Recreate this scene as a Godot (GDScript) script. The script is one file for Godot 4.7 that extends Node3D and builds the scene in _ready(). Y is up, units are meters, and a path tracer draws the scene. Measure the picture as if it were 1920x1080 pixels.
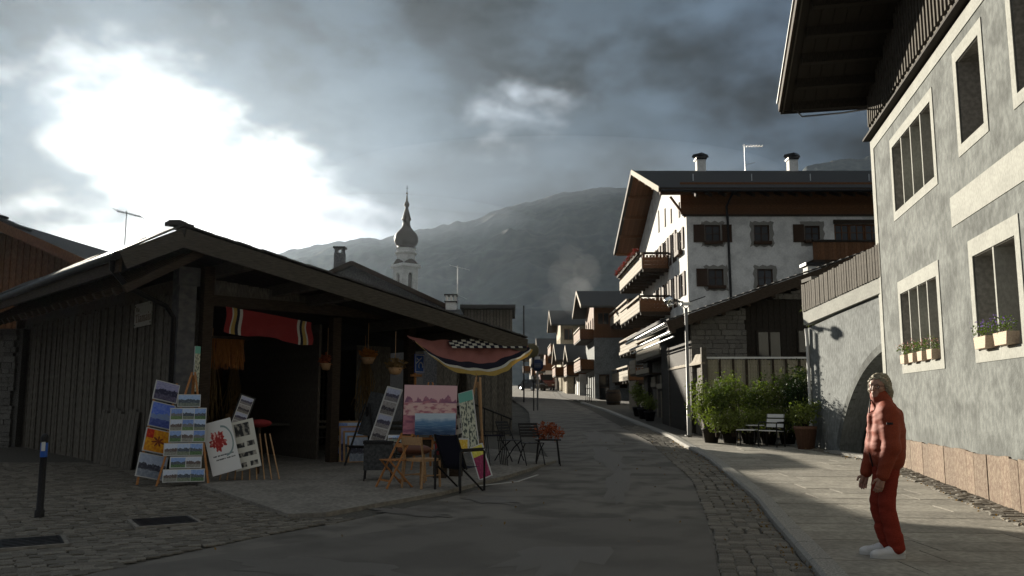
extends Node3D
# A mountain village street in low evening sun.  d = distance ahead of the camera (-z), x right, y up, metres.

var M := {}
var UNIT := BoxMesh.new()
var rng := RandomNumberGenerator.new()
var used := {}

# ---------------------------------------------------------------- basic helpers
func V(x, y, d) -> Vector3: return Vector3(x, y, -d)

func gh(d) -> float:                       # height of the street, which climbs away from the camera
	if d < 11.0: return 0.0
	if d < 25.0: return 0.02 * (d - 11.0)
	if d < 150.0: return 0.28 + 0.032 * (d - 25.0)
	return 4.28

func lin(r, g, b) -> Color: return Color(r, g, b).linear_to_srgb()

func numbered(n: String) -> String:
	if not used.has(n):
		used[n] = 0
		return n
	used[n] += 1
	return "%s_%03d" % [n, used[n]]

func tag(o, label, category, group = "", kind = ""):
	o.set_meta("label", label)
	o.set_meta("category", category)
	if group: o.set_meta("group", group)
	if kind: o.set_meta("kind", kind)
	return o

func setting(o):
	o.set_meta("kind", "structure")
	return o

func frame(x, y, d, phi) -> Transform3D:   # X runs along a front seen from outside (phi from straight ahead), Z looks out of it
	var p := deg_to_rad(phi)
	return Transform3D(Basis(Vector3(sin(p), 0, -cos(p)), Vector3.UP, Vector3(cos(p), 0, sin(p))), V(x, y, d))

func thing(called: String, label: String, category: String, t: Transform3D, group := "") -> Node3D:
	var o := Node3D.new()
	o.name = numbered(called)
	add_child(o)
	o.transform = t
	tag(o, label, category, group)
	return o

func spot(x, y, d, turn := 0.0) -> Transform3D:
	return Transform3D(Basis(Vector3.UP, turn), V(x, y, d))

func put(parent: Node, called: String, mesh: Mesh, m: Material, t := Transform3D.IDENTITY) -> MeshInstance3D:
	var o := MeshInstance3D.new()
	o.mesh = mesh
	o.material_override = m
	o.transform = t
	if parent == self:
		o.name = numbered(called)
		add_child(o)
	else:
		o.name = called
		parent.add_child(o, true)
	return o

func bx(parent: Node, called: String, c: Vector3, s: Vector3, m: Material, b := Basis.IDENTITY) -> MeshInstance3D:
	return put(parent, called, UNIT, m, Transform3D(b * Basis.from_scale(s), c))

func beam(parent: Node, called: String, a: Vector3, b: Vector3, w: float, h: float, m: Material, up := Vector3.UP) -> MeshInstance3D:
	var x := (b - a).normalized()
	var z := x.cross(up).normalized()
	var y := z.cross(x)
	return bx(parent, called, (a + b) / 2, Vector3((b - a).length(), h, w), m, Basis(x, y, z))

func S() -> SurfaceTool:
	var st := SurfaceTool.new()
	st.begin(Mesh.PRIMITIVE_TRIANGLES)
	st.set_smooth_group(-1)
	return st

func done(st: SurfaceTool) -> ArrayMesh:
	st.generate_normals()
	return st.commit()

func tri(st, a, b, c):
	st.add_vertex(a); st.add_vertex(b); st.add_vertex(c)

func quad(st, a, b, c, d):                # clockwise seen from the front
	st.add_vertex(a); st.add_vertex(b); st.add_vertex(c)
	st.add_vertex(a); st.add_vertex(c); st.add_vertex(d)

func sbox(st, c: Vector3, s: Vector3, b := Basis.IDENTITY):
	var p := []
	for i in 8:
		p.append(c + b * (Vector3((i & 1) - 0.5, ((i >> 1) & 1) - 0.5, ((i >> 2) & 1) - 0.5) * s))
	for f in [[4, 6, 7, 5], [1, 3, 2, 0], [5, 7, 3, 1], [0, 2, 6, 4], [6, 2, 3, 7], [0, 4, 5, 1]]:
		quad(st, p[f[0]], p[f[1]], p[f[2]], p[f[3]])

func sbeam(st, a: Vector3, b: Vector3, w: float, h: float, up := Vector3.UP):
	var x := (b - a).normalized()
	if absf(x.dot(up)) > 0.99: up = Vector3.RIGHT
	var z := x.cross(up).normalized()
	sbox(st, (a + b) / 2, Vector3((b - a).length(), h, w), Basis(x, z.cross(x), z))

func tube(st: SurfaceTool, pts: Array, r, n := 7, closed := false):
	st.set_smooth_group(0)
	var rings := []
	var count := pts.size()
	var up := Vector3(0.13, 1, 0.07).normalized()
	for i in count:
		var t: Vector3 = (pts[mini(i + 1, count - 1)] - pts[maxi(i - 1, 0)]).normalized()
		if closed: t = (pts[(i + 1) % count] - pts[(i - 1 + count) % count]).normalized()
		var a := t.cross(up)
		if a.length() < 0.15: a = t.cross(Vector3.RIGHT)
		a = a.normalized()
		var b := a.cross(t)
		var rr: float = r[i] if r is Array else r
		var ring := []
		for k in n:
			var w := TAU * k / n
			ring.append(pts[i] + (a * cos(w) + b * sin(w)) * rr)
		rings.append(ring)
	for i in (count if closed else count - 1):
		var A: Array = rings[i]
		var B: Array = rings[(i + 1) % count]
		for k in n:
			var l := (k + 1) % n
			quad(st, A[k], A[l], B[l], B[k])
	if not closed:
		st.set_smooth_group(-1)
		for k in range(1, n - 1):
			tri(st, rings[0][0], rings[0][k + 1], rings[0][k])
			tri(st, rings[-1][0], rings[-1][k], rings[-1][k + 1])

func rod(parent: Node, called: String, pts: Array, r, m: Material, n := 7) -> MeshInstance3D:
	var st := S()
	tube(st, pts, r, n)
	return put(parent, called, done(st), m)

func lathe(st: SurfaceTool, prof: Array, n := 16, c := Vector3.ZERO, smooth := true):  # prof: Vector2(radius, y) upward
	st.set_smooth_group(0 if smooth else -1)
	for i in prof.size() - 1:
		for k in n:
			var a := TAU * k / n
			var b := TAU * (k + 1) / n
			var p: Vector2 = prof[i]
			var q: Vector2 = prof[i + 1]
			quad(st, c + Vector3(cos(b) * p.x, p.y, sin(b) * p.x), c + Vector3(cos(b) * q.x, q.y, sin(b) * q.x), c + Vector3(cos(a) * q.x, q.y, sin(a) * q.x), c + Vector3(cos(a) * p.x, p.y, sin(a) * p.x))

func prism(st: SurfaceTool, poly: PackedVector2Array, z0: float, z1: float):  # an outline in x,y pushed from z0 (back) to z1 (front)
	st.set_smooth_group(-1)
	var idx := Geometry2D.triangulate_polygon(poly)
	for i in range(0, idx.size(), 3):
		var a := poly[idx[i]]
		var b := poly[idx[i + 1]]
		var c := poly[idx[i + 2]]
		if (b - a).cross(c - a) > 0:
			var s := b
			b = c
			c = s
		tri(st, Vector3(a.x, a.y, z1), Vector3(b.x, b.y, z1), Vector3(c.x, c.y, z1))
		tri(st, Vector3(a.x, a.y, z0), Vector3(c.x, c.y, z0), Vector3(b.x, b.y, z0))
	var cw := Geometry2D.is_polygon_clockwise(poly)
	for i in poly.size():
		var a := poly[i]
		var b := poly[(i + 1) % poly.size()]
		if cw:
			quad(st, Vector3(a.x, a.y, z0), Vector3(a.x, a.y, z1), Vector3(b.x, b.y, z1), Vector3(b.x, b.y, z0))
		else:
			quad(st, Vector3(a.x, a.y, z0), Vector3(b.x, b.y, z0), Vector3(b.x, b.y, z1), Vector3(a.x, a.y, z1))

# a wall from (u0,y0) to (u1,y1), its front on z = 0, t thick, with rectangular openings [u0,y0,u1,y1]
func wall(u0, y0, u1, y1, t, holes: Array) -> ArrayMesh:
	var us := [u0, u1]
	var ys := [y0, y1]
	for h in holes:
		for v in [h[0], h[2]]: if not us.has(v) and v > u0 and v < u1: us.append(v)
		for v in [h[1], h[3]]: if not ys.has(v) and v > y0 and v < y1: ys.append(v)
	us.sort(); ys.sort()
	var solid := func(i, j):
		if i < 0 or j < 0 or i >= us.size() - 1 or j >= ys.size() - 1: return false
		var cu: float = (us[i] + us[i + 1]) / 2
		var cy: float = (ys[j] + ys[j + 1]) / 2
		for h in holes:
			if cu > h[0] and cu < h[2] and cy > h[1] and cy < h[3]: return false
		return true
	var st := S()
	for i in us.size() - 1:
		for j in ys.size() - 1:
			if not solid.call(i, j): continue
			var a: float = us[i]
			var b: float = us[i + 1]
			var c: float = ys[j]
			var e: float = ys[j + 1]
			quad(st, Vector3(a, c, 0), Vector3(a, e, 0), Vector3(b, e, 0), Vector3(b, c, 0))
			quad(st, Vector3(b, c, -t), Vector3(b, e, -t), Vector3(a, e, -t), Vector3(a, c, -t))
			if not solid.call(i - 1, j): quad(st, Vector3(a, c, -t), Vector3(a, e, -t), Vector3(a, e, 0), Vector3(a, c, 0))
			if not solid.call(i + 1, j): quad(st, Vector3(b, c, 0), Vector3(b, e, 0), Vector3(b, e, -t), Vector3(b, c, -t))
			if not solid.call(i, j - 1): quad(st, Vector3(a, c, -t), Vector3(a, c, 0), Vector3(b, c, 0), Vector3(b, c, -t))
			if not solid.call(i, j + 1): quad(st, Vector3(a, e, 0), Vector3(a, e, -t), Vector3(b, e, -t), Vector3(b, e, 0))
	return done(st)

# a window part: frame with bars, panes as its own pieces
func window(parent: Node, u0, y0, u1, y1, z, cols: int, rows: int, m: Material, bar := 0.05, called := "window"):
	var st := S()
	var w: float = u1 - u0
	var h: float = y1 - y0
	sbox(st, Vector3(u0 + bar / 2, y0 + h / 2, z), Vector3(bar, h, 0.07))
	sbox(st, Vector3(u1 - bar / 2, y0 + h / 2, z), Vector3(bar, h, 0.07))
	sbox(st, Vector3(u0 + w / 2, y0 + bar / 2, z), Vector3(w - 2 * bar, bar, 0.066))
	sbox(st, Vector3(u0 + w / 2, y1 - bar / 2, z), Vector3(w - 2 * bar, bar, 0.066))
	for i in range(1, cols): sbox(st, Vector3(u0 + w * i / cols, y0 + h / 2, z), Vector3(bar * 0.8, h - 2 * bar, 0.06))
	for j in range(1, rows): sbox(st, Vector3(u0 + w / 2, y0 + h * j / rows, z), Vector3(w - 2 * bar, bar * 0.6, 0.05))
	var f := put(parent, called, done(st), m)
	for i in cols:
		bx(f, "pane", Vector3(u0 + w * (i + 0.5) / cols, y0 + h / 2, z - 0.012), Vector3(w / cols - bar * 0.7, h - bar, 0.012), M.glass)
	return f

# ---------------------------------------------------------------- materials
func tex(seed_: int, freq: float, oct: int, c1: Color, c2: Color, lo := 0.25, hi := 0.75, size := 512, kind := FastNoiseLite.TYPE_SIMPLEX_SMOOTH) -> NoiseTexture2D:
	var n := FastNoiseLite.new()
	n.seed = seed_
	n.noise_type = kind
	n.frequency = freq
	n.fractal_octaves = oct
	n.fractal_gain = 0.55
	var t := NoiseTexture2D.new()
	t.width = size
	t.height = size
	t.seamless = true
	t.noise = n
	var g := Gradient.new()
	g.offsets = PackedFloat32Array([lo, hi])
	g.colors = PackedColorArray([c1.linear_to_srgb(), c2.linear_to_srgb()])
	t.color_ramp = g
	return t

var bumps := {}
func bump_tex(seed_: int, freq: float, oct: int) -> NoiseTexture2D:
	var k := "%d %f %d" % [seed_, freq, oct]
	if not bumps.has(k): bumps[k] = tex(seed_, freq, oct, Color.BLACK, Color.WHITE, 0.1, 0.9, 512)
	return bumps[k]

var texes := {}
# a surface that varies between two linear colours; span = metres per repeat on x, y, z
func surf(c1: Color, c2: Color, span: Vector3, rough: float, o := {}) -> StandardMaterial3D:
	var m := StandardMaterial3D.new()
	var r := Color(snappedf(c1.r / c2.r, 0.08), snappedf(c1.g / c2.g, 0.08), snappedf(c1.b / c2.b, 0.08))
	var k := "%d %s %f %d %f %f" % [o.get("seed", 1) % 3, r, o.get("freq", 0.02), o.get("oct", 5), o.get("lo", 0.25), o.get("hi", 0.75)]
	if not texes.has(k): texes[k] = tex(o.get("seed", 1) % 3 + 5, o.get("freq", 0.02), o.get("oct", 5), r, Color.WHITE, o.get("lo", 0.25), o.get("hi", 0.75))
	m.albedo_texture = texes[k]
	m.albedo_color = Color(c2.r, c2.g, c2.b).linear_to_srgb()
	m.uv1_offset = Vector3(fmod(o.get("seed", 1) * 0.37, 1.0), fmod(o.get("seed", 1) * 0.61, 1.0), fmod(o.get("seed", 1) * 0.83, 1.0))
	m.uv1_triplanar = true
	m.uv1_world_triplanar = true
	m.uv1_scale = Vector3(1 / span.x, 1 / span.y, 1 / span.z)
	m.roughness = rough
	m.metallic_specular = o.get("spec", 0.3)
	if o.has("bump"):
		m.heightmap_enabled = true
		m.heightmap_texture = bump_tex(o.get("bseed", 7), o.get("bfreq", 0.05), 4)
		m.heightmap_scale = o.bump
	if o.has("patch"):
		m.detail_enabled = true
		m.detail_blend_mode = BaseMaterial3D.BLEND_MODE_MUL
		var pk := "patch %.1f" % o.patch
		if not texes.has(pk): texes[pk] = tex(47, 0.012, 4, Color(o.patch, o.patch, o.patch), Color(1, 1, 1), 0.3, 0.65, 256)
		m.detail_albedo = texes[pk]
		m.detail_uv_layer = BaseMaterial3D.DETAIL_UV_2
		m.uv2_triplanar = true
		m.uv2_world_triplanar = true
		var ps: float = o.get("patch_span", 6.0)
		m.uv2_scale = Vector3(1, 1, 1) / ps
	return m

func flat(c: Color, rough := 0.7, metal := 0.0) -> StandardMaterial3D:
	var m := StandardMaterial3D.new()
	m.albedo_color = c.linear_to_srgb()
	m.roughness = rough
	m.metallic = metal
	m.metallic_specular = 0.4
	return m

func grain(r, g, b, k, span: Vector3, rough := 0.85, seed_ := 3) -> StandardMaterial3D:   # wood: streaks along the long span
	return surf(Color(r * (1 - k), g * (1 - k), b * (1 - k)), Color(r * (1 + k), g * (1 + k), b * (1 + k)), span, rough, {"seed": seed_, "freq": 0.03, "oct": 4, "lo": 0.2, "hi": 0.8, "bump": 0.25, "bfreq": 0.04})

func materials():
	M.asphalt = surf(Color(0.148, 0.137, 0.12), Color(0.235, 0.218, 0.19), Vector3(0.9, 0.9, 0.9), 0.8, {"seed": 11, "freq": 0.12, "oct": 3, "bump": 0.3, "bfreq": 0.2, "patch": 0.6, "patch_span": 4.0})
	M.asphalt_new = surf(Color(0.118, 0.109, 0.097), Color(0.195, 0.181, 0.16), Vector3(0.8, 0.8, 0.8), 0.8, {"seed": 12, "freq": 0.12, "oct": 3, "bump": 0.25, "bfreq": 0.2, "patch": 0.8, "patch_span": 5.0})
	M.earth = surf(Color(0.06, 0.058, 0.05), Color(0.12, 0.115, 0.1), Vector3(2, 2, 2), 0.95, {"seed": 13, "patch": 0.7})
	M.concrete = surf(Color(0.19, 0.176, 0.153), Color(0.3, 0.279, 0.243), Vector3(1.6, 1.6, 1.6), 0.85, {"seed": 14, "freq": 0.03, "bump": 0.2, "patch": 0.75, "patch_span": 3.0})
	M.joint = surf(Color(0.075, 0.07, 0.06), Color(0.12, 0.112, 0.096), Vector3(0.6, 0.6, 0.6), 0.95, {"seed": 15})
	for i in 3:
		var k: float = [0.9, 1.0, 1.12][i]
		M["slab%d" % i] = surf(Color(0.26, 0.24, 0.205) * k, Color(0.37, 0.345, 0.295) * k, Vector3(1.3, 1.3, 1.3), 0.8, {"seed": 20 + i, "freq": 0.025, "bump": 0.25, "patch": 0.8, "patch_span": 2.2})
		M["cob%d" % i] = surf(Color(0.108, 0.098, 0.082) * k * k, Color(0.235, 0.215, 0.18) * k * k, Vector3(0.35, 0.35, 0.35), 0.7, {"seed": 24 + i, "freq": 0.04, "bump": 0.35})
		M["weathered%d" % i] = grain(0.135 * k, 0.122 * k, 0.1 * k, 0.55, Vector3(0.25, 3.0, 0.25), 0.85, 30 + i)
		M["brown%d" % i] = grain(0.15 * k, 0.072 * k, 0.034 * k, 0.45, Vector3(0.3, 3.0, 0.3), 0.8, 34 + i)
		M["brownh%d" % i] = grain(0.17 * k, 0.08 * k, 0.036 * k, 0.4, Vector3(3.0, 0.3, 3.0), 0.8, 37 + i)
		M["plinth%d" % i] = surf(Color(0.15, 0.108, 0.076) * k, Color(0.235, 0.185, 0.136) * k, Vector3(0.9, 1.2, 0.9), 0.85, {"seed": 44 + i, "freq": 0.02, "bump": 0.6})
		M["rubble%d" % i] = surf(Color(0.1, 0.095, 0.085) * k, Color(0.22, 0.21, 0.19) * k, Vector3(0.6, 0.6, 0.6), 0.9, {"seed": 47 + i, "freq": 0.03, "bump": 0.6})
	M.kerb = surf(Color(0.24, 0.23, 0.21), Color(0.4, 0.385, 0.35), Vector3(0.8, 0.8, 0.8), 0.8, {"seed": 50, "freq": 0.05, "bump": 0.3})
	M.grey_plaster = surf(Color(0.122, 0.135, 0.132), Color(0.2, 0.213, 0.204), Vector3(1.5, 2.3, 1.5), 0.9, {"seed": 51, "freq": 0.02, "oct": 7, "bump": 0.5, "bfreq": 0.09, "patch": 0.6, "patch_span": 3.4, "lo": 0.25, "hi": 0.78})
	M.white_trim = surf(Color(0.3, 0.304, 0.275), Color(0.365, 0.369, 0.336), Vector3(0.9, 1.4, 0.9), 0.85, {"seed": 52, "freq": 0.03, "bump": 0.2, "patch": 0.88, "patch_span": 2.0})
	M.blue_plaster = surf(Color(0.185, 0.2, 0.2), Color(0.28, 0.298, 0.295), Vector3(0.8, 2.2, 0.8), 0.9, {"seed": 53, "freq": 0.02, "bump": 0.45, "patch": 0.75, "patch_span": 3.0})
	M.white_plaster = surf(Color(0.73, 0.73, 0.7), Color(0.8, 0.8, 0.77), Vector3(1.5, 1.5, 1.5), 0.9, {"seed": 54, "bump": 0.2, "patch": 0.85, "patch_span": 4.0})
	M.reveal = surf(Color(0.2, 0.195, 0.18), Color(0.3, 0.29, 0.27), Vector3(1, 1, 1), 0.9, {"seed": 55})
	M.surround = surf(Color(0.2, 0.19, 0.17), Color(0.32, 0.31, 0.28), Vector3(0.5, 0.5, 0.5), 0.9, {"seed": 56, "bump": 0.3})
	M.old_wood = grain(0.11, 0.098, 0.08, 0.5, Vector3(0.2, 2.5, 0.2), 0.85, 60)
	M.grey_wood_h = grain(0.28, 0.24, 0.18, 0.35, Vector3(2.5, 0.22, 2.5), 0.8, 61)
	M.beige = surf(Color(0.4, 0.34, 0.24), Color(0.55, 0.48, 0.35), Vector3(2, 2, 2), 0.9, {"seed": 85, "patch": 0.8})
	M.redwood = grain(0.16, 0.055, 0.035, 0.3, Vector3(3, 0.4, 3), 0.8, 68)
	M.dark_plaster = surf(Color(0.1, 0.1, 0.1), Color(0.17, 0.168, 0.16), Vector3(2, 2, 2), 0.9, {"seed": 86})
	M.verge = grain(0.085, 0.075, 0.06, 0.4, Vector3(2.5, 0.3, 2.5), 0.85, 69)
	M.plate = surf(Color(0.32, 0.3, 0.24), Color(0.44, 0.42, 0.35), Vector3(0.7, 0.7, 0.7), 0.5, {"seed": 88})
	M.cloth_red = fabric(0.26, 0.035, 0.035)
	M.cloth_rose = fabric(0.3, 0.125, 0.11)
	M.cloth_white = fabric(0.55, 0.54, 0.48)
	M.cloth_yellow = fabric(0.4, 0.28, 0.08)
	M.cloth_black = fabric(0.018, 0.018, 0.03)
	M.sign_blue = flat(Color(0.02, 0.1, 0.42), 0.4)
	M.paper = flat(Color(0.62, 0.62, 0.6), 0.7)
	M.slate = surf(Color(0.04, 0.042, 0.045), Color(0.085, 0.088, 0.09), Vector3(0.8, 0.8, 0.8), 0.7, {"seed": 91})
	M.leather = flat(Color(0.12, 0.045, 0.025), 0.5)
	M.lamp_grey = flat(Color(0.2, 0.2, 0.2), 0.45)
	M.mirror = flat(Color(0.85, 0.85, 0.83), 0.12, 1.0)
	M.sign_navy = flat(Color(0.015, 0.03, 0.09), 0.45)
	M.bronze = flat(Color(0.1, 0.085, 0.035), 0.5)
	M.car_dark = flat(Color(0.015, 0.016, 0.02), 0.25)
	M.car_red = flat(Color(0.12, 0.03, 0.02), 0.3)
	M.jacket = fabric(0.27, 0.052, 0.024)
	M.jacket.backlight_enabled = false
	M.jacket.roughness = 0.7
	M.trousers = fabric(0.25, 0.034, 0.02)
	M.trousers.backlight_enabled = false
	M.skin = flat(Color(0.36, 0.2, 0.14), 0.55)
	M.skin.subsurf_scatter_enabled = true
	M.skin.subsurf_scatter_strength = 0.1
	M.hair = surf(Color(0.17, 0.145, 0.1), Color(0.4, 0.35, 0.25), Vector3(0.05, 0.25, 0.05), 0.6, {"seed": 92})
	M.lip = flat(Color(0.2, 0.08, 0.07), 0.5)
	M.shoe = flat(Color(0.62, 0.62, 0.62), 0.6)
	M.sole = flat(Color(0.5, 0.5, 0.49), 0.7)
	M.asphalt_stain = surf(Color(0.118, 0.109, 0.096), Color(0.2, 0.185, 0.163), Vector3(0.8, 0.8, 0.8), 0.6, {"seed": 16, "freq": 0.12, "oct": 3, "bump": 0.25, "bfreq": 0.2})
	M.lining = grain(0.12, 0.1, 0.08, 0.4, Vector3(0.3, 2.5, 0.3), 0.8, 57)
	M.reed = grain(0.5, 0.45, 0.34, 0.35, Vector3(0.1, 1.5, 0.1), 0.8, 67)
	M.reed.backlight_enabled = true
	M.reed.backlight = lin(0.3, 0.27, 0.2)
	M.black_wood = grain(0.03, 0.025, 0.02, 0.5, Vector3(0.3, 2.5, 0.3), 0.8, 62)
	M.dark_wood = grain(0.05, 0.036, 0.025, 0.5, Vector3(2.5, 0.3, 2.5), 0.8, 63)
	M.shutter = grain(0.06, 0.035, 0.022, 0.4, Vector3(0.3, 2.0, 0.3), 0.75, 64)
	M.orange_wood = grain(0.42, 0.19, 0.07, 0.3, Vector3(0.15, 1.2, 0.15), 0.55, 65)
	M.pale_wood = grain(0.42, 0.27, 0.13, 0.25, Vector3(0.15, 1.2, 0.15), 0.55, 66)
	M.roof = surf(Color(0.03, 0.03, 0.03), Color(0.075, 0.073, 0.07), Vector3(0.7, 0.7, 0.7), 0.8, {"seed": 70, "freq": 0.04, "bump": 0.6})
	M.roof2 = surf(Color(0.05, 0.048, 0.046), Color(0.1, 0.097, 0.092), Vector3(0.9, 0.9, 0.9), 0.75, {"seed": 71, "freq": 0.04, "bump": 0.6})
	M.dome = surf(Color(0.045, 0.035, 0.028), Color(0.1, 0.075, 0.055), Vector3(1.5, 1.5, 1.5), 0.5, {"seed": 72})
	M.tower = surf(Color(0.6, 0.6, 0.56), Color(0.82, 0.82, 0.78), Vector3(3, 5, 3), 0.9, {"seed": 73, "patch": 0.75, "patch_span": 9.0})
	M.iron = surf(Color(0.012, 0.012, 0.013), Color(0.03, 0.029, 0.028), Vector3(0.3, 0.3, 0.3), 0.45, {"seed": 74})
	M.steel = flat(Color(0.25, 0.25, 0.25), 0.35, 0.9)
	M.zinc = flat(Color(0.42, 0.43, 0.43), 0.35, 0.8)
	M.white_metal = flat(Color(0.72, 0.72, 0.7), 0.4)
	M.glass = flat(Color(0.02, 0.023, 0.025), 0.06)
	M.glass.metallic_specular = 0.5
	M.curtain = surf(Color(0.25, 0.24, 0.22), Color(0.45, 0.44, 0.41), Vector3(0.2, 2, 0.2), 0.9, {"seed": 75})
	M.terracotta = surf(Color(0.11, 0.06, 0.04), Color(0.2, 0.11, 0.075), Vector3(0.5, 0.5, 0.5), 0.8, {"seed": 76})
	M.planter = surf(Color(0.42, 0.33, 0.23), Color(0.6, 0.5, 0.38), Vector3(0.3, 0.3, 0.3), 0.8, {"seed": 77})
	M.leaf = leafy(Color(0.08, 0.115, 0.03), Color(0.17, 0.22, 0.07))
	M.leaf2 = leafy(Color(0.11, 0.145, 0.03), Color(0.21, 0.255, 0.075))
	M.leaf_dark = leafy(Color(0.018, 0.035, 0.012), Color(0.05, 0.075, 0.025))
	M.petal_red = leafy(Color(0.14, 0.02, 0.018), Color(0.26, 0.045, 0.035))
	M.petal_orange = leafy(Color(0.28, 0.07, 0.03), Color(0.42, 0.14, 0.07))
	M.petal_violet = leafy(Color(0.12, 0.08, 0.3), Color(0.3, 0.22, 0.5))
	M.petal_pink = leafy(Color(0.4, 0.16, 0.18), Color(0.6, 0.35, 0.3))
	M.straw = leafy(Color(0.16, 0.1, 0.04), Color(0.34, 0.22, 0.09))
	M.broom = leafy(Color(0.3, 0.11, 0.025), Color(0.5, 0.22, 0.05))
	M.hazy_rock = surf(Color(0.085, 0.105, 0.108), Color(0.118, 0.142, 0.142), Vector3(230, 160, 230), 0.95, {"seed": 80, "freq": 0.02, "oct": 7, "lo": 0.35, "hi": 0.75, "patch": 0.6, "patch_span": 900.0})  # distance haze put into the mountain colour: paler, bluer, low contrast

func leafy(c1: Color, c2: Color) -> StandardMaterial3D:
	var m := surf(c1, c2, Vector3(0.35, 0.35, 0.35), 0.6, {"seed": 81, "freq": 0.05, "oct": 2})
	m.backlight_enabled = true
	m.backlight = Color(minf(c2.r * 2.0, 0.5), minf(c2.g * 2.0, 0.5), minf(c2.b * 2.0, 0.5)).linear_to_srgb()
	m.cull_mode = BaseMaterial3D.CULL_DISABLED
	return m

func fabric(r, g, b) -> StandardMaterial3D:
	var m := surf(Color(r, g, b) * 0.78, Color(r, g, b) * 1.15, Vector3(0.4, 0.4, 0.4), 0.95, {"seed": 90, "freq": 0.06, "oct": 3})
	m.cull_mode = BaseMaterial3D.CULL_DISABLED
	m.backlight_enabled = true
	m.backlight = (Color(r, g, b) * 0.4).linear_to_srgb()
	return m

# ---------------------------------------------------------------- sky
var n_cloud := FastNoiseLite.new()
var n_fine := FastNoiseLite.new()

func hump(a, e, ca, ce, sa, se) -> float:
	var p: float = (a - ca) / sa
	var q: float = (e - ce) / se
	return exp(-(p * p + q * q) / 2.0)

func sky_at(a: float, e: float) -> Color:          # broken storm cloud with the low sun behind a gap; degrees, a to the right
	var ra := deg_to_rad(a)
	var re := deg_to_rad(e)
	var p := Vector3(sin(ra) * cos(re), sin(re) * 1.9, -cos(ra) * cos(re))
	var w := n_fine.get_noise_3dv(p * 0.6 + Vector3(9, 2, 4))
	var n := n_cloud.get_noise_3dv(p * 0.85 + Vector3(w, w * 0.5, -w) * 0.12) * 0.5 + 0.5
	var m := n_cloud.get_noise_3dv(p * 1.75 + Vector3(4, 7, 1)) * 0.5 + 0.5
	var f := n_fine.get_noise_3dv(p * 3.0) * 0.5 + 0.5
	var gap := 1.0 * hump(a, e, -23.0, 15.0, 6.5, 4.4) + 0.55 * hump(a, e, -14.5, 13.6, 4.5, 2.8) + 0.5 * hump(a, e, -29.0, 18.0, 5.0, 2.6) + 0.6 * hump(a, e, -20.0, 9.5, 9.0, 2.6) + 0.75 * hump(a, e, -2.4, 19.6, 3.6, 1.7) + 0.45 * hump(a, e, 3.6, 18.4, 4.5, 1.4)
	gap -= 0.6 * hump(a, e, -17.2, 17.4, 2.2, 2.6) + 0.45 * hump(a, e, -8.0, 19.5, 4.2, 3.0) + 0.55 * hump(a, e, -26.6, 12.9, 2.4, 0.9) + 0.75 * hump(a, e, -32.2, 13.6, 2.6, 1.5) + 0.55 * hump(a, e, -31.0, 19.0, 2.2, 2.6) + 0.45 * hump(a, e, 2.0, 25.5, 16.0, 3.2) + 0.75 * hump(a, e, 18.0, 16.0, 11.0, 7.0)
	var cover := smoothstep(-0.25, 1.05, 1.08 + (n - 0.5) * 2.3 + (f - 0.5) * 0.65 + (m - 0.5) * 0.9 - gap * 0.98)
	var glow := hump(a, e, -22.5, 14.0, 8.0, 5.0)
	var far := hump(a, e, -20.0, 12.0, 20.0, 10.0)
	var behind := 0.2 + 0.42 * glow + 0.13 * far
	var open := Color(0.84, 0.95, 1.08).lerp(Color(1.0, 0.985, 0.95), minf(glow * 1.5, 1.0)) * behind
	var thick := 0.012 + 0.085 * smoothstep(0.28, 0.72, m) + 0.016 * (f - 0.5) + 0.05 * smoothstep(0.35, 0.72, n)
	thick = maxf(thick, 0.018) * (1.0 + 0.9 * far * (1.0 - 0.5 * m)) + 0.2 * glow * (1.3 - m)
	var low := smoothstep(17.0, 6.0, e)
	var slate := Color(0.58, 0.86, 1.17).lerp(Color(0.86, 0.97, 1.06), clampf(0.5 * low + far * 0.6, 0, 1))
	thick = lerpf(thick, 0.042 + 0.05 * far, low * 0.75)
	thick *= 0.42 + 0.83 * smoothstep(34.0, 70.0, maxf(absf(a) * 0.6, e))        # cloud brightened outside the view to hold up the ambient light
	slate = slate.lerp(Color(0.92, 0.97, 1.0), smoothstep(36.0, 66.0, maxf(absf(a) * 0.6, e)))  # blue drained outside the view so the added fill stays neutral
	var blue := smoothstep(6.0, 28.0, a) * smoothstep(10.0, 24.0, e) * smoothstep(60.0, 34.0, a)
	slate = slate.lerp(Color(0.6, 0.85, 1.25), blue * 0.75)
	return open.lerp(slate * thick, cover)

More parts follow.
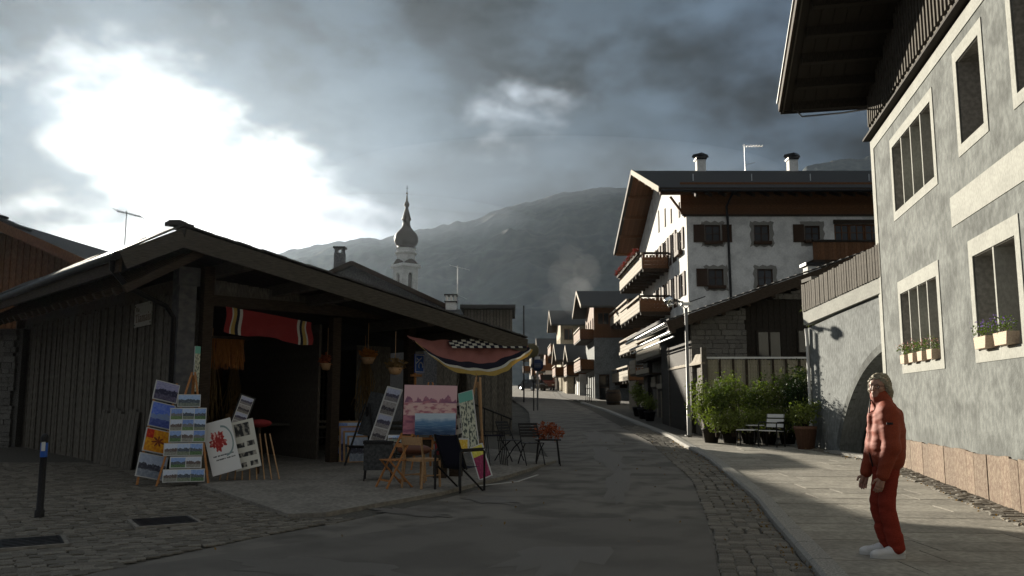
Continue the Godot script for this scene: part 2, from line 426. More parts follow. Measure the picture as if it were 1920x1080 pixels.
func make_sky() -> Sky:
	n_cloud.seed = 41
	n_cloud.frequency = 3.0
	n_cloud.fractal_octaves = 6
	n_cloud.fractal_gain = 0.52
	n_fine.seed = 17
	n_fine.frequency = 6.0
	n_fine.fractal_octaves = 4
	var W := 3072
	var H := 1536
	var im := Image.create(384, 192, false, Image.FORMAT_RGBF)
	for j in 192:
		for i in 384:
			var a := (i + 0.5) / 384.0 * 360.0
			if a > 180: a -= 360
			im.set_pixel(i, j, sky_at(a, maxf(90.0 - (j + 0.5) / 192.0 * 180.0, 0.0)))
	im.resize(W, H, Image.INTERPOLATE_BILINEAR)
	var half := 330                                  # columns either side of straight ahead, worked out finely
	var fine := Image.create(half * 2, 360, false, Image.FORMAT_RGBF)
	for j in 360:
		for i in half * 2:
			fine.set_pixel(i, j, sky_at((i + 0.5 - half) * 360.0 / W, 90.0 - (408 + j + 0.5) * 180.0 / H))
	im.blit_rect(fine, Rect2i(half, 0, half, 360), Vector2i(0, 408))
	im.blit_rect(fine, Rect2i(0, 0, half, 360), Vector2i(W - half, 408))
	var s := Sky.new()
	var sm := PanoramaSkyMaterial.new()
	sm.panorama = ImageTexture.create_from_image(im)
	s.sky_material = sm
	return s

# ---------------------------------------------------------------- the whole place
func _ready():
	rng.seed = 5
	var cam := Camera3D.new()
	cam.name = "camera"
	cam.position = Vector3(0, 1.54, 0)
	cam.rotation.x = atan(212.0 / 1600.0)
	cam.fov = rad_to_deg(2 * atan(540.0 / 1600.0))
	cam.near = 0.05
	cam.far = 6000
	add_child(cam)
	cam.current = true
	var env := Environment.new()
	env.background_mode = Environment.BG_SKY
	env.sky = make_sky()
	env.tonemap_mode = Environment.TONE_MAPPER_LINEAR
	env.tonemap_exposure = 3.0
	env.volumetric_fog_enabled = true
	env.volumetric_fog_density = 0.000034
	env.volumetric_fog_anisotropy = 0.7
	env.volumetric_fog_albedo = Color(0.86, 0.93, 1.0)
	env.sdfgi_enabled = true
	env.ssao_enabled = true
	env.ssil_enabled = true
	var we := WorldEnvironment.new()
	we.name = "world_environment"
	we.environment = env
	add_child(we)
	var sun := DirectionalLight3D.new()
	sun.name = "sun"
	var az := deg_to_rad(-27.0)
	var el := deg_to_rad(12.5)
	sun.light_energy = 1.22
	sun.light_color = Color(1.0, 0.962, 0.89)
	sun.light_angular_distance = 0.6
	sun.shadow_enabled = true
	add_child(sun)
	sun.look_at_from_position(Vector3(sin(az) * cos(el), sin(el), -cos(az) * cos(el)) * 50, Vector3.ZERO)
	materials()
	print("materials")
	mountains()
	ground()
	paving()
	print("ground")
	grey_house()
	arch_wall()
	barn()
	white_chalet()
	far_street()
	left_houses()
	church()
	print("buildings")
	shop()
	print("shop")
	shop_goods()
	garden()
	street_things()
	print("goods")
	person()
	print("done")

# ---------------------------------------------------------------- setting
func mountains():
	var nz := FastNoiseLite.new()
	nz.seed = 8
	nz.frequency = 0.006
	nz.fractal_octaves = 5
	for which in 2:
		var sil: Array = [[470, 530], [500, 482], [540, 468], [620, 456], [700, 449], [760, 434], [800, 426], [870, 416], [960, 386], [1050, 361], [1160, 347], [1260, 352], [1400, 372], [1560, 420], [1760, 560], [1900, 640]] if which == 0 else [[1150, 640], [1300, 470], [1430, 372], [1500, 322], [1530, 306], [1560, 301], [1590, 292], [1640, 289], [1720, 262], [1850, 282], [2000, 340], [2100, 520]]
		var D := 1250.0 if which == 0 else 1500.0
		var cols := 300
		var rows := 110
		var st := S()
		st.set_smooth_group(0)
		var P := []
		for i in cols + 1:
			var px: float = lerpf(sil[0][0], sil[-1][0], float(i) / cols)
			var k := 0
			while k < sil.size() - 2 and sil[k + 1][0] < px: k += 1
			var t: float = (px - sil[k][0]) / (sil[k + 1][0] - sil[k][0])
			t = t * t * (3 - 2 * t) * 0.5 + t * 0.5
			var py: float = lerpf(sil[k][1], sil[k + 1][1], t)
			var sx: float = (px - 960) / 1600.0
			var top: float = (752.0 - py) / 1600.0 * D + 4
			var col := []
			for j in rows + 1:
				var s := float(j) / rows
				var d := lerpf(D * 0.42, D, s)
				var n := nz.get_noise_2d(sx * d * 0.8, d * 0.8 + which * 999)
				var g := 1.0 - absf(nz.get_noise_2d(sx * d * 0.55 + 300, d * 0.28))
				var t2 := nz.get_noise_2d(sx * d * 6.0, d * 6.0)
				var y := top * pow(s, 1.15) + (n * 28 + (g - 0.8) * 45) * sin(s * PI) + t2 * 3.0 * minf(s * 4, 1) + nz.get_noise_2d(px * 2.2, 7) * 6 * s
				col.append(Vector3(sx * d + n * 20 * s * (1 - s), maxf(y, 1.0 if j else -6.0), -d))
			P.append(col)
		for i in cols:
			for j in rows:
				quad(st, P[i][j], P[i][j + 1], P[i + 1][j + 1], P[i + 1][j])
		setting(put(self, "mountain", done(st), M.hazy_rock))
	for c in [[60.0, 300.0, 1120.0, 620.0, 90.0, 240.0, 0.0005], [-180.0, 225.0, 1130.0, 460.0, 90.0, 260.0, 0.0007]]:
		var f := FogVolume.new()
		f.name = numbered("cloud_bank")
		f.shape = RenderingServer.FOG_VOLUME_SHAPE_ELLIPSOID
		f.size = Vector3(c[3], c[4], c[5])
		var fm := FogMaterial.new()
		fm.density = c[6]
		fm.albedo = Color(0.86, 0.92, 1.0)
		f.material = fm
		add_child(f)
		f.position = V(c[0], c[1], c[2])
		tag(f, "low cloud hanging along the mountain ridge", "cloud", "low cloud on the ridge", "stuff")

func strip(st, ds: Array, fl: Callable, fr: Callable, lift: float, across := 6):
	st.set_smooth_group(0)
	for i in ds.size() - 1:
		for k in across:
			var p := []
			for q in [[ds[i], k], [ds[i + 1], k], [ds[i + 1], k + 1], [ds[i], k + 1]]:
				var x := lerpf(fl.call(q[0]), fr.call(q[0]), float(q[1]) / across)
				p.append(V(x, gh(q[0]) + lift, q[0]))
			quad(st, p[0], p[1], p[2], p[3])

func along(pts: Array, d: float) -> float:          # x of a line given as [d, x] points
	var k := 0
	while k < pts.size() - 2 and pts[k + 1][0] < d: k += 1
	var t: float = (d - pts[k][0]) / (pts[k + 1][0] - pts[k][0])
	return lerpf(pts[k][1], pts[k + 1][1], t)

const KERB := [[-30.0, -1.5], [0.0, 1.2], [4.0, 1.95], [8.0, 2.74], [13.2, 3.69], [19.8, 4.5], [27.6, 5.05], [47.9, 5.1], [75.0, 4.4], [110.0, 5.5], [160.0, 9.0]]
const GUTTER := [[-30.0, -2.5], [0.0, 0.3], [4.0, 1.05], [8.0, 1.88], [10.3, 2.36], [16.0, 3.3], [25.9, 4.16], [51.5, 4.45], [75.0, 3.8], [110.0, 5.0], [160.0, 8.6]]
const ROADL := [[-30.0, -6.5], [0.0, -6.2], [4.0, -5.0], [8.0, -3.75], [10.1, -2.82], [11.9, -1.75], [13.5, -1.0], [17.0, 0.4], [20.0, 0.9], [34.0, 0.75], [48.0, 0.95], [75.0, -0.3], [110.0, 0.5], [160.0, 3.0]]
const WALLB := [[-30.0, 0.5], [5.0, 5.4], [11.57, 6.76], [19.1, 8.29], [23.3, 8.12], [24.5, 8.0], [27.2, 6.35], [33.0, 6.3], [46.0, 7.4], [75.0, 6.6], [110.0, 8.0], [160.0, 12.0]]

func ground():
	var ds := [-60.0, -10.0, 0.0]
	for i in range(5, 27): ds.append(float(i))
	for i in range(28, 160, 6): ds.append(float(i))
	for d in [200, 300, 500, 700, 1000, 1500]: ds.append(float(d))
	var st := S()
	var w := func(d): return maxf(-60.0 - maxf(d, 0.0) * 1.2, -380.0)
	var e := func(d): return 60.0 + maxf(d, 0.0) * 1.2
	strip(st, ds, w, e, -0.06, 8)
	setting(put(self, "ground", done(st), M.earth))
	ds = ds.slice(0, -6)
	var kerb_x := func(d): return along(KERB, d)
	var gut_x := func(d): return along(GUTTER, d)
	var road_x := func(d): return along(ROADL, d) - 0.02
	var wall_x := func(d): return along(WALLB, d)
	st = S()
	strip(st, ds, road_x, gut_x, 0.0, 8)
	var road: Node3D = setting(put(self, "road", done(st), M.asphalt))
	st = S()                                            # newer asphalt in the foreground, its edge crossing the street
	strip(st, [-10.0, 0.0, 4.0, 8.0, 11.45], func(d): return along(ROADL, d) + (0.0 if d < 11 else 1.4), func(d): return along(GUTTER, d) - 0.01, 0.005, 8)
	put(road, "asphalt_patch", done(st), M.asphalt_new)
	st = S()                                            # bed of the cobbled gutter
	strip(st, ds, gut_x, kerb_x, -0.012, 2)
	setting(put(self, "gutter_bed", done(st), M.joint))
	st = S()
	strip(st, ds, kerb_x, wall_x, 0.035, 5)
	var walk: Node3D = setting(put(self, "pavement", done(st), M.joint))
	# paving slabs, laid in courses across the pavement
	var d := 3.2
	while d < 27.0:
		var step := 0.62
		var l := along(KERB, d + step / 2) + 0.2
		var r := along(WALLB, d + step / 2) - 0.42
		if d > 24.0: r = minf(r, 6.6)
		var x := l + rng.randf_range(-0.6, 0.0)
		var skew := 0.1
		while x < r:
			var wd := rng.randf_range(1.1, 1.6)
			var a := maxf(x, l)
			var b := minf(x + wd, r)
			if r - b < 0.35: b = r
			if b - a > 0.15:
				var s2 := S()
				var g := 0.007
				var y := gh(d + 0.3) + 0.055 + rng.randf_range(-0.003, 0.003)
				var q := []
				for c in [[a + g, d + g], [a + g, d + step - g], [b - g, d + step - g], [b - g, d + g]]:
					var dd: float = c[1] - (c[0] - 4.5) * skew
					q.append(V(c[0], y + (gh(dd) - gh(d + 0.3)), dd))
				quad(s2, q[0], q[1], q[2], q[3])
				for k in 4:
					var A: Vector3 = q[k]
					var B: Vector3 = q[(k + 1) % 4]
					quad(s2, A + Vector3(0, -0.045, 0), A, B, B + Vector3(0, -0.045, 0))
				put(walk, "paving_slab", done(s2), M["slab%d" % rng.randi_range(0, 2)])
			x = b
			if b >= r: break
		d += step
	# kerb stones
	d = 2.5
	while d < 60.0:
		var len := 0.95 if d < 30 else 3.0
		var a2 := V(along(KERB, d + 0.008) + 0.1, gh(d) + 0.015, d + 0.008)
		var b2 := V(along(KERB, d + len - 0.008) + 0.1, gh(d + len) + 0.015, d + len - 0.008)
		var s3 := S()
		var xx := (b2 - a2).normalized()
		var zz := xx.cross(Vector3.UP).normalized()
		var prof := [Vector2(-0.11, -0.08), Vector2(-0.11, 0.045), Vector2(-0.075, 0.075), Vector2(0.1, 0.075), Vector2(0.1, -0.08)]
		for k in 4:
			var p: Vector2 = prof[k]
			var q2: Vector2 = prof[k + 1]
			quad(s3, a2 + zz * p.x + Vector3(0, p.y, 0), a2 + zz * q2.x + Vector3(0, q2.y, 0), b2 + zz * q2.x + Vector3(0, q2.y, 0), b2 + zz * p.x + Vector3(0, p.y, 0))
		put(walk, "kerb_stone", done(s3), M.kerb)
		d += len

var cobs := []
func cobble_mesh(sx, sz, k) -> ArrayMesh:
	var st := S()
	var r := RandomNumberGenerator.new()
	r.seed = k + 3
	var b := []
	var t := []
	for c in [[-1, 1], [-1, -1], [1, -1], [1, 1]]:
		var jx := r.randf_range(0.86, 1.0)
		var jz := r.randf_range(0.86, 1.0)
		b.append(Vector3(c[0] * sx * 0.5 * jx, -0.02, c[1] * sz * 0.5 * jz))
		t.append(Vector3(c[0] * sx * 0.38 * jx, r.randf_range(0.014, 0.024), c[1] * sz * 0.38 * jz))
	quad(st, t[0], t[1], t[2], t[3])
	for i in 4: quad(st, b[i] + Vector3(0, 0.028, 0), t[i], t[(i + 1) % 4], b[(i + 1) % 4] + Vector3(0, 0.028, 0))
	for i in 4: quad(st, b[i], b[i] + Vector3(0, 0.028, 0), b[(i + 1) % 4] + Vector3(0, 0.028, 0), b[(i + 1) % 4])
	return done(st)

func lay(parent: Node3D, spots: Array, called: String, most := 290):   # cobbles: the nearest ones singly, the rest joined
	spots.sort_custom(func(a, b): return a[0].origin.z > b[0].origin.z)
	var rest := []
	for i in 3:
		rest.append(S())
	for i in spots.size():
		var m: int = rng.randi_range(0, 2)
		var me: ArrayMesh = cobs[rng.randi_range(0, cobs.size() - 1)]
		if i < most:
			put(parent, called, me, M["cob%d" % m], spots[i][0])
		else:
			rest[m].append_from(me, 0, spots[i][0])
	for i in 3:
		if spots.size() > most + 20:
			var o := put(parent, called + "_paving", rest[i].commit(), M["cob%d" % i])
			o.set_meta("kind", "stuff")

func in_view(x, d) -> bool: return d > 6.3 and absf(x / d) < 0.64

func paving():
	for k in 6: cobs.append(cobble_mesh(0.15 + 0.02 * (k % 3), 0.13, k))
	var bed: Node3D = get_node("gutter_bed")
	var spots := []
	var d := 6.6
	while d < 34.0:
		var l := along(GUTTER, d)
		var r := along(KERB, d) - 0.03
		var n := int((r - l) / 0.155)
		for i in n:
			var x := l + (i + 0.5) * (r - l) / n
			spots.append([Transform3D(Basis(Vector3.UP, -0.19 + rng.randf_range(-0.09, 0.09)), V(x + rng.randf_range(-0.012, 0.012), gh(d) + rng.randf_range(-0.006, 0.006), d + (i % 2) * 0.02 + rng.randf_range(-0.015, 0.015)))])
		d += 0.14
	lay(bed, spots, "cobble")
	# rough cobbles along the foot of the grey house
	var st := S()
	var ds := []
	for i in range(4, 25): ds.append(float(i))
	strip(st, ds, func(q): return along(WALLB, q) - 0.42, func(q): return along(WALLB, q) - 0.0, 0.042, 1)
	bed = setting(put(self, "wall_foot_strip", done(st), M.joint))
	spots = []
	d = 9.0
	while d < 23.8:
		for i in 3:
			var x := along(WALLB, d) - 0.37 + i * 0.145
			spots.append([Transform3D(Basis(Vector3.UP, rng.randf_range(-0.5, 0.5)).scaled(Vector3.ONE * rng.randf_range(0.85, 1.15)), V(x + rng.randf_range(-0.02, 0.02), gh(d) + 0.052 + rng.randf_range(-0.004, 0.01), d + rng.randf_range(-0.03, 0.03)))])
		d += 0.16
	lay(bed, spots, "cobble", 285)
	# cobbled yard in front of the timber shop
	st = S()
	ds = []
	for i in range(-4, 30): ds.append(float(i))
	strip(st, ds, func(q): return -30.0, func(q): return along(ROADL, q), -0.018, 6)
	bed = setting(put(self, "cobbled_yard", done(st), M.joint))
	spots = []
	d = 6.5
	while d < 19.5:
		var x := -0.66 * d - 0.3
		var r := along(ROADL, d) - 0.08
		if d > 11.6: r = minf(r, -2.9 - (d - 11.6) * 0.69)
		if d > 17.2: r = minf(r, -6.4 - (d - 16.6) * 1.1)
		while x < r:
			if in_view(x, d):
				spots.append([Transform3D(Basis(Vector3.UP, 0.5 + rng.randf_range(-0.12, 0.12)).scaled(Vector3(0.9, 0.5, 0.9)), V(x + rng.randf_range(-0.02, 0.02), gh(d) + rng.randf_range(-0.007, 0.005), d + rng.randf_range(-0.02, 0.02)))])
			x += 0.148
		d += 0.128
	lay(bed, spots, "cobble")
	# concrete apron of the shop, a low step above the road
	st = S()
	var poly := PackedVector2Array([Vector2(-5.75, 15.55), Vector2(-2.97, 11.62), Vector2(-2.5, 11.75), Vector2(-1.12, 13.95), Vector2(-0.1, 16.4), Vector2(1.0, 19.6), Vector2(0.6, 21.5), Vector2(-7.5, 31.0), Vector2(-13.0, 27.0), Vector2(-6.3, 17.0)])
	var idx := Geometry2D.triangulate_polygon(poly)
	for i in range(0, idx.size(), 3):
		var t := []
		for k in 3:
			var p := poly[idx[i + k]]
			t.append(V(p.x, gh(p.y) + 0.045, p.y))
		if (t[1] - t[0]).cross(t[2] - t[0]).y > 0: t = [t[0], t[2], t[1]]
		tri(st, t[0], t[1], t[2])
	for i in poly.size():
		var p := poly[i]
		var q := poly[(i + 1) % poly.size()]
		quad(st, V(p.x, gh(p.y) - 0.05, p.y), V(p.x, gh(p.y) + 0.045, p.y), V(q.x, gh(q.y) + 0.045, q.y), V(q.x, gh(q.y) - 0.05, q.y))
	setting(put(self, "shop_apron", done(st), M.concrete))
	st = S()
	for q in [[-0.62, 15.05, 0.12, 15.75, 0.07], [0.1, 15.75, 0.5, 16.9, 0.05]]:
		sbeam(st, V(q[0], gh(q[1]) + 0.004, q[1]), V(q[2], gh(q[3]) + 0.004, q[3]), q[4], 0.006)
	put(get_node("road"), "road_marking", done(st), flat(Color(0.42, 0.41, 0.38), 0.8))
	# stains on the asphalt
	var rd: Node3D = get_node("road")
	for c in [[1.9, 15.5, 0.22, 2.6, 0.15], [2.3, 21.0, 0.3, 3.2, 0.05], [-0.35, 13.3, 0.55, 0.28, 0.9], [-1.4, 12.0, 0.7, 0.2, 0.6], [0.6, 9.2, 0.5, 1.4, 0.3], [-1.8, 8.2, 0.9, 0.4, 0.4], [2.9, 28.0, 0.5, 2.5, 0.0]]:
		var po := []
		for k in 26:
			var a := TAU * k / 26
			var w := 1.0 + 0.35 * sin(k * 2.3 + c[0] * 9) * sin(k * 0.9 + c[1])
			var q := Vector2(cos(a) * c[2] * w, sin(a) * c[3] * w).rotated(-c[4])
			po.append(V(c[0] + q.x, gh(c[1] + q.y) + 0.0085, c[1] + q.y))
		st = S()
		for k in 26: tri(st, V(c[0], gh(c[1]) + 0.0085, c[1]), po[(k + 1) % 26], po[k])
		put(rd, "asphalt_stain", done(st), M.asphalt_stain)
	st = S()                                          # dry leaves and grit caught along kerb and wall foot
	for k in 520:
		var dd := rng.randf_range(6.5, 26.0)
		var x := along(KERB, dd) - absf(rng.randfn()) * 0.12 - 0.02
		if k % 3 == 0: x = along(WALLB, dd) - 0.45 + rng.randfn() * 0.06
		if k % 7 == 0: x = rng.randf_range(along(ROADL, dd), along(KERB, dd))
		leaf(st, rng, V(x, gh(dd) + (0.075 if k % 3 == 0 else 0.03), dd), rng.randf_range(0.015, 0.05), 0.7)
	tag(put(self, "fallen_leaves", done(st), M.straw), "dry leaves and grit caught along the kerb", "leaves", "", "stuff")
	# covers let into the yard
	for c in [[-4.4, 11.1, 0.34], [-5.2, 9.5, 0.3]]:
		var o := thing("manhole_cover", "square iron cover in the cobbled yard, beside the concrete apron" if c[1] > 10 else "square iron cover in the cobbled yard, between black bollard and asphalt", "manhole cover", spot(c[0], gh(c[1]) + 0.02, c[1], 0.55), "iron covers in the yard")
		bx(o, "rim", Vector3(0, 0, 0), Vector3(c[2] * 2 + 0.1, 0.03, c[2] * 2 + 0.1), M.concrete)
		bx(o, "lid", Vector3(0, 0.005, 0), Vector3(c[2] * 2, 0.034, c[2] * 2), M.iron)
		for i in 5:
			bx(o, "rib", Vector3(0, 0.024, (i - 2) * 0.11), Vector3(c[2] * 1.8, 0.006, 0.03), M.iron)

# ---------------------------------------------------------------- buildings on the right
func ring(parent, called, o: Array, i: Array, z0: float, z1: float, m):      # flat border between two rectangles [u0,y0,u1,y1]
	var st := S()
	var zc := (z0 + z1) / 2
	var t := z1 - z0
	sbox(st, Vector3((o[0] + i[0]) / 2, (o[1] + o[3]) / 2, zc), Vector3(i[0] - o[0], o[3] - o[1], t))
	sbox(st, Vector3((o[2] + i[2]) / 2, (o[1] + o[3]) / 2, zc), Vector3(o[2] - i[2], o[3] - o[1], t))
	sbox(st, Vector3((i[0] + i[2]) / 2, (o[1] + i[1]) / 2, zc), Vector3(i[2] - i[0], i[1] - o[1], t))
	sbox(st, Vector3((i[0] + i[2]) / 2, (o[3] + i[3]) / 2, zc), Vector3(i[2] - i[0], o[3] - i[3], t))
	return put(parent, called, done(st), m)

func flower_box(label: String, at: Transform3D, w: float, petal: Material, group: String):
	var o := thing("flower_pot", label, "flower pot", at, group)
	var st := S()
	prism(st, PackedVector2Array([Vector2(-w * 0.42, 0), Vector2(-w * 0.5, 0.17), Vector2(w * 0.5, 0.17), Vector2(w * 0.42, 0)]), -0.07, 0.09)
	put(o, "pot", done(st), M.planter)
	var r := RandomNumberGenerator.new()
	r.seed = int(at.origin.x * 1000 + at.origin.y * 77)
	st = S()
	scatter(st, r, 130, Vector3(0, 0.27, 0.03), Vector3(w * 0.62, 0.13, 0.16), 0.045)
	put(o, "foliage", done(st), M.leaf)
	st = S()
	scatter(st, r, 34, Vector3(0, 0.33, 0.04), Vector3(w * 0.6, 0.1, 0.17), 0.04)
	put(o, "blossom", done(st), petal)
	return o

func scatter(st: SurfaceTool, r: RandomNumberGenerator, n: int, c: Vector3, s: Vector3, size: float, lean := 0.0):   # leaves through an ellipsoid
	st.set_smooth_group(-1)
	for i in n:
		var p := Vector3(r.randfn(), r.randfn(), r.randfn()).normalized() * pow(r.randf(), 0.45)
		leaf(st, r, c + p * s, size * r.randf_range(0.6, 1.3))

func leaf(st: SurfaceTool, r: RandomNumberGenerator, p: Vector3, l: float, w := 0.5):
	var a := Vector3(r.randfn(), r.randfn() * 0.7 + 0.25, r.randfn()).normalized()
	var b := a.cross(Vector3(r.randfn(), r.randfn(), r.randfn())).normalized() * l * w * 0.5
	var n := a.cross(b).normalized() * l * 0.12
	a *= l
	tri(st, p, p + a * 0.5 + b, p + a * 0.45 + n)
	tri(st, p, p + a * 0.45 + n, p + a * 0.5 - b)
	tri(st, p + a * 0.5 + b, p + a, p + a * 0.45 + n)
	tri(st, p + a * 0.45 + n, p + a, p + a * 0.5 - b)

func grey_house():
	var o := thing("grey_house", "grey rendered house with white painted window surrounds and wide dark eaves", "house", frame(8.29, 0, 19.1, 191.5))
	var L := 17.5
	var wins := [[1.93, 5.4, 4.78, 6.76], [6.3, 5.52, 7.35, 6.86], [8.62, 5.5, 9.7, 6.86], [1.9, 2.26, 4.48, 3.7], [6.43, 2.28, 8.15, 3.72], [11.5, 2.28, 13.2, 3.72], [11.5, 5.5, 13.2, 6.86]]
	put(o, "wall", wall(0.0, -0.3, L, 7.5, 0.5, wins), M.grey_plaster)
	var st := S()                                  # the closed body behind the front
	sbox(st, Vector3(L / 2, 4.2, -9.2), Vector3(L, 9.0, 0.4))
	sbox(st, Vector3(L - 0.2, 4.2, -4.75), Vector3(0.4, 9.0, 8.4))
	put(o, "rear_wall", done(st), M.grey_plaster)
	put(o, "end_wall", wall(0.0, -0.3, 8.45, 9.0, 0.4, []), M.white_trim, Transform3D(Basis(Vector3.UP, -PI / 2), Vector3(0.0, 0, -9.0)))
	bx(o, "floor_slab", Vector3(L / 2, 4.6, -4.7), Vector3(L - 0.9, 0.25, 8.3), M.dark_wood)
	# white painted bands
	bx(o, "corner_band", Vector3(0.13, 3.73, 0.006), Vector3(0.3, 7.5, 0.02), M.white_trim)
	bx(o, "cornice_band", Vector3(L / 2 + 0.15, 7.35, 0.0065), Vector3(L - 0.27, 0.24, 0.021), M.white_trim)
	var plaque := bx(o, "painted_panel", Vector3(7.5, 4.59, 0.006), Vector3(3.9, 0.49, 0.014), M.white_trim)
	plaque.set_meta("label", "blank white painted panel between two rows of windows")
	bx(o, "cornice_board", Vector3(L / 2, 7.535, 0.06), Vector3(L + 0.2, 0.045, 0.2), M.black_wood)
	for k in wins.size():
		var w: Array = wins[k]
		var t: float = 0.17 if k > 2 and k < 6 else 0.16
		ring(o, "window_surround", [w[0] - t, w[1] - 0.17, w[2] + t, w[3] + (0.26 if k > 2 and k < 6 else 0.2)], w, -0.012, 0.013, M.white_trim)
		var n: int = {0: 4, 1: 1, 2: 1, 3: 4, 4: 2, 5: 2, 6: 2}[k]
		for i in range(1, n):
			bx(o, "mullion", Vector3(lerpf(w[0], w[2], float(i) / n), (w[1] + w[3]) / 2, -0.18), Vector3(0.055, w[3] - w[1] + 0.004, 0.36), M.white_trim)
		ring(o, "window_reveal", [w[0] - 0.01, w[1] - 0.01, w[2] + 0.01, w[3] + 0.01], [w[0] + 0.012, w[1] + 0.012, w[2] - 0.012, w[3] - 0.012], -0.51, -0.014, M.reveal)
		window(o, w[0], w[1], w[2], w[3], -0.4, n * 2, 2, M.dark_wood, 0.06)
	# timber cladding in the street gable, up to the sloping roof
	var ov := 1.95
	var k0 := 0.254
	var top := func(q): return 8.46 + k0 * minf(q, L - q)
	var u := 0.0
	var i := 0
	while u < L:
		var h: float = top.call(u + 0.1) - 7.56
		bx(o, "cladding_board", Vector3(u + 0.1, 7.56 + h / 2, 0.005 + 0.012 * (i % 2)), Vector3(0.2, h, 0.03), M.old_wood)
		bx(o, "cover_strip", Vector3(u + 0.2, 7.68 + h / 2, 0.05), Vector3(0.07, h - 0.2 + rng.randf_range(-0.02, 0.02), 0.06), M.old_wood)
		u += 0.2
		i += 1
	# roof: ridge runs back from the street, level purlins carry the overhang
	var R := [Vector3(-0.18, 8.42, ov), Vector3(-0.18, 8.42, -9.6), Vector3(L / 2, 8.46 + k0 * L / 2, -9.6), Vector3(L / 2, 8.46 + k0 * L / 2, ov)]
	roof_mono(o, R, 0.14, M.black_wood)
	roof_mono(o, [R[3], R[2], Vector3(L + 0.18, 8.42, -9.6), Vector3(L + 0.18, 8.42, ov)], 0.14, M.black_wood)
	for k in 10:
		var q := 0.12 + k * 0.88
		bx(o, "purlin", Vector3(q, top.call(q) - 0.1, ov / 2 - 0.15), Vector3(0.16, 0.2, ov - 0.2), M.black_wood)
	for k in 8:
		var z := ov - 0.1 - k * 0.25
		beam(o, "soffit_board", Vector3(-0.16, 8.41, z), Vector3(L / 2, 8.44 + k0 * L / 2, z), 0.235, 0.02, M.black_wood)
	beam(o, "verge_board", Vector3(-0.2, 8.49, ov + 0.02), Vector3(L / 2, 8.53 + k0 * L / 2, ov + 0.02), 0.04, 0.22, M.dark_wood)
	beam(o, "verge_cap", Vector3(-0.2, 8.61, ov + 0.03), Vector3(L / 2, 8.65 + k0 * L / 2, ov + 0.03), 0.1, 0.03, M.zinc)
	beam(o, "verge_drip", Vector3(-0.2, 8.39, ov - 0.06), Vector3(L / 2, 8.43 + k0 * L / 2, ov - 0.06), 0.03, 0.05, M.old_wood)
	bx(o, "eave_board", Vector3(-0.2, 8.44, -3.8), Vector3(0.04, 0.2, 11.5), M.black_wood)
	rod(o, "bracing_cable", [Vector3(0.05, 8.3, 1.6), Vector3(0.07, 8.16, 1.5), Vector3(0.1, 8.18, 0.6), Vector3(0.15, 8.22, 0.05)], 0.02, M.steel)
	# stone plinth, upright slabs of uneven width
	u = 0.3
	i = 0
	while u < L - 0.5:
		var w := rng.randf_range(0.3, 0.62)
		var st2 := S()
		var hh := 0.77 + rng.randf_range(-0.02, 0.02)
		var gp := 0.006
		prism(st2, PackedVector2Array([Vector2(u + gp, -0.2), Vector2(u + gp + rng.randf_range(-0.006, 0.006), hh + rng.randf_range(-0.01, 0.01)), Vector2(u + w * 0.5, hh + rng.randf_range(-0.01, 0.015)), Vector2(u + w - gp, hh + rng.randf_range(-0.01, 0.01)), Vector2(u + w - gp, -0.2)]), -0.02, 0.025 + rng.randf_range(0, 0.012))
		put(o, "plinth_stone", done(st2), M["plinth%d" % (i % 3)])
		u += w
		i += 1
	# flower pots in the two lower windows
	var T := o.transform
	for k in 4:
		flower_box("small pale flower pot in the four-part window of the grey house, %s from the arch" % ["first", "second", "third", "fourth"][k], T * Transform3D(Basis.IDENTITY, Vector3(2.22 + k * 0.645, 2.275, 0.03)), 0.34, M.petal_pink, "pots in the four-part window")
	for k in 2:
		flower_box("pale pot of violet flowers in the two-part window, %s half" % ["arch side", "far from the arch,"][k], T * Transform3D(Basis.IDENTITY, Vector3(6.9 + k * 0.83, 2.295, 0.05)), 0.52, M.petal_violet, "pots in the two-part window")

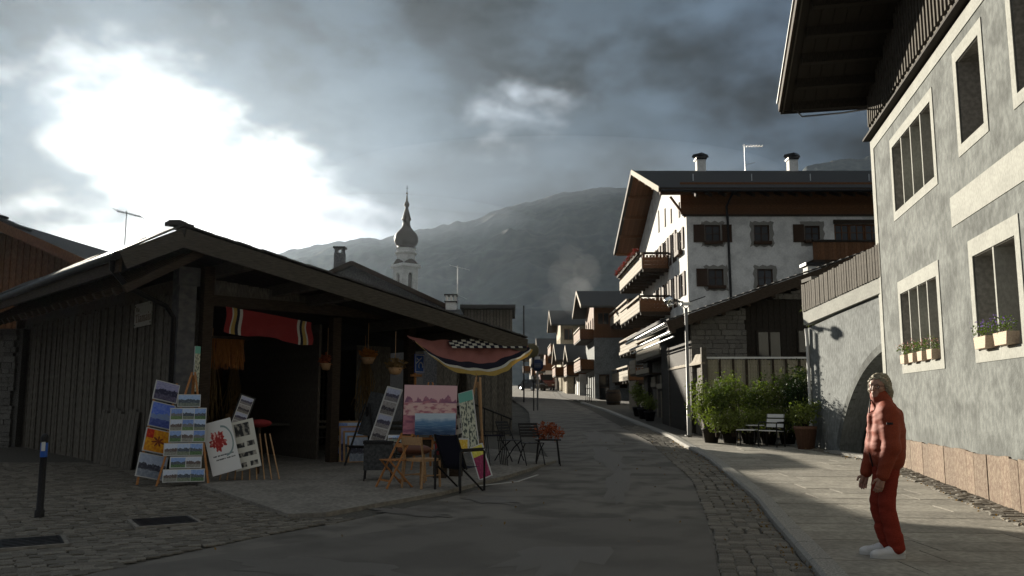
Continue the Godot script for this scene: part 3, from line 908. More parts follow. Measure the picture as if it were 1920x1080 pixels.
func arch_wall():
	var o := thing("arched_wall", "pale rendered wall with a low arch and a plank balustrade on top", "wall", frame(8.1, 0, 23.3, 177.0))
	var L := 4.9
	var poly := PackedVector2Array([Vector2(0, -0.2), Vector2(0, 3.52), Vector2(L, 3.98), Vector2(L, 2.7)])
	for k in 19:
		var u := lerpf(4.75, 1.5, k / 18.0)
		poly.append(Vector2(u, -1.0 + sqrt(3.8 * 3.8 - (5.2 - u) * (5.2 - u))))
	poly.append(Vector2(1.5, -0.2))
	var st := S()
	prism(st, poly, -0.55, 0)
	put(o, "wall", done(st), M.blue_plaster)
	st = S()                                                  # raised band round the arch
	var inner := []
	var outer := []
	for k in 25:
		var a := lerpf(deg_to_rad(97), deg_to_rad(159), k / 24.0)
		inner.append(Vector2(5.2 + cos(a) * 3.8, -1.0 + sin(a) * 3.8))
		outer.append(Vector2(5.2 + cos(a) * 3.98, -1.0 + sin(a) * 3.98))
	outer.reverse()
	prism(st, PackedVector2Array(inner + outer), -0.1, 0.012)
	put(o, "arch_band", done(st), M.grey_plaster)
	bx(o, "passage_wall", Vector3(3.0, 1.6, -2.1), Vector3(5.0, 3.8, 0.2), M.blue_plaster)
	bx(o, "passage_plinth", Vector3(3.0, 0.35, -1.98), Vector3(5.0, 0.9, 0.06), M.concrete)
	bx(o, "passage_ceiling", Vector3(2.6, 3.2, -1.28), Vector3(5.0, 0.2, 1.4), M.concrete)
	bx(o, "passage_side", Vector3(0.3, 1.5, -1.28), Vector3(0.6, 3.4, 1.4), M.blue_plaster)
	bx(o, "doorstep", Vector3(3.2, 0.24, 0.2), Vector3(3.3, 0.16, 0.35), M.kerb)
	# sloping coping
	var sl := Basis(Vector3.BACK, atan(0.075))
	bx(o, "coping", Vector3(L / 2 - 0.05, 3.98, -0.02), Vector3(L + 0.1, 0.37, 0.2), M.white_trim, sl)
	for k in 36:
		var u := -0.02 + k * 0.135
		var h := 0.74 + rng.randf_range(-0.02, 0.02)
		bx(o, "plank", Vector3(u, 3.92 + u * 0.075 + h / 2 + 0.05, 0.09 + rng.randf_range(-0.006, 0.006)), Vector3(0.105, h, 0.03), M.old_wood, Basis(Vector3.BACK, rng.randf_range(-0.012, 0.012)))
	beam(o, "rail", Vector3(-0.05, 4.5, 0.05), Vector3(L, 4.87, 0.05), 0.05, 0.09, M.dark_wood)
	rod(o, "downpipe", [Vector3(0.05, 3.5, 0.07), Vector3(0.06, 3.2, 0.06), Vector3(0.06, 0.2, 0.06)], 0.045, M.white_metal)
	# stone gate pier with a climbing plant above
	var p := thing("stone_pier", "squat rubble stone pier with flat cap beside the plank balustrade", "pier", frame(8.9, 0, 24.6, 177.0))
	for j in 9:
		for i in 3:
			bx(p, "stone", Vector3((i - 1) * 0.17 + (0.05 if j % 2 else -0.05), 3.7 + j * 0.145 + 0.07, rng.randf_range(0, 0.03)), Vector3(0.16, 0.13, 0.5), M["rubble%d" % rng.randi_range(0, 2)], Basis(Vector3.UP, rng.randf_range(-0.08, 0.08)))
	bx(p, "core", Vector3(0, 2.4, 0), Vector3(0.42, 5.0, 0.42), M.rubble0)
	bx(p, "cap", Vector3(0, 5.04, 0), Vector3(0.72, 0.1, 0.68), M.rubble1)
	shrub("climbing_plant", "small leafy climber beside the stone pier", 8.55, 24.4, 3.2, 0.28, 1.2, 500, 0.07, M.leaf2, "")

func gable_body(o, x0, x1, z0, z1, y0, ye, yr, m, hole := []):         # a plain house body, gables on the local x ends
	var st := S()
	var zc: float = (z0 + z1) / 2
	sbox(st, Vector3((x0 + x1) / 2, (y0 + ye) / 2, zc), Vector3(x1 - x0, ye - y0, z1 - z0))
	for x in [x0, x1]:
		var a := Vector3(x, ye, z0)
		var b := Vector3(x, yr, zc)
		var c := Vector3(x, ye, z1)
		if x == x0: tri(st, a, b, c)
		else: tri(st, c, b, a)
	put(o, "wall", done(st), m)

func roof_two(o, x0, x1, z0, z1, ye, yr, t, m, called := "roof") -> Node3D:   # ridge along local x
	var st := S()
	var zc: float = (z0 + z1) / 2
	for s in [0, 1]:
		var z: float = z1 if s == 0 else z0
		var a := Vector3(x0, ye, z)
		var b := Vector3(x0, yr, zc)
		var c := Vector3(x1, yr, zc)
		var d := Vector3(x1, ye, z)
		var up := Vector3(0, t, 0)
		if s == 0:
			quad(st, a + up, b + up, c + up, d + up); quad(st, d, c, b, a)
			quad(st, a, a + up, d + up, d)
			quad(st, b, b + up, a + up, a); quad(st, d, d + up, c + up, c)
		else:
			quad(st, d + up, c + up, b + up, a + up); quad(st, a, b, c, d)
			quad(st, d, d + up, a + up, a)
			quad(st, a, a + up, b + up, b); quad(st, c, c + up, d + up, d)
	return put(o, called, done(st), m)

func roof_mono(o, pts: Array, t, m, called := "roof"):                     # a slab over four corners, clockwise seen from above
	var st := S()
	var up := Vector3(0, t, 0)
	quad(st, pts[0] + up, pts[1] + up, pts[2] + up, pts[3] + up)
	quad(st, pts[3], pts[2], pts[1], pts[0])
	for k in 4: quad(st, pts[k], pts[k] + up, pts[(k + 1) % 4] + up, pts[(k + 1) % 4])
	return put(o, called, done(st), m)

func rubble_wall(o, u0, y0, u1, yl: Callable, z, mi := 0):                 # coursed stones on a front, top given by yl(u)
	var y: float = y0
	var j := 0
	while y < 9.0:
		var h := rng.randf_range(0.1, 0.22)
		var u: float = u0 - (0.1 if j % 2 else 0.0)
		var any := false
		while u < u1:
			var w := rng.randf_range(0.14, 0.46)
			var a := maxf(u, u0)
			var b := minf(u + w, u1)
			if y + h < yl.call((a + b) / 2) and b - a > 0.08:
				any = true
				bx(o, "stone", Vector3((a + b) / 2, y + h / 2, z + rng.randf_range(0, 0.025)), Vector3(b - a - 0.012, h - 0.012, 0.14), M["rubble%d" % rng.randi_range(0, 2)], Basis(Vector3.BACK, rng.randf_range(-0.05, 0.05)) * Basis(Vector3.UP, rng.randf_range(-0.08, 0.08)))
			u += w
		if not any: break
		y += h
		j += 1

func barn():
	var o := thing("stone_barn", "low dark stone barn with sloping roof and a glazed timber front", "barn", frame(0, 0, 29.0, 90.0))
	var line := func(u): return 3.95 + (u - 5.0) * 0.345
	var st := S()
	prism(st, PackedVector2Array([Vector2(6.1, -0.2), Vector2(6.1, 4.2), Vector2(12.6, 6.45), Vector2(12.6, -0.2)]), -6.0, -0.25)
	put(o, "core", done(st), M.black_wood)
	rubble_wall(o, 6.1, 2.2, 8.0, func(u): return 4.25 + (u - 6.1) * 0.345, -0.14)
	# lit-up lintel band of stone over the timber front
	rubble_wall(o, 8.0, 5.0, 10.9, func(u): return 4.25 + (u - 6.1) * 0.345, -0.14)
	for k in 14:
		bx(o, "plank", Vector3(8.1 + k * 0.2, 3.6, -0.2), Vector3(0.19, 3.0, 0.04), M.black_wood)
	window(o, 8.35, 2.6, 9.25, 3.95, -0.15, 2, 1, M.black_wood, 0.07)
	bx(o, "curtain", Vector3(8.95, 3.3, -0.165), Vector3(0.3, 1.2, 0.012), M.curtain)
	window(o, 9.75, 3.15, 10.95, 3.98, -0.15, 1, 1, M.black_wood, 0.05)
	var ry := 0.345
	roof_mono(o, [Vector3(5.2, 4.02, 0.55), Vector3(5.2, 4.02, -6.5), Vector3(13, 4.02 + 7.8 * ry, -6.5), Vector3(13, 4.02 + 7.8 * ry, 0.55)], 0.16, M.roof)
	beam(o, "verge_board", Vector3(5.2, 4.0, 0.58), Vector3(13, 4.0 + 7.8 * ry, 0.58), 0.05, 0.34, M.dark_wood)
	for k in 9:
		var u := 5.4 + k * 0.85
		bx(o, "purlin", Vector3(u, 3.84 + (u - 5.2) * ry, 0.1), Vector3(0.14, 0.18, 0.8), M.dark_wood)
	for k in 30:
		var a := 5.25 + k * 0.255
		bx(o, "roof_shingle", Vector3(a + 0.13, 4.2 + (a + 0.13 - 5.2) * ry + 0.035, 0.36), Vector3(0.29, 0.035, 0.46), M.roof2, Basis(Vector3.BACK, atan(ry) - 0.08))
	# street side eave: gutter tubes
	for q in [[5.16, 4.12, 0.055], [5.32, 3.84, 0.045], [5.42, 3.68, 0.03]]:
		rod(o, "gutter", [Vector3(q[0], q[1], 0.4), Vector3(q[0], q[1] - 0.02, -9.5)], q[2], M.zinc)
	# satellite of small things on the white house side
	var c := thing("chimney", "low white chimney stub with dark cap behind the barn roof", "chimney", spot(12.1, 5.2, 34))
	bx(c, "stack", Vector3(0, 0.6, 0), Vector3(0.55, 2.2, 0.55), M.white_plaster)
	bx(c, "cap", Vector3(0, 1.78, 0), Vector3(0.75, 0.12, 0.75), M.iron)
	# plank fence beside the street, shingled coping catching the sun
	var f := thing("plank_wall", "tall weathered plank wall with shingle coping along the pavement", "wall", frame(6.25, 0, 33.2, 180.0))
	for k in 26:
		var h := 2.75 - gh(33.2 - k * 0.22)
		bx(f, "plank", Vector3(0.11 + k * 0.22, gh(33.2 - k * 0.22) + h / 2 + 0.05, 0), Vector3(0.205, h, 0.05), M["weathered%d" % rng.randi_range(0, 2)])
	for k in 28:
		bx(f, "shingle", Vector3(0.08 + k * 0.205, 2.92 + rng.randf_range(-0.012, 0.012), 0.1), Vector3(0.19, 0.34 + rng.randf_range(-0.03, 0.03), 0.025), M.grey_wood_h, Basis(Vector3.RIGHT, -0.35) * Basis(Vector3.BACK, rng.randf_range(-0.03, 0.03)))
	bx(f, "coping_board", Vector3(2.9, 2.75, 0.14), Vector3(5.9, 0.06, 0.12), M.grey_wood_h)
	bx(f, "post", Vector3(-0.05, 1.9, 0.1), Vector3(0.16, 3.4, 0.16), M.old_wood)
	bx(f, "post", Vector3(5.75, 1.75, 0.1), Vector3(0.16, 3.0, 0.16), M.old_wood)
	# reed fence with white rail behind the hedge
	var r := thing("reed_fence", "pale reed fence with a white top rail behind the hedge", "fence", frame(6.32, 0, 27.7, 90.0))
	bx(r, "rail", Vector3(1.72, 2.93, 0), Vector3(3.6, 0.06, 0.08), M.white_metal)
	for k in 9:
		bx(r, "post", Vector3(-0.03 + k * 0.43, 1.6, 0.02), Vector3(0.06, 2.6, 0.06), M.dark_wood)
	var st2 := S()
	for k in 130:
		sbox(st2, Vector3(0.0 + k * 0.0265, 1.62 + rng.randf_range(-0.02, 0.02), -0.03 + rng.randf_range(-0.006, 0.006)), Vector3(0.022, 2.5, 0.015), Basis(Vector3.BACK, rng.randf_range(-0.006, 0.006)))
	var reeds := put(r, "reeds", done(st2), M.reed)
	reeds.set_meta("kind", "stuff")

func white_chalet():
	var o := thing("white_chalet", "large white chalet with timber gable, broad roof and three tiers of balconies", "chalet", frame(10.0, 0, 48.0, 90.0))
	# local: x to the right along the side front, z out towards the camera; the street gable looks to -x
	var side := [[1.05, 10.55, 1.95, 11.55], [3.85, 10.55, 4.75, 11.55], [6.75, 10.62, 7.65, 11.5], [1.15, 8.0, 2.05, 9.0], [3.95, 8.0, 4.85, 9.0], [6.75, 8.0, 7.65, 9.0], [8.45, 10.6, 12.8, 11.6], [9.5, 8.0, 10.4, 9.0]]
	put(o, "side_wall", wall(0.0, 0.2, 14.0, 12.15, 0.4, side), M.white_plaster)
	for k in 10:
		var y := 12.15 + k * 0.19
		bx(o, "gable_plank", Vector3(6.85, y + 0.09, 0.03), Vector3(14.34, 0.18, 0.06), M["brownh%d" % (k % 3)])
	bx(o, "string_board", Vector3(6.9, 12.1, 0.06), Vector3(14.3, 0.1, 0.1), M.dark_wood)
	bx(o, "inner_wall", Vector3(7.0, 6.5, -3.0), Vector3(13.2, 12.6, 0.3), M.black_wood)
	for k in 6:
		var w: Array = side[k]
		var st := S()                                     # ragged painted surround
		var n := 26
		var po := PackedVector2Array()
		var cx: float = (w[0] + w[2]) / 2
		var cy: float = (w[1] + w[3]) / 2
		for i in n:
			var a := TAU * i / n
			var rx := 0.66 + 0.06 * sin(i * 2.4 + k)
			var ry := 0.72 + 0.06 * cos(i * 3.1 + k)
			po.append(Vector2(cx + clampf(cos(a) * 1.5, -1, 1) * rx, cy + clampf(sin(a) * 1.5, -1, 1) * ry - 0.03))
		var hole := PackedVector2Array([Vector2(w[0], w[1]), Vector2(w[2], w[1]), Vector2(w[2], w[3]), Vector2(w[0], w[3])])
		for part in [[PackedVector2Array([Vector2(-9, -9), Vector2(w[0], -9), Vector2(w[0], 30), Vector2(-9, 30)])], [PackedVector2Array([Vector2(w[2], -9), Vector2(30, -9), Vector2(30, 30), Vector2(w[2], 30)])], [PackedVector2Array([Vector2(w[0], w[3]), Vector2(w[2], w[3]), Vector2(w[2], 30), Vector2(w[0], 30)])], [PackedVector2Array([Vector2(w[0], -9), Vector2(w[2], -9), Vector2(w[2], w[1]), Vector2(w[0], w[1])])]]:
			for piece in Geometry2D.intersect_polygons(po, part[0]): prism(st, piece, -0.01, 0.012)
		put(o, "window_surround", done(st), M.surround)
		window(o, w[0], w[1], w[2], w[3], -0.12, 2, 2, M.shutter, 0.08)
		bx(o, "curtain", Vector3(cx + 0.12, cy, -0.2), Vector3(0.28, 0.9, 0.01), M.curtain)
		bx(o, "flower_trough", Vector3(cx, w[1] - 0.06, 0.14), Vector3(1.0, 0.18, 0.2), M.shutter)
		if k in [0, 2, 3]:
			bx(o, "shutter", Vector3(w[0] - 0.36, cy, 0.05), Vector3(0.62, 1.02, 0.05), M.shutter)
		if k == 0:
			bx(o, "shutter", Vector3(w[2] + 0.34, cy, 0.05), Vector3(0.56, 1.02, 0.05), M.shutter)
	for k in 5:
		window(o, 8.47 + k * 0.87, 10.62, 8.47 + (k + 1) * 0.87 - 0.03, 11.58, -0.08, 2, 2, M.brown1, 0.07)
	window(o, 9.5, 8.0, 10.4, 9.0, -0.1, 2, 2, M.shutter, 0.07)
	bx(o, "lintel", Vector3(10.6, 11.72, 0.06), Vector3(4.4, 0.22, 0.12), M.dark_wood)
	var bal := bx(o, "balcony", Vector3(10.6, 9.28, 0.5), Vector3(7.6, 0.18, 1.1), M.dark_wood)
	bal.set_meta("label", "timber side balcony under a band of windows")
	for k in 34:
		bx(o, "balcony_board", Vector3(6.9 + k * 0.222, 9.85, 1.06), Vector3(0.21, 1.0, 0.04), M["brown%d" % (k % 3)])
	bx(o, "balcony_rail", Vector3(10.6, 10.42, 1.06), Vector3(7.6, 0.12, 0.14), M.black_wood)
	rod(o, "downpipe", [Vector3(2.6, 13.75, 0.4), Vector3(2.6, 13.3, 0.35), Vector3(2.3, 12.6, 0.12), Vector3(2.34, 11.8, 0.1), Vector3(2.4, 5.0, 0.1)], 0.07, M.iron)
	# street gable: local frame turned to -x, u runs from the far end to the near corner
	var G := Node3D.new()
	var gt := Transform3D(Basis(Vector3.UP, -PI / 2), Vector3(0, 0, -18.0))
	var holes := [[16.3, 12.4, 16.9, 13.3], [13.7, 12.6, 14.3, 13.5], [11.6, 12.8, 12.4, 14.0], [9.2, 12.9, 10.0, 14.4], [15.6, 10.35, 16.7, 11.6], [13.3, 10.0, 14.4, 11.9], [10.6, 10.0, 11.8, 11.9], [7.8, 10.0, 9.0, 11.9], [5.0, 10.0, 6.2, 11.9], [15.7, 7.6, 16.8, 9.0], [13.2, 7.2, 14.3, 9.1], [10.6, 7.2, 11.8, 9.1], [7.6, 7.2, 8.8, 9.1], [13.2, 4.4, 14.4, 6.3], [9.6, 4.4, 10.8, 6.3], [15.5, 1.6, 16.7, 3.6], [12.0, 1.4, 14.0, 3.8]]
	put(o, "gable_wall", wall(0.0, 0.2, 17.6, 12.15, 0.4, holes), M.white_plaster, gt)
	var st3 := S()
	prism(st3, PackedVector2Array([Vector2(0.0, 12.15), Vector2(0.0, 13.4), Vector2(8.8, 16.9), Vector2(17.6, 13.4), Vector2(17.6, 12.15)]), -0.38, -0.001)
	put(o, "gable_top", done(st3), M.white_plaster, gt)
	for h in holes:
		var f: Node3D = window(o, h[0], h[1], h[2], h[3], -0.1, 2, 2, M.shutter, 0.08)
		f.transform = gt
		if h[1] < 12.0 and h[0] > 5.0 and h[1] > 4.0:
			for s in [h[0] - 0.29, h[2] + 0.29]:
				put(o, "shutter", UNIT, M.shutter, gt * Transform3D(Basis.from_scale(Vector3(0.5, h[3] - h[1], 0.05)), Vector3(s, (h[1] + h[3]) / 2, 0.05)))
	for h in [holes[0], holes[1], holes[2], holes[3]]:
		put(o, "attic_panel", UNIT, M.shutter, gt * Transform3D(Basis.from_scale(Vector3(0.3, h[3] - h[1], 0.04)), Vector3(h[0] - 0.2, (h[1] + h[3]) / 2, 0.03)))
	put(o, "window_box", UNIT, M.shutter, gt * Transform3D(Basis.from_scale(Vector3(1.3, 0.24, 0.26)), Vector3(16.15, 10.2, 0.15)))
	# roof
	var rf := roof_two(o, -1.75, 15.0, -19.6, 1.55, 13.15, 17.0, 0.22, M.roof)
	for s in [0, 1]:
		var zz: float = 1.55 if s == 0 else -19.6
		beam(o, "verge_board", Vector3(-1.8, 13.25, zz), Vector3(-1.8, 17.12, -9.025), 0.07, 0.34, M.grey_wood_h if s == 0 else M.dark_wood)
	for k in 9:
		var z := 1.2 - k * 2.55
		var y := 13.1 + (10.575 - absf(z + 9.025)) * 0.364
		bx(o, "purlin", Vector3(-0.85, y - 0.1, z), Vector3(1.7, 0.2, 0.2), M.brown1)
	for k in 12:
		for s in [0, 1]:
			var x := -1.55 + k * 0.14
			var zz: float = 1.5 if s == 0 else -19.55
			beam(o, "soffit_board", Vector3(x, 13.12, zz), Vector3(x, 16.97, -9.025), 0.125, 0.02, M["brown%d" % (k % 3)])
	beam(o, "brace", Vector3(-0.05, 12.0, 0.02), Vector3(-0.9, 13.2, 0.02), 0.12, 0.12, M.brown0)
	bx(o, "eave_board", Vector3(6.6, 13.2, 1.58), Vector3(16.8, 0.2, 0.05), M.dark_wood)
	rod(o, "gutter", [Vector3(-1.7, 13.15, 1.68), Vector3(15, 13.15, 1.68)], 0.08, M.iron)
	for k in 18:
		bx(o, "rafter_end", Vector3(0.3 + k * 0.8, 13.18, 0.8), Vector3(0.12, 0.16, 1.5), M.dark_wood, Basis(Vector3.RIGHT, 0.35))
	for k in 4:
		rod(o, "snow_guard", [Vector3(0.5 + k * 3.4, 13.9 + 0.3, -0.2), Vector3(0.5 + k * 3.4, 14.6, -0.2)], 0.03, M.zinc, 5)
	for c in [[2.95, -9.0], [9.25, -9.0]]:
		var ch := bx(rf, "chimney", Vector3(c[0], 17.45, c[1]), Vector3(0.6, 1.3, 0.6), M.white_plaster)
		bx(rf, "chimney_collar", Vector3(c[0], 18.0, c[1]), Vector3(0.74, 0.12, 0.74), M.iron)
		bx(rf, "chimney_throat", Vector3(c[0], 18.1, c[1]), Vector3(0.5, 0.16, 0.5), M.iron)
		var st4 := S()
		lathe(st4, [Vector2(0.0, 18.16), Vector2(0.6, 18.16), Vector2(0.5, 18.36), Vector2(0.0, 18.38)], 4, Vector3(c[0], 0, c[1]), false)
		put(rf, "chimney_cap", done(st4), M.iron)
	var an := S()
	tube(an, [Vector3(6.0, 17.0, -9), Vector3(6.0, 19.1, -9)], 0.018, 5)
	tube(an, [Vector3(5.9, 19.0, -9), Vector3(7.3, 18.9, -9)], 0.018, 4)
	tube(an, [Vector3(6.0, 17.6, -9), Vector3(6.7, 17.8, -9)], 0.015, 4)
	for k in 6: tube(an, [Vector3(6.2 + k * 0.2, 18.97, -9.25), Vector3(6.2 + k * 0.2, 18.97, -8.75)], 0.012, 4)
	put(rf, "antenna", done(an), M.steel)
	# street balconies: [far u, near u, floor y, depth]
	for b in [[1.0, 12.3, 9.9, 1.7], [3.0, 12.6, 7.1, 1.95], [0.0, 9.6, 5.0, 1.7], [-4.0, 6.5, 7.6, 1.9], [-4.5, 5.5, 3.0, 1.8]]:
		balcony(o, gt, b[0], b[1], b[2], b[3])
	var fl := []
	for k in 9:
		var r := RandomNumberGenerator.new()
		r.seed = 90 + k
		var at := o.transform * gt * Transform3D(Basis.IDENTITY, Vector3(1.6 + k * 1.2, 11.05, 1.85))
		var t := thing("flower_trough", "red geranium trough on the upper street balcony, number %s from its far end" % ["one", "two", "three", "four", "five", "six", "seven", "eight", "nine"][k], "flower box", at, "geranium troughs on the upper balcony")
		bx(t, "trough", Vector3(0, -0.05, 0), Vector3(1.0, 0.2, 0.2), M.dark_wood)
		var st5 := S()
		scatter(st5, r, 120, Vector3(0, 0.06, 0.06), Vector3(0.6, 0.22, 0.24), 0.1)
		put(t, "foliage", done(st5), M.leaf_dark)
		st5 = S()
		scatter(st5, r, 130, Vector3(0, 0.12, 0.1), Vector3(0.62, 0.24, 0.26), 0.1)
		put(t, "blossom", done(st5), M.petal_red)

func balcony(o, gt: Transform3D, u0, u1, y, dep):
	var f := put(o, "balcony_floor", UNIT, M.dark_wood, gt * Transform3D(Basis.from_scale(Vector3(u1 - u0, 0.16, dep)), Vector3((u0 + u1) / 2, y + 0.08, dep / 2)))
	var n := int((u1 - u0) / 1.6)
	for k in n + 1:
		put(o, "balcony_joist", UNIT, M.dark_wood, gt * Transform3D(Basis.from_scale(Vector3(0.14, 0.2, dep - 0.1)), Vector3(lerpf(u0 + 0.1, u1 - 0.1, float(k) / n), y - 0.1, dep / 2)))
	for k in 3:                                       # horizontal boards of the street face
		put(o, "balcony_board", UNIT, M.grey_wood_h, gt * Transform3D(Basis.from_scale(Vector3(u1 - u0 + 0.04, 0.22, 0.045)), Vector3((u0 + u1) / 2, y + 0.14 + k * 0.235, dep + 0.01)))
	put(o, "balcony_rail", UNIT, M.grey_wood_h, gt * Transform3D(Basis.from_scale(Vector3(u1 - u0 + 0.1, 0.13, 0.14)), Vector3((u0 + u1) / 2, y + 1.0, dep)))
	for s in [u0, u1]:                                # boarded ends with a cut-out frieze
		for k in 3:
			put(o, "balcony_end_board", UNIT, M["brownh%d" % k], gt * Transform3D(Basis.from_scale(Vector3(0.045, 0.23, dep - 0.06)), Vector3(s, y + 0.14 + k * 0.24, dep / 2)))
		put(o, "balcony_end_rail", UNIT, M.dark_wood, gt * Transform3D(Basis.from_scale(Vector3(0.12, 0.14, dep - 0.08)), Vector3(s, y + 1.0, dep / 2 - 0.04)))
		for k in 8:
			put(o, "balcony_baluster", UNIT, M.brownh1, gt * Transform3D(Basis.from_scale(Vector3(0.04, 0.13, dep / 8 - 0.07)), Vector3(s, y + 0.81, (k + 0.5) * dep / 8)))
	for k in 4:
		put(o, "balcony_post", UNIT, M.brown1, gt * Transform3D(Basis.from_scale(Vector3(0.1, 1.0, 0.1)), Vector3(lerpf(u0 + 0.06, u1 - 0.06, k / 3.0), y + 0.5, dep - 0.08)))

# ---------------------------------------------------------------- houses up the street
func far_street():
	# low timber annex between barn and chalet, its boards catching the sun
	var o := thing("timber_annex", "dark timber lean-to with sunlit balcony boards below the white chalet", "lean-to", frame(6.9, 0, 46.0, 180.0))
	bx(o, "core", Vector3(5.6, 2.6, -2.2), Vector3(10.4, 4.4, 4.0), M.black_wood)
	for k in 44:
		bx(o, "plank", Vector3(0.5 + k * 0.235, 2.4, -0.12), Vector3(0.215, 4.0, 0.05), M["weathered%d" % (k % 3)])
	roof_mono(o, [Vector3(0.1, 4.75, 0.75), Vector3(0.1, 5.6, -4.4), Vector3(11.0, 5.6, -4.4), Vector3(11.0, 4.75, 0.75)], 0.14, M.roof)
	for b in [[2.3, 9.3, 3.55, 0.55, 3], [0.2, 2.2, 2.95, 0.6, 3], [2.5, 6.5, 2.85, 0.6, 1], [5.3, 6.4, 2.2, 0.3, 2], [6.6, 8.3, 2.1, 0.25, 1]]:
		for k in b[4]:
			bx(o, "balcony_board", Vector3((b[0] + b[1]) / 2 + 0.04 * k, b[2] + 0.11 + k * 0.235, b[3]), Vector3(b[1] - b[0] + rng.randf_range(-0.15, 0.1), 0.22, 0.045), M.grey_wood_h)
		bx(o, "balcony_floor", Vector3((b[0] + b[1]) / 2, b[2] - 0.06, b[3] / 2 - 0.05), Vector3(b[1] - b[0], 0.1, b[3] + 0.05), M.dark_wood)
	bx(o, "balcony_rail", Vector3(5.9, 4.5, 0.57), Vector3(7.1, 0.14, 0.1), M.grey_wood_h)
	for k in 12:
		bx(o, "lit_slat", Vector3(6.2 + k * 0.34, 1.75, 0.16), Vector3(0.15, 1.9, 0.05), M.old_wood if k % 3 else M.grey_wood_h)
	bx(o, "post", Vector3(4.9, 2.2, 0.3), Vector3(0.22, 3.4, 0.22), M.black_wood)
	bx(o, "post", Vector3(10.7, 2.2, 0.3), Vector3(0.22, 3.6, 0.22), M.old_wood)
	# brown timber chalet
	house_cross(70.0, 6.75, 13.0, 8.0, 1.7, 6.7, 9.2, 10.9, "timber_chalet", "red brown timber chalet with glazed upper floor over a pale ground floor", M.brownh0, M.blue_plaster, 3)
	house_cross(98.0, 5.6, 11.0, 9.0, 2.6, 7.2, 10.2, 12.2, "beige_house", "beige rendered house with grey roof behind the red brown chalet", M.beige, M.beige, 1)
	house_cross(86.0, 5.5, 9.9, 7.0, 2.2, 4.2, 5.6, 7.3, "red_house", "low dark red timber house with grey roof below the beige house", M.redwood, M.beige, 2)
	house_cross(112.0, 4.4, 9.0, 8.0, 3.0, 5.5, 7.6, 9.8, "small_chalet", "small pale chalet with wooden balcony at the bend of the street", M.brownh1, M.white_plaster, 2)
	house_cross(138.0, 3.0, 8.0, 10.0, 3.8, 6.4, 8.4, 11.0, "pale_house", "pale house closing the view beyond the parked cars", M.beige, M.white_plaster, 2)
	house_cross(124.0, 4.0, 8.5, 7.0, 3.4, 5.4, 6.8, 8.6, "brown_cottage", "small brown cottage between the pale house and the small chalet", M.brownh2, M.beige, 1)
	house_cross(79.0, 6.2, 10.5, 5.0, 2.0, 4.0, 5.2, 6.6, "stone_cottage", "low cottage with steep grey roof between the red house and the red brown chalet", M.redwood, M.white_plaster, 1)
	# things by the doors
	plank_fence(6.7, 49.0, 9)

func plank_fence(x, d, n):
	var o := thing("picket_screen", "row of upright sunlit planks beside the timber lean-to", "fence", frame(x, gh(d), d, 180.0))
	for k in n:
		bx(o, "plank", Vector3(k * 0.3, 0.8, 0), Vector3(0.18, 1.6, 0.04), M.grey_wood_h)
	bx(o, "rail", Vector3(n * 0.15 - 0.15, 0.6, -0.04), Vector3(n * 0.3, 0.1, 0.04), M.dark_wood)

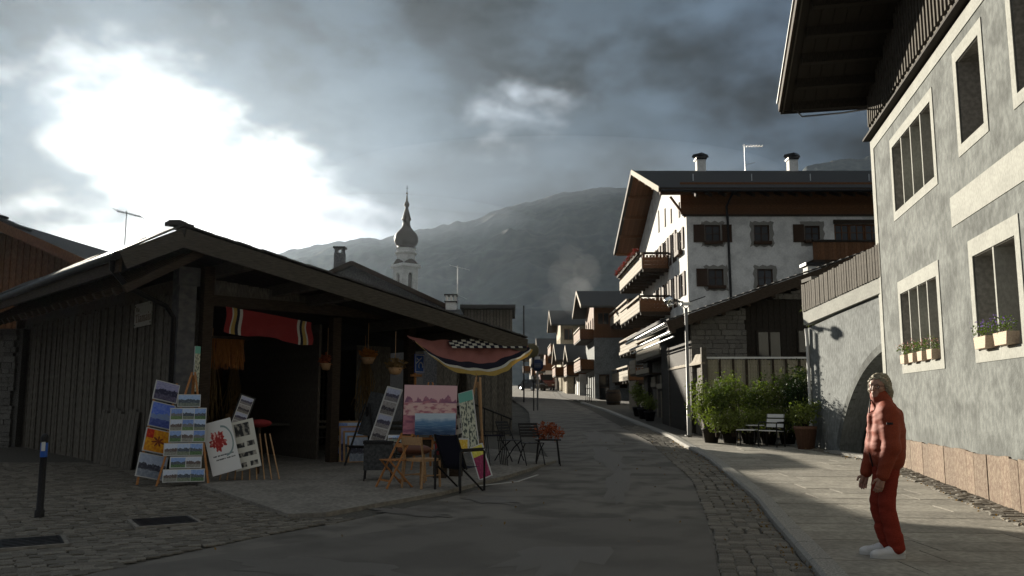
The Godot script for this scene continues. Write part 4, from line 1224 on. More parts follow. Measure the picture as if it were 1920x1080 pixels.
func house_cross(d, x0, x1, dep, y0, ym, ye, yr, called, label, upper, lower, floors):   # gable towards the street, one side towards the camera
	var o := thing(called, label, "house", frame(x0, 0, d, 90.0))
	var w: float = x1 - x0
	var n := int(w / 1.5)
	var hl := []
	var hu := []
	for k in n:
		var c := (k + 0.5) * w / n
		hl.append([c - 0.3, y0 + 0.9, c + 0.3, y0 + 2.1] if k % 2 else [c - 0.42, y0 - 0.1, c + 0.42, y0 + 2.0])
		hu.append([c - 0.52, (ym + ye) / 2 - 0.2, c + 0.5, ye - 0.4])
	put(o, "lower_wall", wall(0.0, y0 - 0.5, w, ym, 0.3, hl), lower)
	put(o, "upper_wall", wall(-0.02, ym, w + 0.02, ye + 0.1, 0.3, hu), upper, Transform3D(Basis.IDENTITY, Vector3(0, 0, 0.04)))
	for h in hl: window(o, h[0], h[1], h[2], h[3], -0.1, 1, 2, M.shutter, 0.07)
	for h in hu: window(o, h[0], h[1], h[2], h[3], -0.06, 2, 1, M.brown1, 0.08)
	# street gable
	var gt := Transform3D(Basis(Vector3.UP, -PI / 2), Vector3(0, 0, -dep))
	var gl := []
	var gu := []
	var m := int(dep / 2.0)
	for k in m:
		var c: float = (k + 0.5) * dep / m
		gl.append([c - 0.45, y0 - 0.1, c + 0.45, y0 + 2.0])
		gu.append([c - 0.45, ym + 0.5, c + 0.45, ym + 1.7])
	put(o, "gable_wall", wall(0.0, y0 - 0.5, dep - 0.3, ym, 0.3, gl), lower, gt)
	put(o, "gable_upper", wall(0.0, ym, dep - 0.27, ye, 0.3, gu), upper, gt)
	for h in gl + gu:
		var f: Node3D = window(o, h[0], h[1], h[2], h[3], -0.08, 2, 1, M.shutter, 0.07)
		f.transform = gt
	var st := S()
	prism(st, PackedVector2Array([Vector2(0, ye), Vector2(dep / 2.0, yr - 0.1), Vector2(dep, ye)]), -0.3, 0.0)
	put(o, "gable_top", done(st), upper, gt)
	bx(o, "rear_wall", Vector3(w / 2, (y0 + ye) / 2, -dep + 0.15), Vector3(w - 0.1, ye - y0 + 1, 0.28), lower)
	bx(o, "end_wall", Vector3(w - 0.15, (y0 + ye) / 2, -dep / 2), Vector3(0.3, ye - y0 + 1, dep - 0.5), lower)
	roof_two(o, -1.1, w + 0.6, -dep - 0.9, 0.9, ye - 0.12, yr, 0.18, M.roof2)
	for s in [0.9, -dep - 0.9]:
		beam(o, "verge_board", Vector3(-1.13, ye - 0.02, s), Vector3(-1.13, yr + 0.1, -dep / 2), 0.06, 0.3, M.grey_wood_h)
	# a boarded balcony on the street gable
	for fl in floors:
		var y: float = ym - 0.1 - fl * 2.5
		if y < y0 + 1.5: break
		bx(o, "balcony_floor", Vector3(-0.55, y, -dep / 2), Vector3(1.1, 0.12, dep - 1.0), M.dark_wood)
		for k in 3: bx(o, "balcony_board", Vector3(-1.12, y + 0.15 + k * 0.27, -dep / 2), Vector3(0.04, 0.25, dep - 0.9), M["brownh%d" % k])
		bx(o, "balcony_end_board", Vector3(-0.55, y + 0.45, -0.52), Vector3(1.1, 0.8, 0.05), M.brownh1)
		bx(o, "balcony_rail", Vector3(-1.12, y + 0.98, -dep / 2), Vector3(0.12, 0.1, dep - 0.86), M.grey_wood_h)
	return o

# ---------------------------------------------------------------- houses on the left
func left_houses():
	var o := thing("timber_house", "brown board clad gabled house behind the left end of the shop roof", "house", frame(-16.6, 0, 27.5, 96.0))
	var yr := 7.25
	var k2 := 0.43
	var st := S()
	prism(st, PackedVector2Array([Vector2(-9, -0.3), Vector2(-9, yr - 9 * k2), Vector2(0, yr - 0.15), Vector2(8, yr - 0.15 - 8 * k2), Vector2(8, -0.3)]), -9.0, -0.03)
	put(o, "core", done(st), M.black_wood)
	var u := -4.6
	var i := 0
	while u < 7.9:
		var top := yr - 0.2 - absf(u + 0.11) * k2
		if not (u > 2.45 and u < 3.3):
			bx(o, "board", Vector3(u + 0.11, top / 2, 0.0), Vector3(0.21, top, 0.035), M["brown%d" % rng.randi_range(0, 2)])
		else:
			bx(o, "board", Vector3(u + 0.11, (4.0 + 0.5) / 2, 0.0), Vector3(0.21, 3.5, 0.035), M["brown%d" % rng.randi_range(0, 2)])
			bx(o, "board", Vector3(u + 0.11, (5.35 + top) / 2, 0.0), Vector3(0.21, top - 5.35, 0.035), M["brown%d" % rng.randi_range(0, 2)])
		bx(o, "cover_strip", Vector3(u + 0.22, top / 2, 0.03), Vector3(0.05, top, 0.03), M["brown%d" % rng.randi_range(0, 2)])
		u += 0.22
		i += 1
	window(o, 2.5, 4.05, 3.28, 5.3, -0.005, 2, 2, M.dark_wood, 0.08)
	for s in [-1, 1]:
		var e: float = 8.9 * s
		var rp := [Vector3(0, yr, 1.0), Vector3(0, yr, -9.4), Vector3(e, yr - absf(e) * k2, -9.4), Vector3(e, yr - absf(e) * k2, 1.0)]
		if s < 0: rp = [rp[3], rp[2], rp[1], rp[0]]
		roof_mono(o, rp, 0.16, M.roof)
		beam(o, "verge_board", Vector3(0, yr + 0.0, 1.03), Vector3(e, yr - absf(e) * k2, 1.03), 0.05, 0.3, M.brown1)
		for q in [0.3, 3.1, 6.2]:
			bx(o, "purlin", Vector3(q * s, yr - q * k2 - 0.14, 0.5), Vector3(0.18, 0.2, 1.0), M.brown2)
	for k in 5:
		bx(o, "ridge_tile", Vector3(-0.84 + k * 0.42, yr + 0.2 - absf(-0.84 + k * 0.42) * k2, 0.6), Vector3(0.44, 0.07, 0.8), M.roof, Basis(Vector3.BACK, -0.4 * clampf(k - 2, -1, 1)))
	aerial("slim television aerial above the brown timber house", V(-13.6, 6.0, 29.5), 2.2, 0.9)
	# dry stone wall at the far end of the shop's board wall
	var sw := thing("stone_wall", "dark stone wall beyond the end of the board wall", "wall", frame(-16.7, 0, 24.6, 95.0))
	bx(sw, "core", Vector3(0.6, 1.7, -0.35), Vector3(4.2, 3.8, 0.6), M.rubble0)
	rubble_wall(sw, -1.4, 0.1, 2.6, func(q): return 3.6, -0.02)
	# unseen house added behind the shop to shade the road
	o = thing("shade_house", "unseen dark roofed house added behind the timber shop to shade the road", "house", frame(-5.1, 0, 29.5, 0.0))
	gable_body(o, 0.0, 20.0, -9.4, 0.0, 0.0, 4.35, 6.1, M.dark_plaster)
	roof_two(o, -0.4, 20.4, -10.1, 0.6, 4.36, 6.25, 0.16, M.roof)
	# tall gabled house whose roof shows over the shop
	o = thing("tall_house", "tall gabled house with slate roof showing over the shop roof beside the steeple", "house", frame(-14.3, 0, 76.0, 90.0))
	st = S()
	prism(st, PackedVector2Array([Vector2(-8.4, 0.5), Vector2(-8.4, 9.6), Vector2(0, 13.6), Vector2(8.6, 9.6), Vector2(8.6, 0.5)]), -12.0, 0)
	put(o, "wall", done(st), M.dark_plaster)
	for s in [-1, 1]:
		var rp := [Vector3(0, 13.75, 0.9), Vector3(0, 13.75, -12.5), Vector3(9.6 * s, 9.35, -12.5), Vector3(9.6 * s, 9.35, 0.9)]
		if s < 0: rp = [rp[3], rp[2], rp[1], rp[0]]
		roof_mono(o, rp, 0.2, M.roof)
		beam(o, "verge_board", Vector3(0, 13.75, 0.93), Vector3(9.6 * s, 9.35, 0.93), 0.06, 0.4, M.dark_wood)
	bx(o, "chimney", Vector3(-1.65, 13.9, -2.0), Vector3(0.92, 2.4, 0.92), M.dark_plaster)
	for s in [-0.3, 0.3]: bx(o, "chimney_pillar", Vector3(-1.65 + s, 15.3, -2.0), Vector3(0.2, 0.5, 0.8), M.dark_plaster)
	bx(o, "chimney_cap", Vector3(-1.65, 15.62, -2.0), Vector3(1.1, 0.14, 1.1), M.iron)
	# small white chimney and aerial
	o = thing("small_house", "low dark house with white chimney just above the shop eave", "house", frame(-5.6, 0, 68.0, 90.0))
	bx(o, "wall", Vector3(0, 4.3, -3), Vector3(5.0, 8.2, 6.0), M.dark_plaster)
	roof_two(o, -3.0, 3.0, -6.6, 0.6, 8.2, 9.0, 0.15, M.roof)
	var c := bx(o, "chimney", Vector3(0.5, 9.1, -3), Vector3(0.85, 1.5, 0.85), M.white_plaster)
	bx(o, "chimney_frame", Vector3(0.5, 10.32, -3), Vector3(1.12, 0.12, 1.12), M.iron)
	bx(o, "chimney_frame", Vector3(0.5, 9.75, -3), Vector3(1.06, 0.08, 1.06), M.iron)
	for q in [-1, 1]:
		for p in [-1, 0, 1]: bx(o, "chimney_pillar", Vector3(0.5 + p * 0.36, 10.02, -3 + q * 0.4), Vector3(0.16, 0.48, 0.12), M.white_plaster)
	aerial("tall kinked television aerial beside the small white chimney", V(-4.55, 9.0, 70.5), 3.8, 1.6)
	# dark boarded block
	o = thing("boarded_block", "dark flat topped boarded building end right of the white chimney", "building", frame(-3.4, 0, 62.0, 90.0))
	bx(o, "wall", Vector3(1.6, 4.2, -3.5), Vector3(3.4, 8.0, 7.0), M.black_wood)
	for k in 15: bx(o, "board", Vector3(0.03 + k * 0.235, 4.2, 0.02), Vector3(0.2, 7.9, 0.04), M["weathered%d" % (k % 3)])
	bx(o, "roof", Vector3(1.65, 8.32, -3.2), Vector3(4.0, 0.26, 8.0), M.roof)
	beam(o, "corner_board", Vector3(3.5, 0.5, 0.25), Vector3(3.5, 8.2, 0.25), 0.2, 0.22, M.dark_wood)
	rod(o, "mast", [Vector3(4.25, 1.2, 0.5), Vector3(4.25, 8.4, 0.5)], 0.06, M.iron, 6)
	# stone gable at the far end of the shop
	o = thing("plank_outhouse", "low plank fronted outhouse with rail steps beyond the shop awning", "outhouse", frame(-2.6, 0, 29.5, 90.0))
	bx(o, "wall", Vector3(1.3, 1.5, -1.6), Vector3(2.6, 3.2, 3.0), M.rubble0)
	for k in 11: bx(o, "plank", Vector3(0.12 + k * 0.235, 1.6, 0.0), Vector3(0.22, 2.9, 0.05), M["weathered%d" % (k % 3)])
	roof_mono(o, [Vector3(-0.2, 3.1, 0.4), Vector3(-0.2, 3.3, -3.4), Vector3(3.0, 3.1, -3.4), Vector3(3.0, 2.9, 0.4)], 0.14, M.roof)
	for k in 9: rod(o, "baluster", [Vector3(0.3 + k * 0.28, 0.4, 1.3), Vector3(0.3 + k * 0.28, 1.85 - k * 0.11, 1.3)], 0.02, M.iron, 5)
	rod(o, "handrail", [Vector3(0.2, 1.9, 1.3), Vector3(2.6, 0.95, 1.3)], 0.03, M.iron, 6)

func aerial(label, at: Vector3, h, w):
	var o := thing("television_aerial", label, "aerial", Transform3D(Basis.IDENTITY, at))
	rod(o, "mast", [Vector3.ZERO, Vector3(0, h, 0)], 0.016, M.steel, 5)
	var st := S()
	tube(st, [Vector3(-w * 0.4, h, 0), Vector3(w * 0.6, h - 0.25 * w, 0)], 0.016, 4)
	tube(st, [Vector3(0, h * 0.35, 0), Vector3(w * 0.5, h * 0.25, 0)], 0.014, 4)
	for k in 7:
		var q := Vector3(lerpf(-w * 0.4, w * 0.6, k / 6.0), lerpf(h, h - 0.25 * w, k / 6.0), 0)
		tube(st, [q + Vector3(0, -0.03, -0.3), q + Vector3(0, 0.03, 0.3)], 0.01, 4)
	put(o, "array", done(st), M.zinc)

func church():
	var o := thing("church_tower", "white baroque church tower with dark onion dome and spire", "church tower", spot(-33.0, 0, 262.0, deg_to_rad(40)))
	var s := 5.5
	var H := 43.2
	# four walls with arched openings
	for k in 4:
		var t := Transform3D(Basis(Vector3.UP, k * PI / 2), Vector3.ZERO) * Transform3D(Basis.IDENTITY, Vector3(-s / 2, 0, s / 2))
		var poly := PackedVector2Array([Vector2(0.0, 4), Vector2(0.0, H), Vector2(s, H), Vector2(s, 4), Vector2(s / 2 + 0.9, 4)])
		var st := S()
		sbox(st, Vector3(0.95, 23, -0.4), Vector3(1.9, 40, 0.8))
		sbox(st, Vector3(s - 0.95, 23, -0.4), Vector3(1.9, 40, 0.8))
		sbox(st, Vector3(s / 2, 19, -0.4), Vector3(s - 3.8, 32, 0.8))
		var arch := PackedVector2Array([Vector2(1.9, H)])
		for a in 13: arch.append(Vector2(s / 2 - cos(PI * a / 12) * 0.85, 40.0 + sin(PI * a / 12) * 0.95))
		arch.append(Vector2(s - 1.9, H))
		prism(st, arch, -0.8, 0)
		put(o, "belfry_wall", done(st), M.tower, t)
		for u in [0.35, 1.35, s - 1.35, s - 0.35]:
			put(o, "pilaster", UNIT, M.tower, t * Transform3D(Basis.from_scale(Vector3(0.42, 9, 0.14)), Vector3(u, 38.6, 0.06)))
		put(o, "louvre", UNIT, M.dome, t * Transform3D(Basis.from_scale(Vector3(1.8, 6.5, 0.1)), Vector3(s / 2, 38, -0.7)))
		var ar := []
		for a in 13: ar.append(Vector3(s / 2 - cos(PI * a / 12) * 0.95, 40.0 + sin(PI * a / 12) * 1.05, 0.08))
		var st2 := S()
		tube(st2, ar, 0.14, 5)
		put(o, "arch_moulding", done(st2), M.tower, t)
		put(o, "sill", UNIT, M.tower, t * Transform3D(Basis.from_scale(Vector3(2.4, 0.35, 0.5)), Vector3(s / 2, 35.2, 0.1)))
	for c in [[42.8, 6.9, 0.45], [43.3, 6.4, 0.6]]:
		bx(o, "cornice", Vector3(0, c[0], 0), Vector3(c[1], c[2], c[1]), M.tower)
	# curved pediment roofs and octagonal drum
	for k in 4:
		var pts := PackedVector2Array()
		for a in 9: pts.append(Vector2(-2.4 + 4.8 * a / 8.0, 43.6 + sin(PI * a / 8.0) * 1.5))
		var st := S()
		prism(st, pts, 2.2, 3.1)
		put(o, "pediment", done(st), M.dome, Transform3D(Basis(Vector3.UP, k * PI / 2), Vector3.ZERO))
	var st3 := S()
	lathe(st3, [Vector2(2.9, 43.5), Vector2(2.9, 46.6), Vector2(3.5, 46.9), Vector2(3.5, 47.3), Vector2(2.9, 47.6), Vector2(2.9, 48.3), Vector2(3.3, 48.6), Vector2(0.1, 48.8)], 8, Vector3.ZERO, false)
	put(o, "drum", done(st3), M.tower, Transform3D(Basis(Vector3.UP, PI / 8), Vector3.ZERO))
	st3 = S()
	lathe(st3, [Vector2(3.1, 48.7), Vector2(2.6, 49.1), Vector2(3.25, 49.8), Vector2(3.72, 50.8), Vector2(3.75, 51.9), Vector2(3.3, 53.2), Vector2(2.3, 54.3), Vector2(1.5, 55.2), Vector2(1.2, 56.2), Vector2(1.15, 57.4), Vector2(1.5, 57.7), Vector2(1.35, 58.2), Vector2(1.0, 59.6), Vector2(0.6, 61.0), Vector2(0.45, 61.7), Vector2(0.85, 62.3), Vector2(0.8, 62.9), Vector2(0.35, 63.8), Vector2(0.2, 65.4), Vector2(0.06, 66.2)], 16)
	put(o, "onion_dome", done(st3), M.dome)
	var sp := SphereMesh.new()
	sp.radius = 0.32
	sp.height = 0.64
	put(o, "ball", sp, M.dome, Transform3D(Basis.IDENTITY, Vector3(0, 66.3, 0)))
	bx(o, "cross", Vector3(0, 67.6, 0), Vector3(0.12, 2.4, 0.12), M.iron)
	bx(o, "cross", Vector3(0, 67.9, 0), Vector3(0.9, 0.12, 0.118), M.iron)

# ---------------------------------------------------------------- the timber shop
func shop():
	var T := frame(-6.43, 0.08, 16.66, 47.0)
	var o := thing("timber_shop", "old open fronted timber shop with weathered board wall and sagging low roof", "shop", T)
	# board wall running back from the corner
	for k in 54:
		var z := -0.3 - k * 0.245
		var h := 3.6 + rng.randf_range(-0.05, 0.06)
		bx(o, "board", Vector3(-0.02 + rng.randf_range(-0.012, 0.012), h / 2, z), Vector3(0.04, h, 0.232), M["weathered%d" % rng.randi_range(0, 2)], Basis(Vector3.RIGHT, rng.randf_range(-0.006, 0.006)))
		if k % 2 == 0:
			bx(o, "cover_strip", Vector3(-0.055, h / 2, z - 0.122), Vector3(0.03, h - 0.06, 0.05), M["weathered%d" % rng.randi_range(0, 2)])
	bx(o, "inner_lining", Vector3(0.05, 1.95, -6.5), Vector3(0.06, 3.9, 12.6), M.lining)
	# warped sheet of boards leaning at the foot of the wall
	for k in 11:
		bx(o, "leaning_board", Vector3(-0.16 - 0.004 * k, 0.62, -1.9 - k * 0.2), Vector3(0.02, 1.25 + 0.12 * sin(k * 1.3), 0.19), M["weathered%d" % (k % 3)], Basis(Vector3.BACK, -0.1))
	# pale corner pillar and boards beside the opening
	bx(o, "corner_pillar", Vector3(-0.02, 1.85, 0.02), Vector3(0.34, 3.75, 0.34), M.dark_plaster)
	bx(o, "pillar_cap", Vector3(0.0, 3.88, 0.04), Vector3(0.42, 0.36, 0.3), M.dark_plaster)
	for k in 3: bx(o, "front_board", Vector3(0.24 + k * 0.13, 1.75, -0.06), Vector3(0.125, 3.4, 0.05), M["weathered%d" % k])
	bx(o, "post", Vector3(0.36, 2.45, 0.2), Vector3(0.2, 3.3, 0.2), M.dark_wood)
	for u in [3.4, 5.45]: bx(o, "post", Vector3(u, 1.65, 0.0), Vector3(0.2, 3.3, 0.2), M.dark_wood)
	bx(o, "lintel", Vector3(2.95, 3.46, 0.0), Vector3(5.2, 0.22, 0.18), M.dark_wood)
	for k in 22: bx(o, "lintel_board", Vector3(0.5 + k * 0.236, 3.7 - k * 0.012, -0.03), Vector3(0.225, 0.4 - k * 0.012, 0.04), M["weathered%d" % (k % 3)])
	bx(o, "back_wall", Vector3(3.4, 1.9, -11.9), Vector3(7.2, 3.9, 0.1), M.lining)
	bx(o, "right_wall", Vector3(6.6, 1.45, -7.2), Vector3(0.1, 2.9, 9.4), M.lining)
	for k in 8: bx(o, "side_board", Vector3(5.6 + k * 0.13, 1.45, -2.45), Vector3(0.125, 2.9, 0.04), M["weathered%d" % (k % 3)])
	bx(o, "partition", Vector3(3.45, 1.6, -3.2), Vector3(0.06, 3.2, 5.0), M.lining)
	# roof
	var zf := 1.62
	var zb := -12.4
	var A := Vector3(-0.73, 4.4, zf)
	var E := Vector3(-1.75, 3.86, zf)
	var B := Vector3(7.74, 2.84, zf)
	var back := Vector3(0, 0, zb - zf)
	roof_mono(o, [A, A + back, B + back, B], 0.13, M.roof)
	roof_mono(o, [E, E + back, A + back, A], 0.13, M.roof)
	beam(o, "verge_board", A + Vector3(0, -0.06, 0.03), B + Vector3(0, -0.06, 0.03), 0.05, 0.34, M.verge)
	beam(o, "verge_board", E + Vector3(0, -0.04, 0.03), A + Vector3(0, -0.06, 0.03), 0.05, 0.3, M.verge)
	bx(o, "eave_board", Vector3(-1.78, 3.8, (zf + zb) / 2), Vector3(0.05, 0.34, zf - zb), M.dark_wood)
	rod(o, "gutter", [Vector3(-1.86, 3.9, zf + 0.05), Vector3(-1.86, 3.83, zb)], 0.075, M.iron)
	for k in 26:
		var z := zf - 0.2 - k * 0.52
		if z < zb: break
		bx(o, "rafter", Vector3(-0.9, 3.8, z), Vector3(1.7, 0.14, 0.1), M.dark_wood, Basis(Vector3.BACK, 0.54))
	for u in [0.55, 1.95, 2.75, 4.9, 6.2]:
		bx(o, "purlin", Vector3(u, A.y - (u + 0.73) * 0.184 - 0.14, 0.4), Vector3(0.2, 0.22, 2.3), M.verge)
	for k in 12:
		var z := 1.3 - k * 0.26
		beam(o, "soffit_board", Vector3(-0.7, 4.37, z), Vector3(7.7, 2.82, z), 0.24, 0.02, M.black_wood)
	# slabs of stone laid along the roof edge
	for k in 34:
		var t := (k + 0.5) / 34.0
		var p := A.lerp(B, t) + Vector3(0, 0.16 + rng.randf_range(0, 0.02), -0.2)
		bx(o, "roof_slab", p, Vector3(0.29, 0.035, 0.5), M.roof2, Basis(Vector3.BACK, -0.18 + rng.randf_range(-0.05, 0.02)) * Basis(Vector3.UP, rng.randf_range(-0.06, 0.06)))
	for k in 12:
		var p := E.lerp(A, 0.5) + Vector3(0, 0.17, -0.4 - k * 0.9)
		bx(o, "roof_slab", p, Vector3(1.15, 0.035, 0.86), M.roof2, Basis(Vector3.BACK, 0.53 + rng.randf_range(-0.03, 0.03)))
	for k in 4:
		bx(o, "ridge_stone", A + Vector3(-0.12 + k * 0.1, 0.2 + 0.05 * (k % 2), -0.15 - 0.1 * k), Vector3(0.26, 0.07, 0.22), M.roof2, Basis(Vector3.UP, k * 0.7))
	rod(o, "downpipe", [Vector3(-1.86, 3.88, 1.45), Vector3(-1.84, 3.7, 1.4), Vector3(-1.5, 3.45, 1.15), Vector3(-0.5, 3.25, 0.35), Vector3(-0.28, 3.05, 0.2), Vector3(-0.26, 0.1, 0.2)], 0.05, M.iron, 8)
	# name plate
	var LW := T * Transform3D(Basis(Vector3.UP, -PI / 2), Vector3.ZERO)        # x towards the corner, z out of the board wall
	var p := thing("name_plate", "cream enamel name plate with faint brown lettering on the board wall", "sign", LW * Transform3D(Basis(Vector3.BACK, 0.02), Vector3(-1.92, 3.28, 0.1)))
	bx(p, "plate", Vector3.ZERO, Vector3(0.98, 0.5, 0.02), M.plate)
	for c in [[-0.44, -0.2], [0.44, 0.2], [-0.44, 0.2], [0.44, -0.2]]: bx(p, "screw", Vector3(c[0], c[1], 0.012), Vector3(0.03, 0.03, 0.012), M.iron)
	lettering(p, "Via", Vector3(-0.3, 0.12, 0.012), 0.13, flat(Color(0.12, 0.1, 0.07)))
	lettering(p, "Tiamaio", Vector3(0.04, -0.07, 0.012), 0.23, flat(Color(0.14, 0.08, 0.05)))
	# striped red banner under the lintel
	var ban := thing("striped_banner", "red hanging cloth with yellow black and white end stripes under the lintel", "banner", T * Transform3D(Basis.IDENTITY, Vector3(0.75, 3.34, 0.2)))
	var edges := [[0.0, 0.13, "cloth_red"], [0.13, 0.16, "cloth_white"], [0.16, 0.23, "cloth_yellow"], [0.23, 0.29, "cloth_black"], [0.29, 0.35, "cloth_white"], [0.35, 1.62, "cloth_red"], [1.62, 1.68, "cloth_white"], [1.68, 1.74, "cloth_black"], [1.74, 1.81, "cloth_yellow"], [1.81, 1.84, "cloth_white"], [1.84, 1.96, "cloth_red"]]
	for e in edges:
		var st := S()
		st.set_smooth_group(0)
		var n := maxi(2, int((e[1] - e[0]) / 0.05))
		for i in n:
			for j in 8:
				var q := []
				for c in [[i, j + 1], [i, j], [i + 1, j], [i + 1, j + 1]]:
					var u: float = lerpf(e[0], e[1], float(c[0]) / n)
					var v: float = c[1] / 8.0
					q.append(Vector3(u, -v * (0.5 + 0.03 * sin(u * 5.0)) - 0.1 * u, 0.03 * sin(u * 16.0 + v * 3) * v + 0.05 * sin(v * 5 + u * 2)))
				quad(st, q[0], q[1], q[2], q[3])
		put(ban, "stripe", done(st), M[e[2]])
	# sagging awning cloth at the street end of the roof
	var aw := thing("awning_cloth", "sagging rose cloth awning with dark, white and yellow border stripes", "awning", T * Transform3D(Basis.IDENTITY, Vector3(4.34, 2.78, 1.75)))
	var W := 3.5
	var sag := func(t): return 0.68 * pow(sin(PI * pow(t, 0.92)), 0.85)
	var bands := [[0.0, 0.13, "cloth_yellow"], [0.13, 0.2, "cloth_white"], [0.2, 0.37, "cloth_black"], [0.37, 1.0, "cloth_rose"]]
	for b in bands:
		var st := S()
		st.set_smooth_group(0)
		for i in 40:
			for j in 5:
				var q := []
				for c in [[i, j], [i, j + 1], [i + 1, j + 1], [i + 1, j]]:
					var t: float = c[0] / 40.0
					var v: float = lerpf(b[0], b[1], c[1] / 5.0)
					var low: float = -sag.call(t) - 0.08
					var top: float = 0.08 + t * 0.12 - 0.1 * sin(PI * t)
					var y := lerpf(low, top, v) + 0.012 * sin(t * 40 + v * 9) + 0.02 * sin(t * 17 + 2.0 * v)
					q.append(Vector3(t * W, y, 0.22 * sin(PI * t) * (1 - v) - v * 0.35 + 0.035 * sin(t * 21 + v * 7) + 0.018 * sin(t * 55 - v * 9)))
				quad(st, q[0], q[1], q[2], q[3])
		put(aw, "stripe", done(st), M[b[2]])
	rod(aw, "tie_cord", [Vector3(1.55, -0.7, 0.2), Vector3(1.56, -1.02, 0.18)], 0.012, M.pale_wood, 5)
	var ck := thing("chequered_cloth", "black and white chequered cloth folded over the awning's upper edge", "cloth", T * Transform3D(Basis.IDENTITY, Vector3(5.4, 2.86, 1.6)))
	for i in 18:
		for j in 4:
			var m: Material = M.cloth_white if (i + j) % 2 == 0 else M.cloth_black
			var t := i / 18.0
			bx(ck, "check", Vector3(t * 2.3 + 0.06, -0.2 + t * 0.12 + j * 0.085 * (0.5 + t * 0.5), 0.07 - j * 0.045), Vector3(0.128, 0.088 * (0.5 + t * 0.5), 0.012), m, Basis(Vector3.RIGHT, -0.45))
	# route sign
	var sg := thing("blue_sign", "blue square sign with a white arrow loop beside the awning", "sign", T * Transform3D(Basis(Vector3.UP, 0.3), Vector3(5.0, 2.3, 1.0)))
	bx(sg, "panel", Vector3.ZERO, Vector3(0.36, 0.42, 0.02), M.sign_blue)
	ring(sg, "border", [-0.165, -0.195, 0.165, 0.195], [-0.15, -0.18, 0.15, 0.18], 0.01, 0.014, M.white_metal)
	var st6 := S()
	var arc := []
	for k in 10: arc.append(Vector3(0.03 + cos(-0.6 + k * 0.5) * 0.075, -0.05 + sin(-0.6 + k * 0.5) * 0.075, 0.014))
	tube(st6, arc, 0.014, 4)
	tube(st6, [Vector3(-0.14, 0.0, 0.014), Vector3(0.06, 0.13, 0.014)], 0.012, 4)
	tube(st6, [Vector3(-0.12, 0.12, 0.014), Vector3(-0.03, 0.06, 0.014)], 0.01, 4)
	put(sg, "arrow", done(st6), M.white_metal)
	rod(sg, "post", [Vector3(-0.1, -2.25, -0.04), Vector3(-0.1, 0.2, -0.04)], 0.03, M.orange_wood, 6)
	bx(sg, "bracket", Vector3(-0.12, -0.27, 0.0), Vector3(0.36, 0.05, 0.06), M.orange_wood)
	# raffia fringe hanging inside
	var rf := thing("raffia_fringe", "orange raffia fringe hanging inside the shop under the red banner", "fringe", T * Transform3D(Basis.IDENTITY, Vector3(0.55, 2.75, -0.6)))
	bx(rf, "pole", Vector3(0.5, 0.03, 0), Vector3(1.2, 0.05, 0.05), M.dark_wood)
	var st7 := S()
	for k in 260:
		var u := rng.randf_range(0, 1.0)
		sbeam(st7, Vector3(u, 0, rng.randf_range(-0.05, 0.05)), Vector3(u + rng.randf_range(-0.04, 0.06), -0.45 - rng.randf_range(0, 0.2), rng.randf_range(-0.1, 0.1)), 0.012, 0.006)
	put(rf, "strands", done(st7), M.broom).set_meta("kind", "stuff")
	# hanging bundles of dried stalks
	for c in [[1.3, 2.55, -1.6, "bundle of dried stalks hanging at the back of the shop, left of the tall post", 1.5], [2.3, 2.4, -2.6, "bundle of dried stalks hanging at the back of the shop, above the folding chairs", 1.3], [4.6, 2.5, -0.6, "bundle of dried stalks hanging between the two shop posts", 1.2], [6.85, 2.35, 0.3, "bundle of grey sticks hanging under the street end of the shop roof", 1.25]]:
		var hb := thing("stalk_bundle", c[3], "bundle", T * Transform3D(Basis.IDENTITY, Vector3(c[0], c[1], c[2])), "hanging bundles")
		var st8 := S()
		for k in 46:
			var q := Vector3(rng.randfn() * 0.05, 0, rng.randfn() * 0.05)
			tube(st8, [q * 0.4 + Vector3(0, 0.05, 0), q * 1.3 + Vector3(rng.randfn() * 0.05, -c[4] * 0.5, rng.randfn() * 0.05), q * 2.0 + Vector3(rng.randfn() * 0.08, -c[4] * rng.randf_range(0.8, 1.1), rng.randfn() * 0.08)], 0.009, 4)
		put(hb, "stalks", done(st8), M.straw if c[0] < 6 else M.old_wood).set_meta("kind", "stuff")
		rod(hb, "cord", [Vector3(0, 0.5, 0), Vector3(0, 0.0, 0)], 0.008, M.pale_wood, 4)

func lettering(parent, text, at: Vector3, size: float, m: Material):
	var t := TextMesh.new()
	var f := SystemFont.new()
	f.font_names = PackedStringArray(["Droid Serif"])
	t.font = f
	t.text = text
	t.font_size = 32
	t.pixel_size = size / 32.0
	t.depth = 0.004
	put(parent, "lettering", t, m, Transform3D(Basis.IDENTITY, at))

# ---------------------------------------------------------------- pictures and prints (flat print only)
func canvas(w, h, f: Callable) -> StandardMaterial3D:
	var im := Image.create(w, h, false, Image.FORMAT_RGB8)
	for y in h:
		for x in w: im.set_pixel(x, y, f.call(float(x) / w, float(y) / h))
	var m := StandardMaterial3D.new()
	m.albedo_texture = ImageTexture.create_from_image(im)
	m.roughness = 0.6
	return m

var pn := FastNoiseLite.new()
func peaks(u, s, h) -> float: return h + 0.16 * pn.get_noise_2d(u * 230, s * 40) + 0.06 * pn.get_noise_2d(u * 900, s * 40 + 9)

func view_print(s: int, skyc: Color, mountc: Color, landc: Color) -> Callable:
	return func(u, v):
		var p := peaks(u, s, 0.42)
		var n := pn.get_noise_3d(u * 700, v * 700, s * 13) * 0.5 + 0.5
		if v < p: return skyc.lerp(Color.WHITE, clampf(n * 0.9 - 0.1, 0, 1) * 0.6)
		if v < 0.68 + 0.05 * pn.get_noise_2d(u * 300, s): return mountc.lerp(Color(0.85, 0.87, 0.9), clampf((n - 0.5) * 2.2, 0, 1)).lerp(mountc.darkened(0.4), 0.5 * n)
		return landc.lerp(landc.lightened(0.4), n).darkened(0.25 * (1 - n))

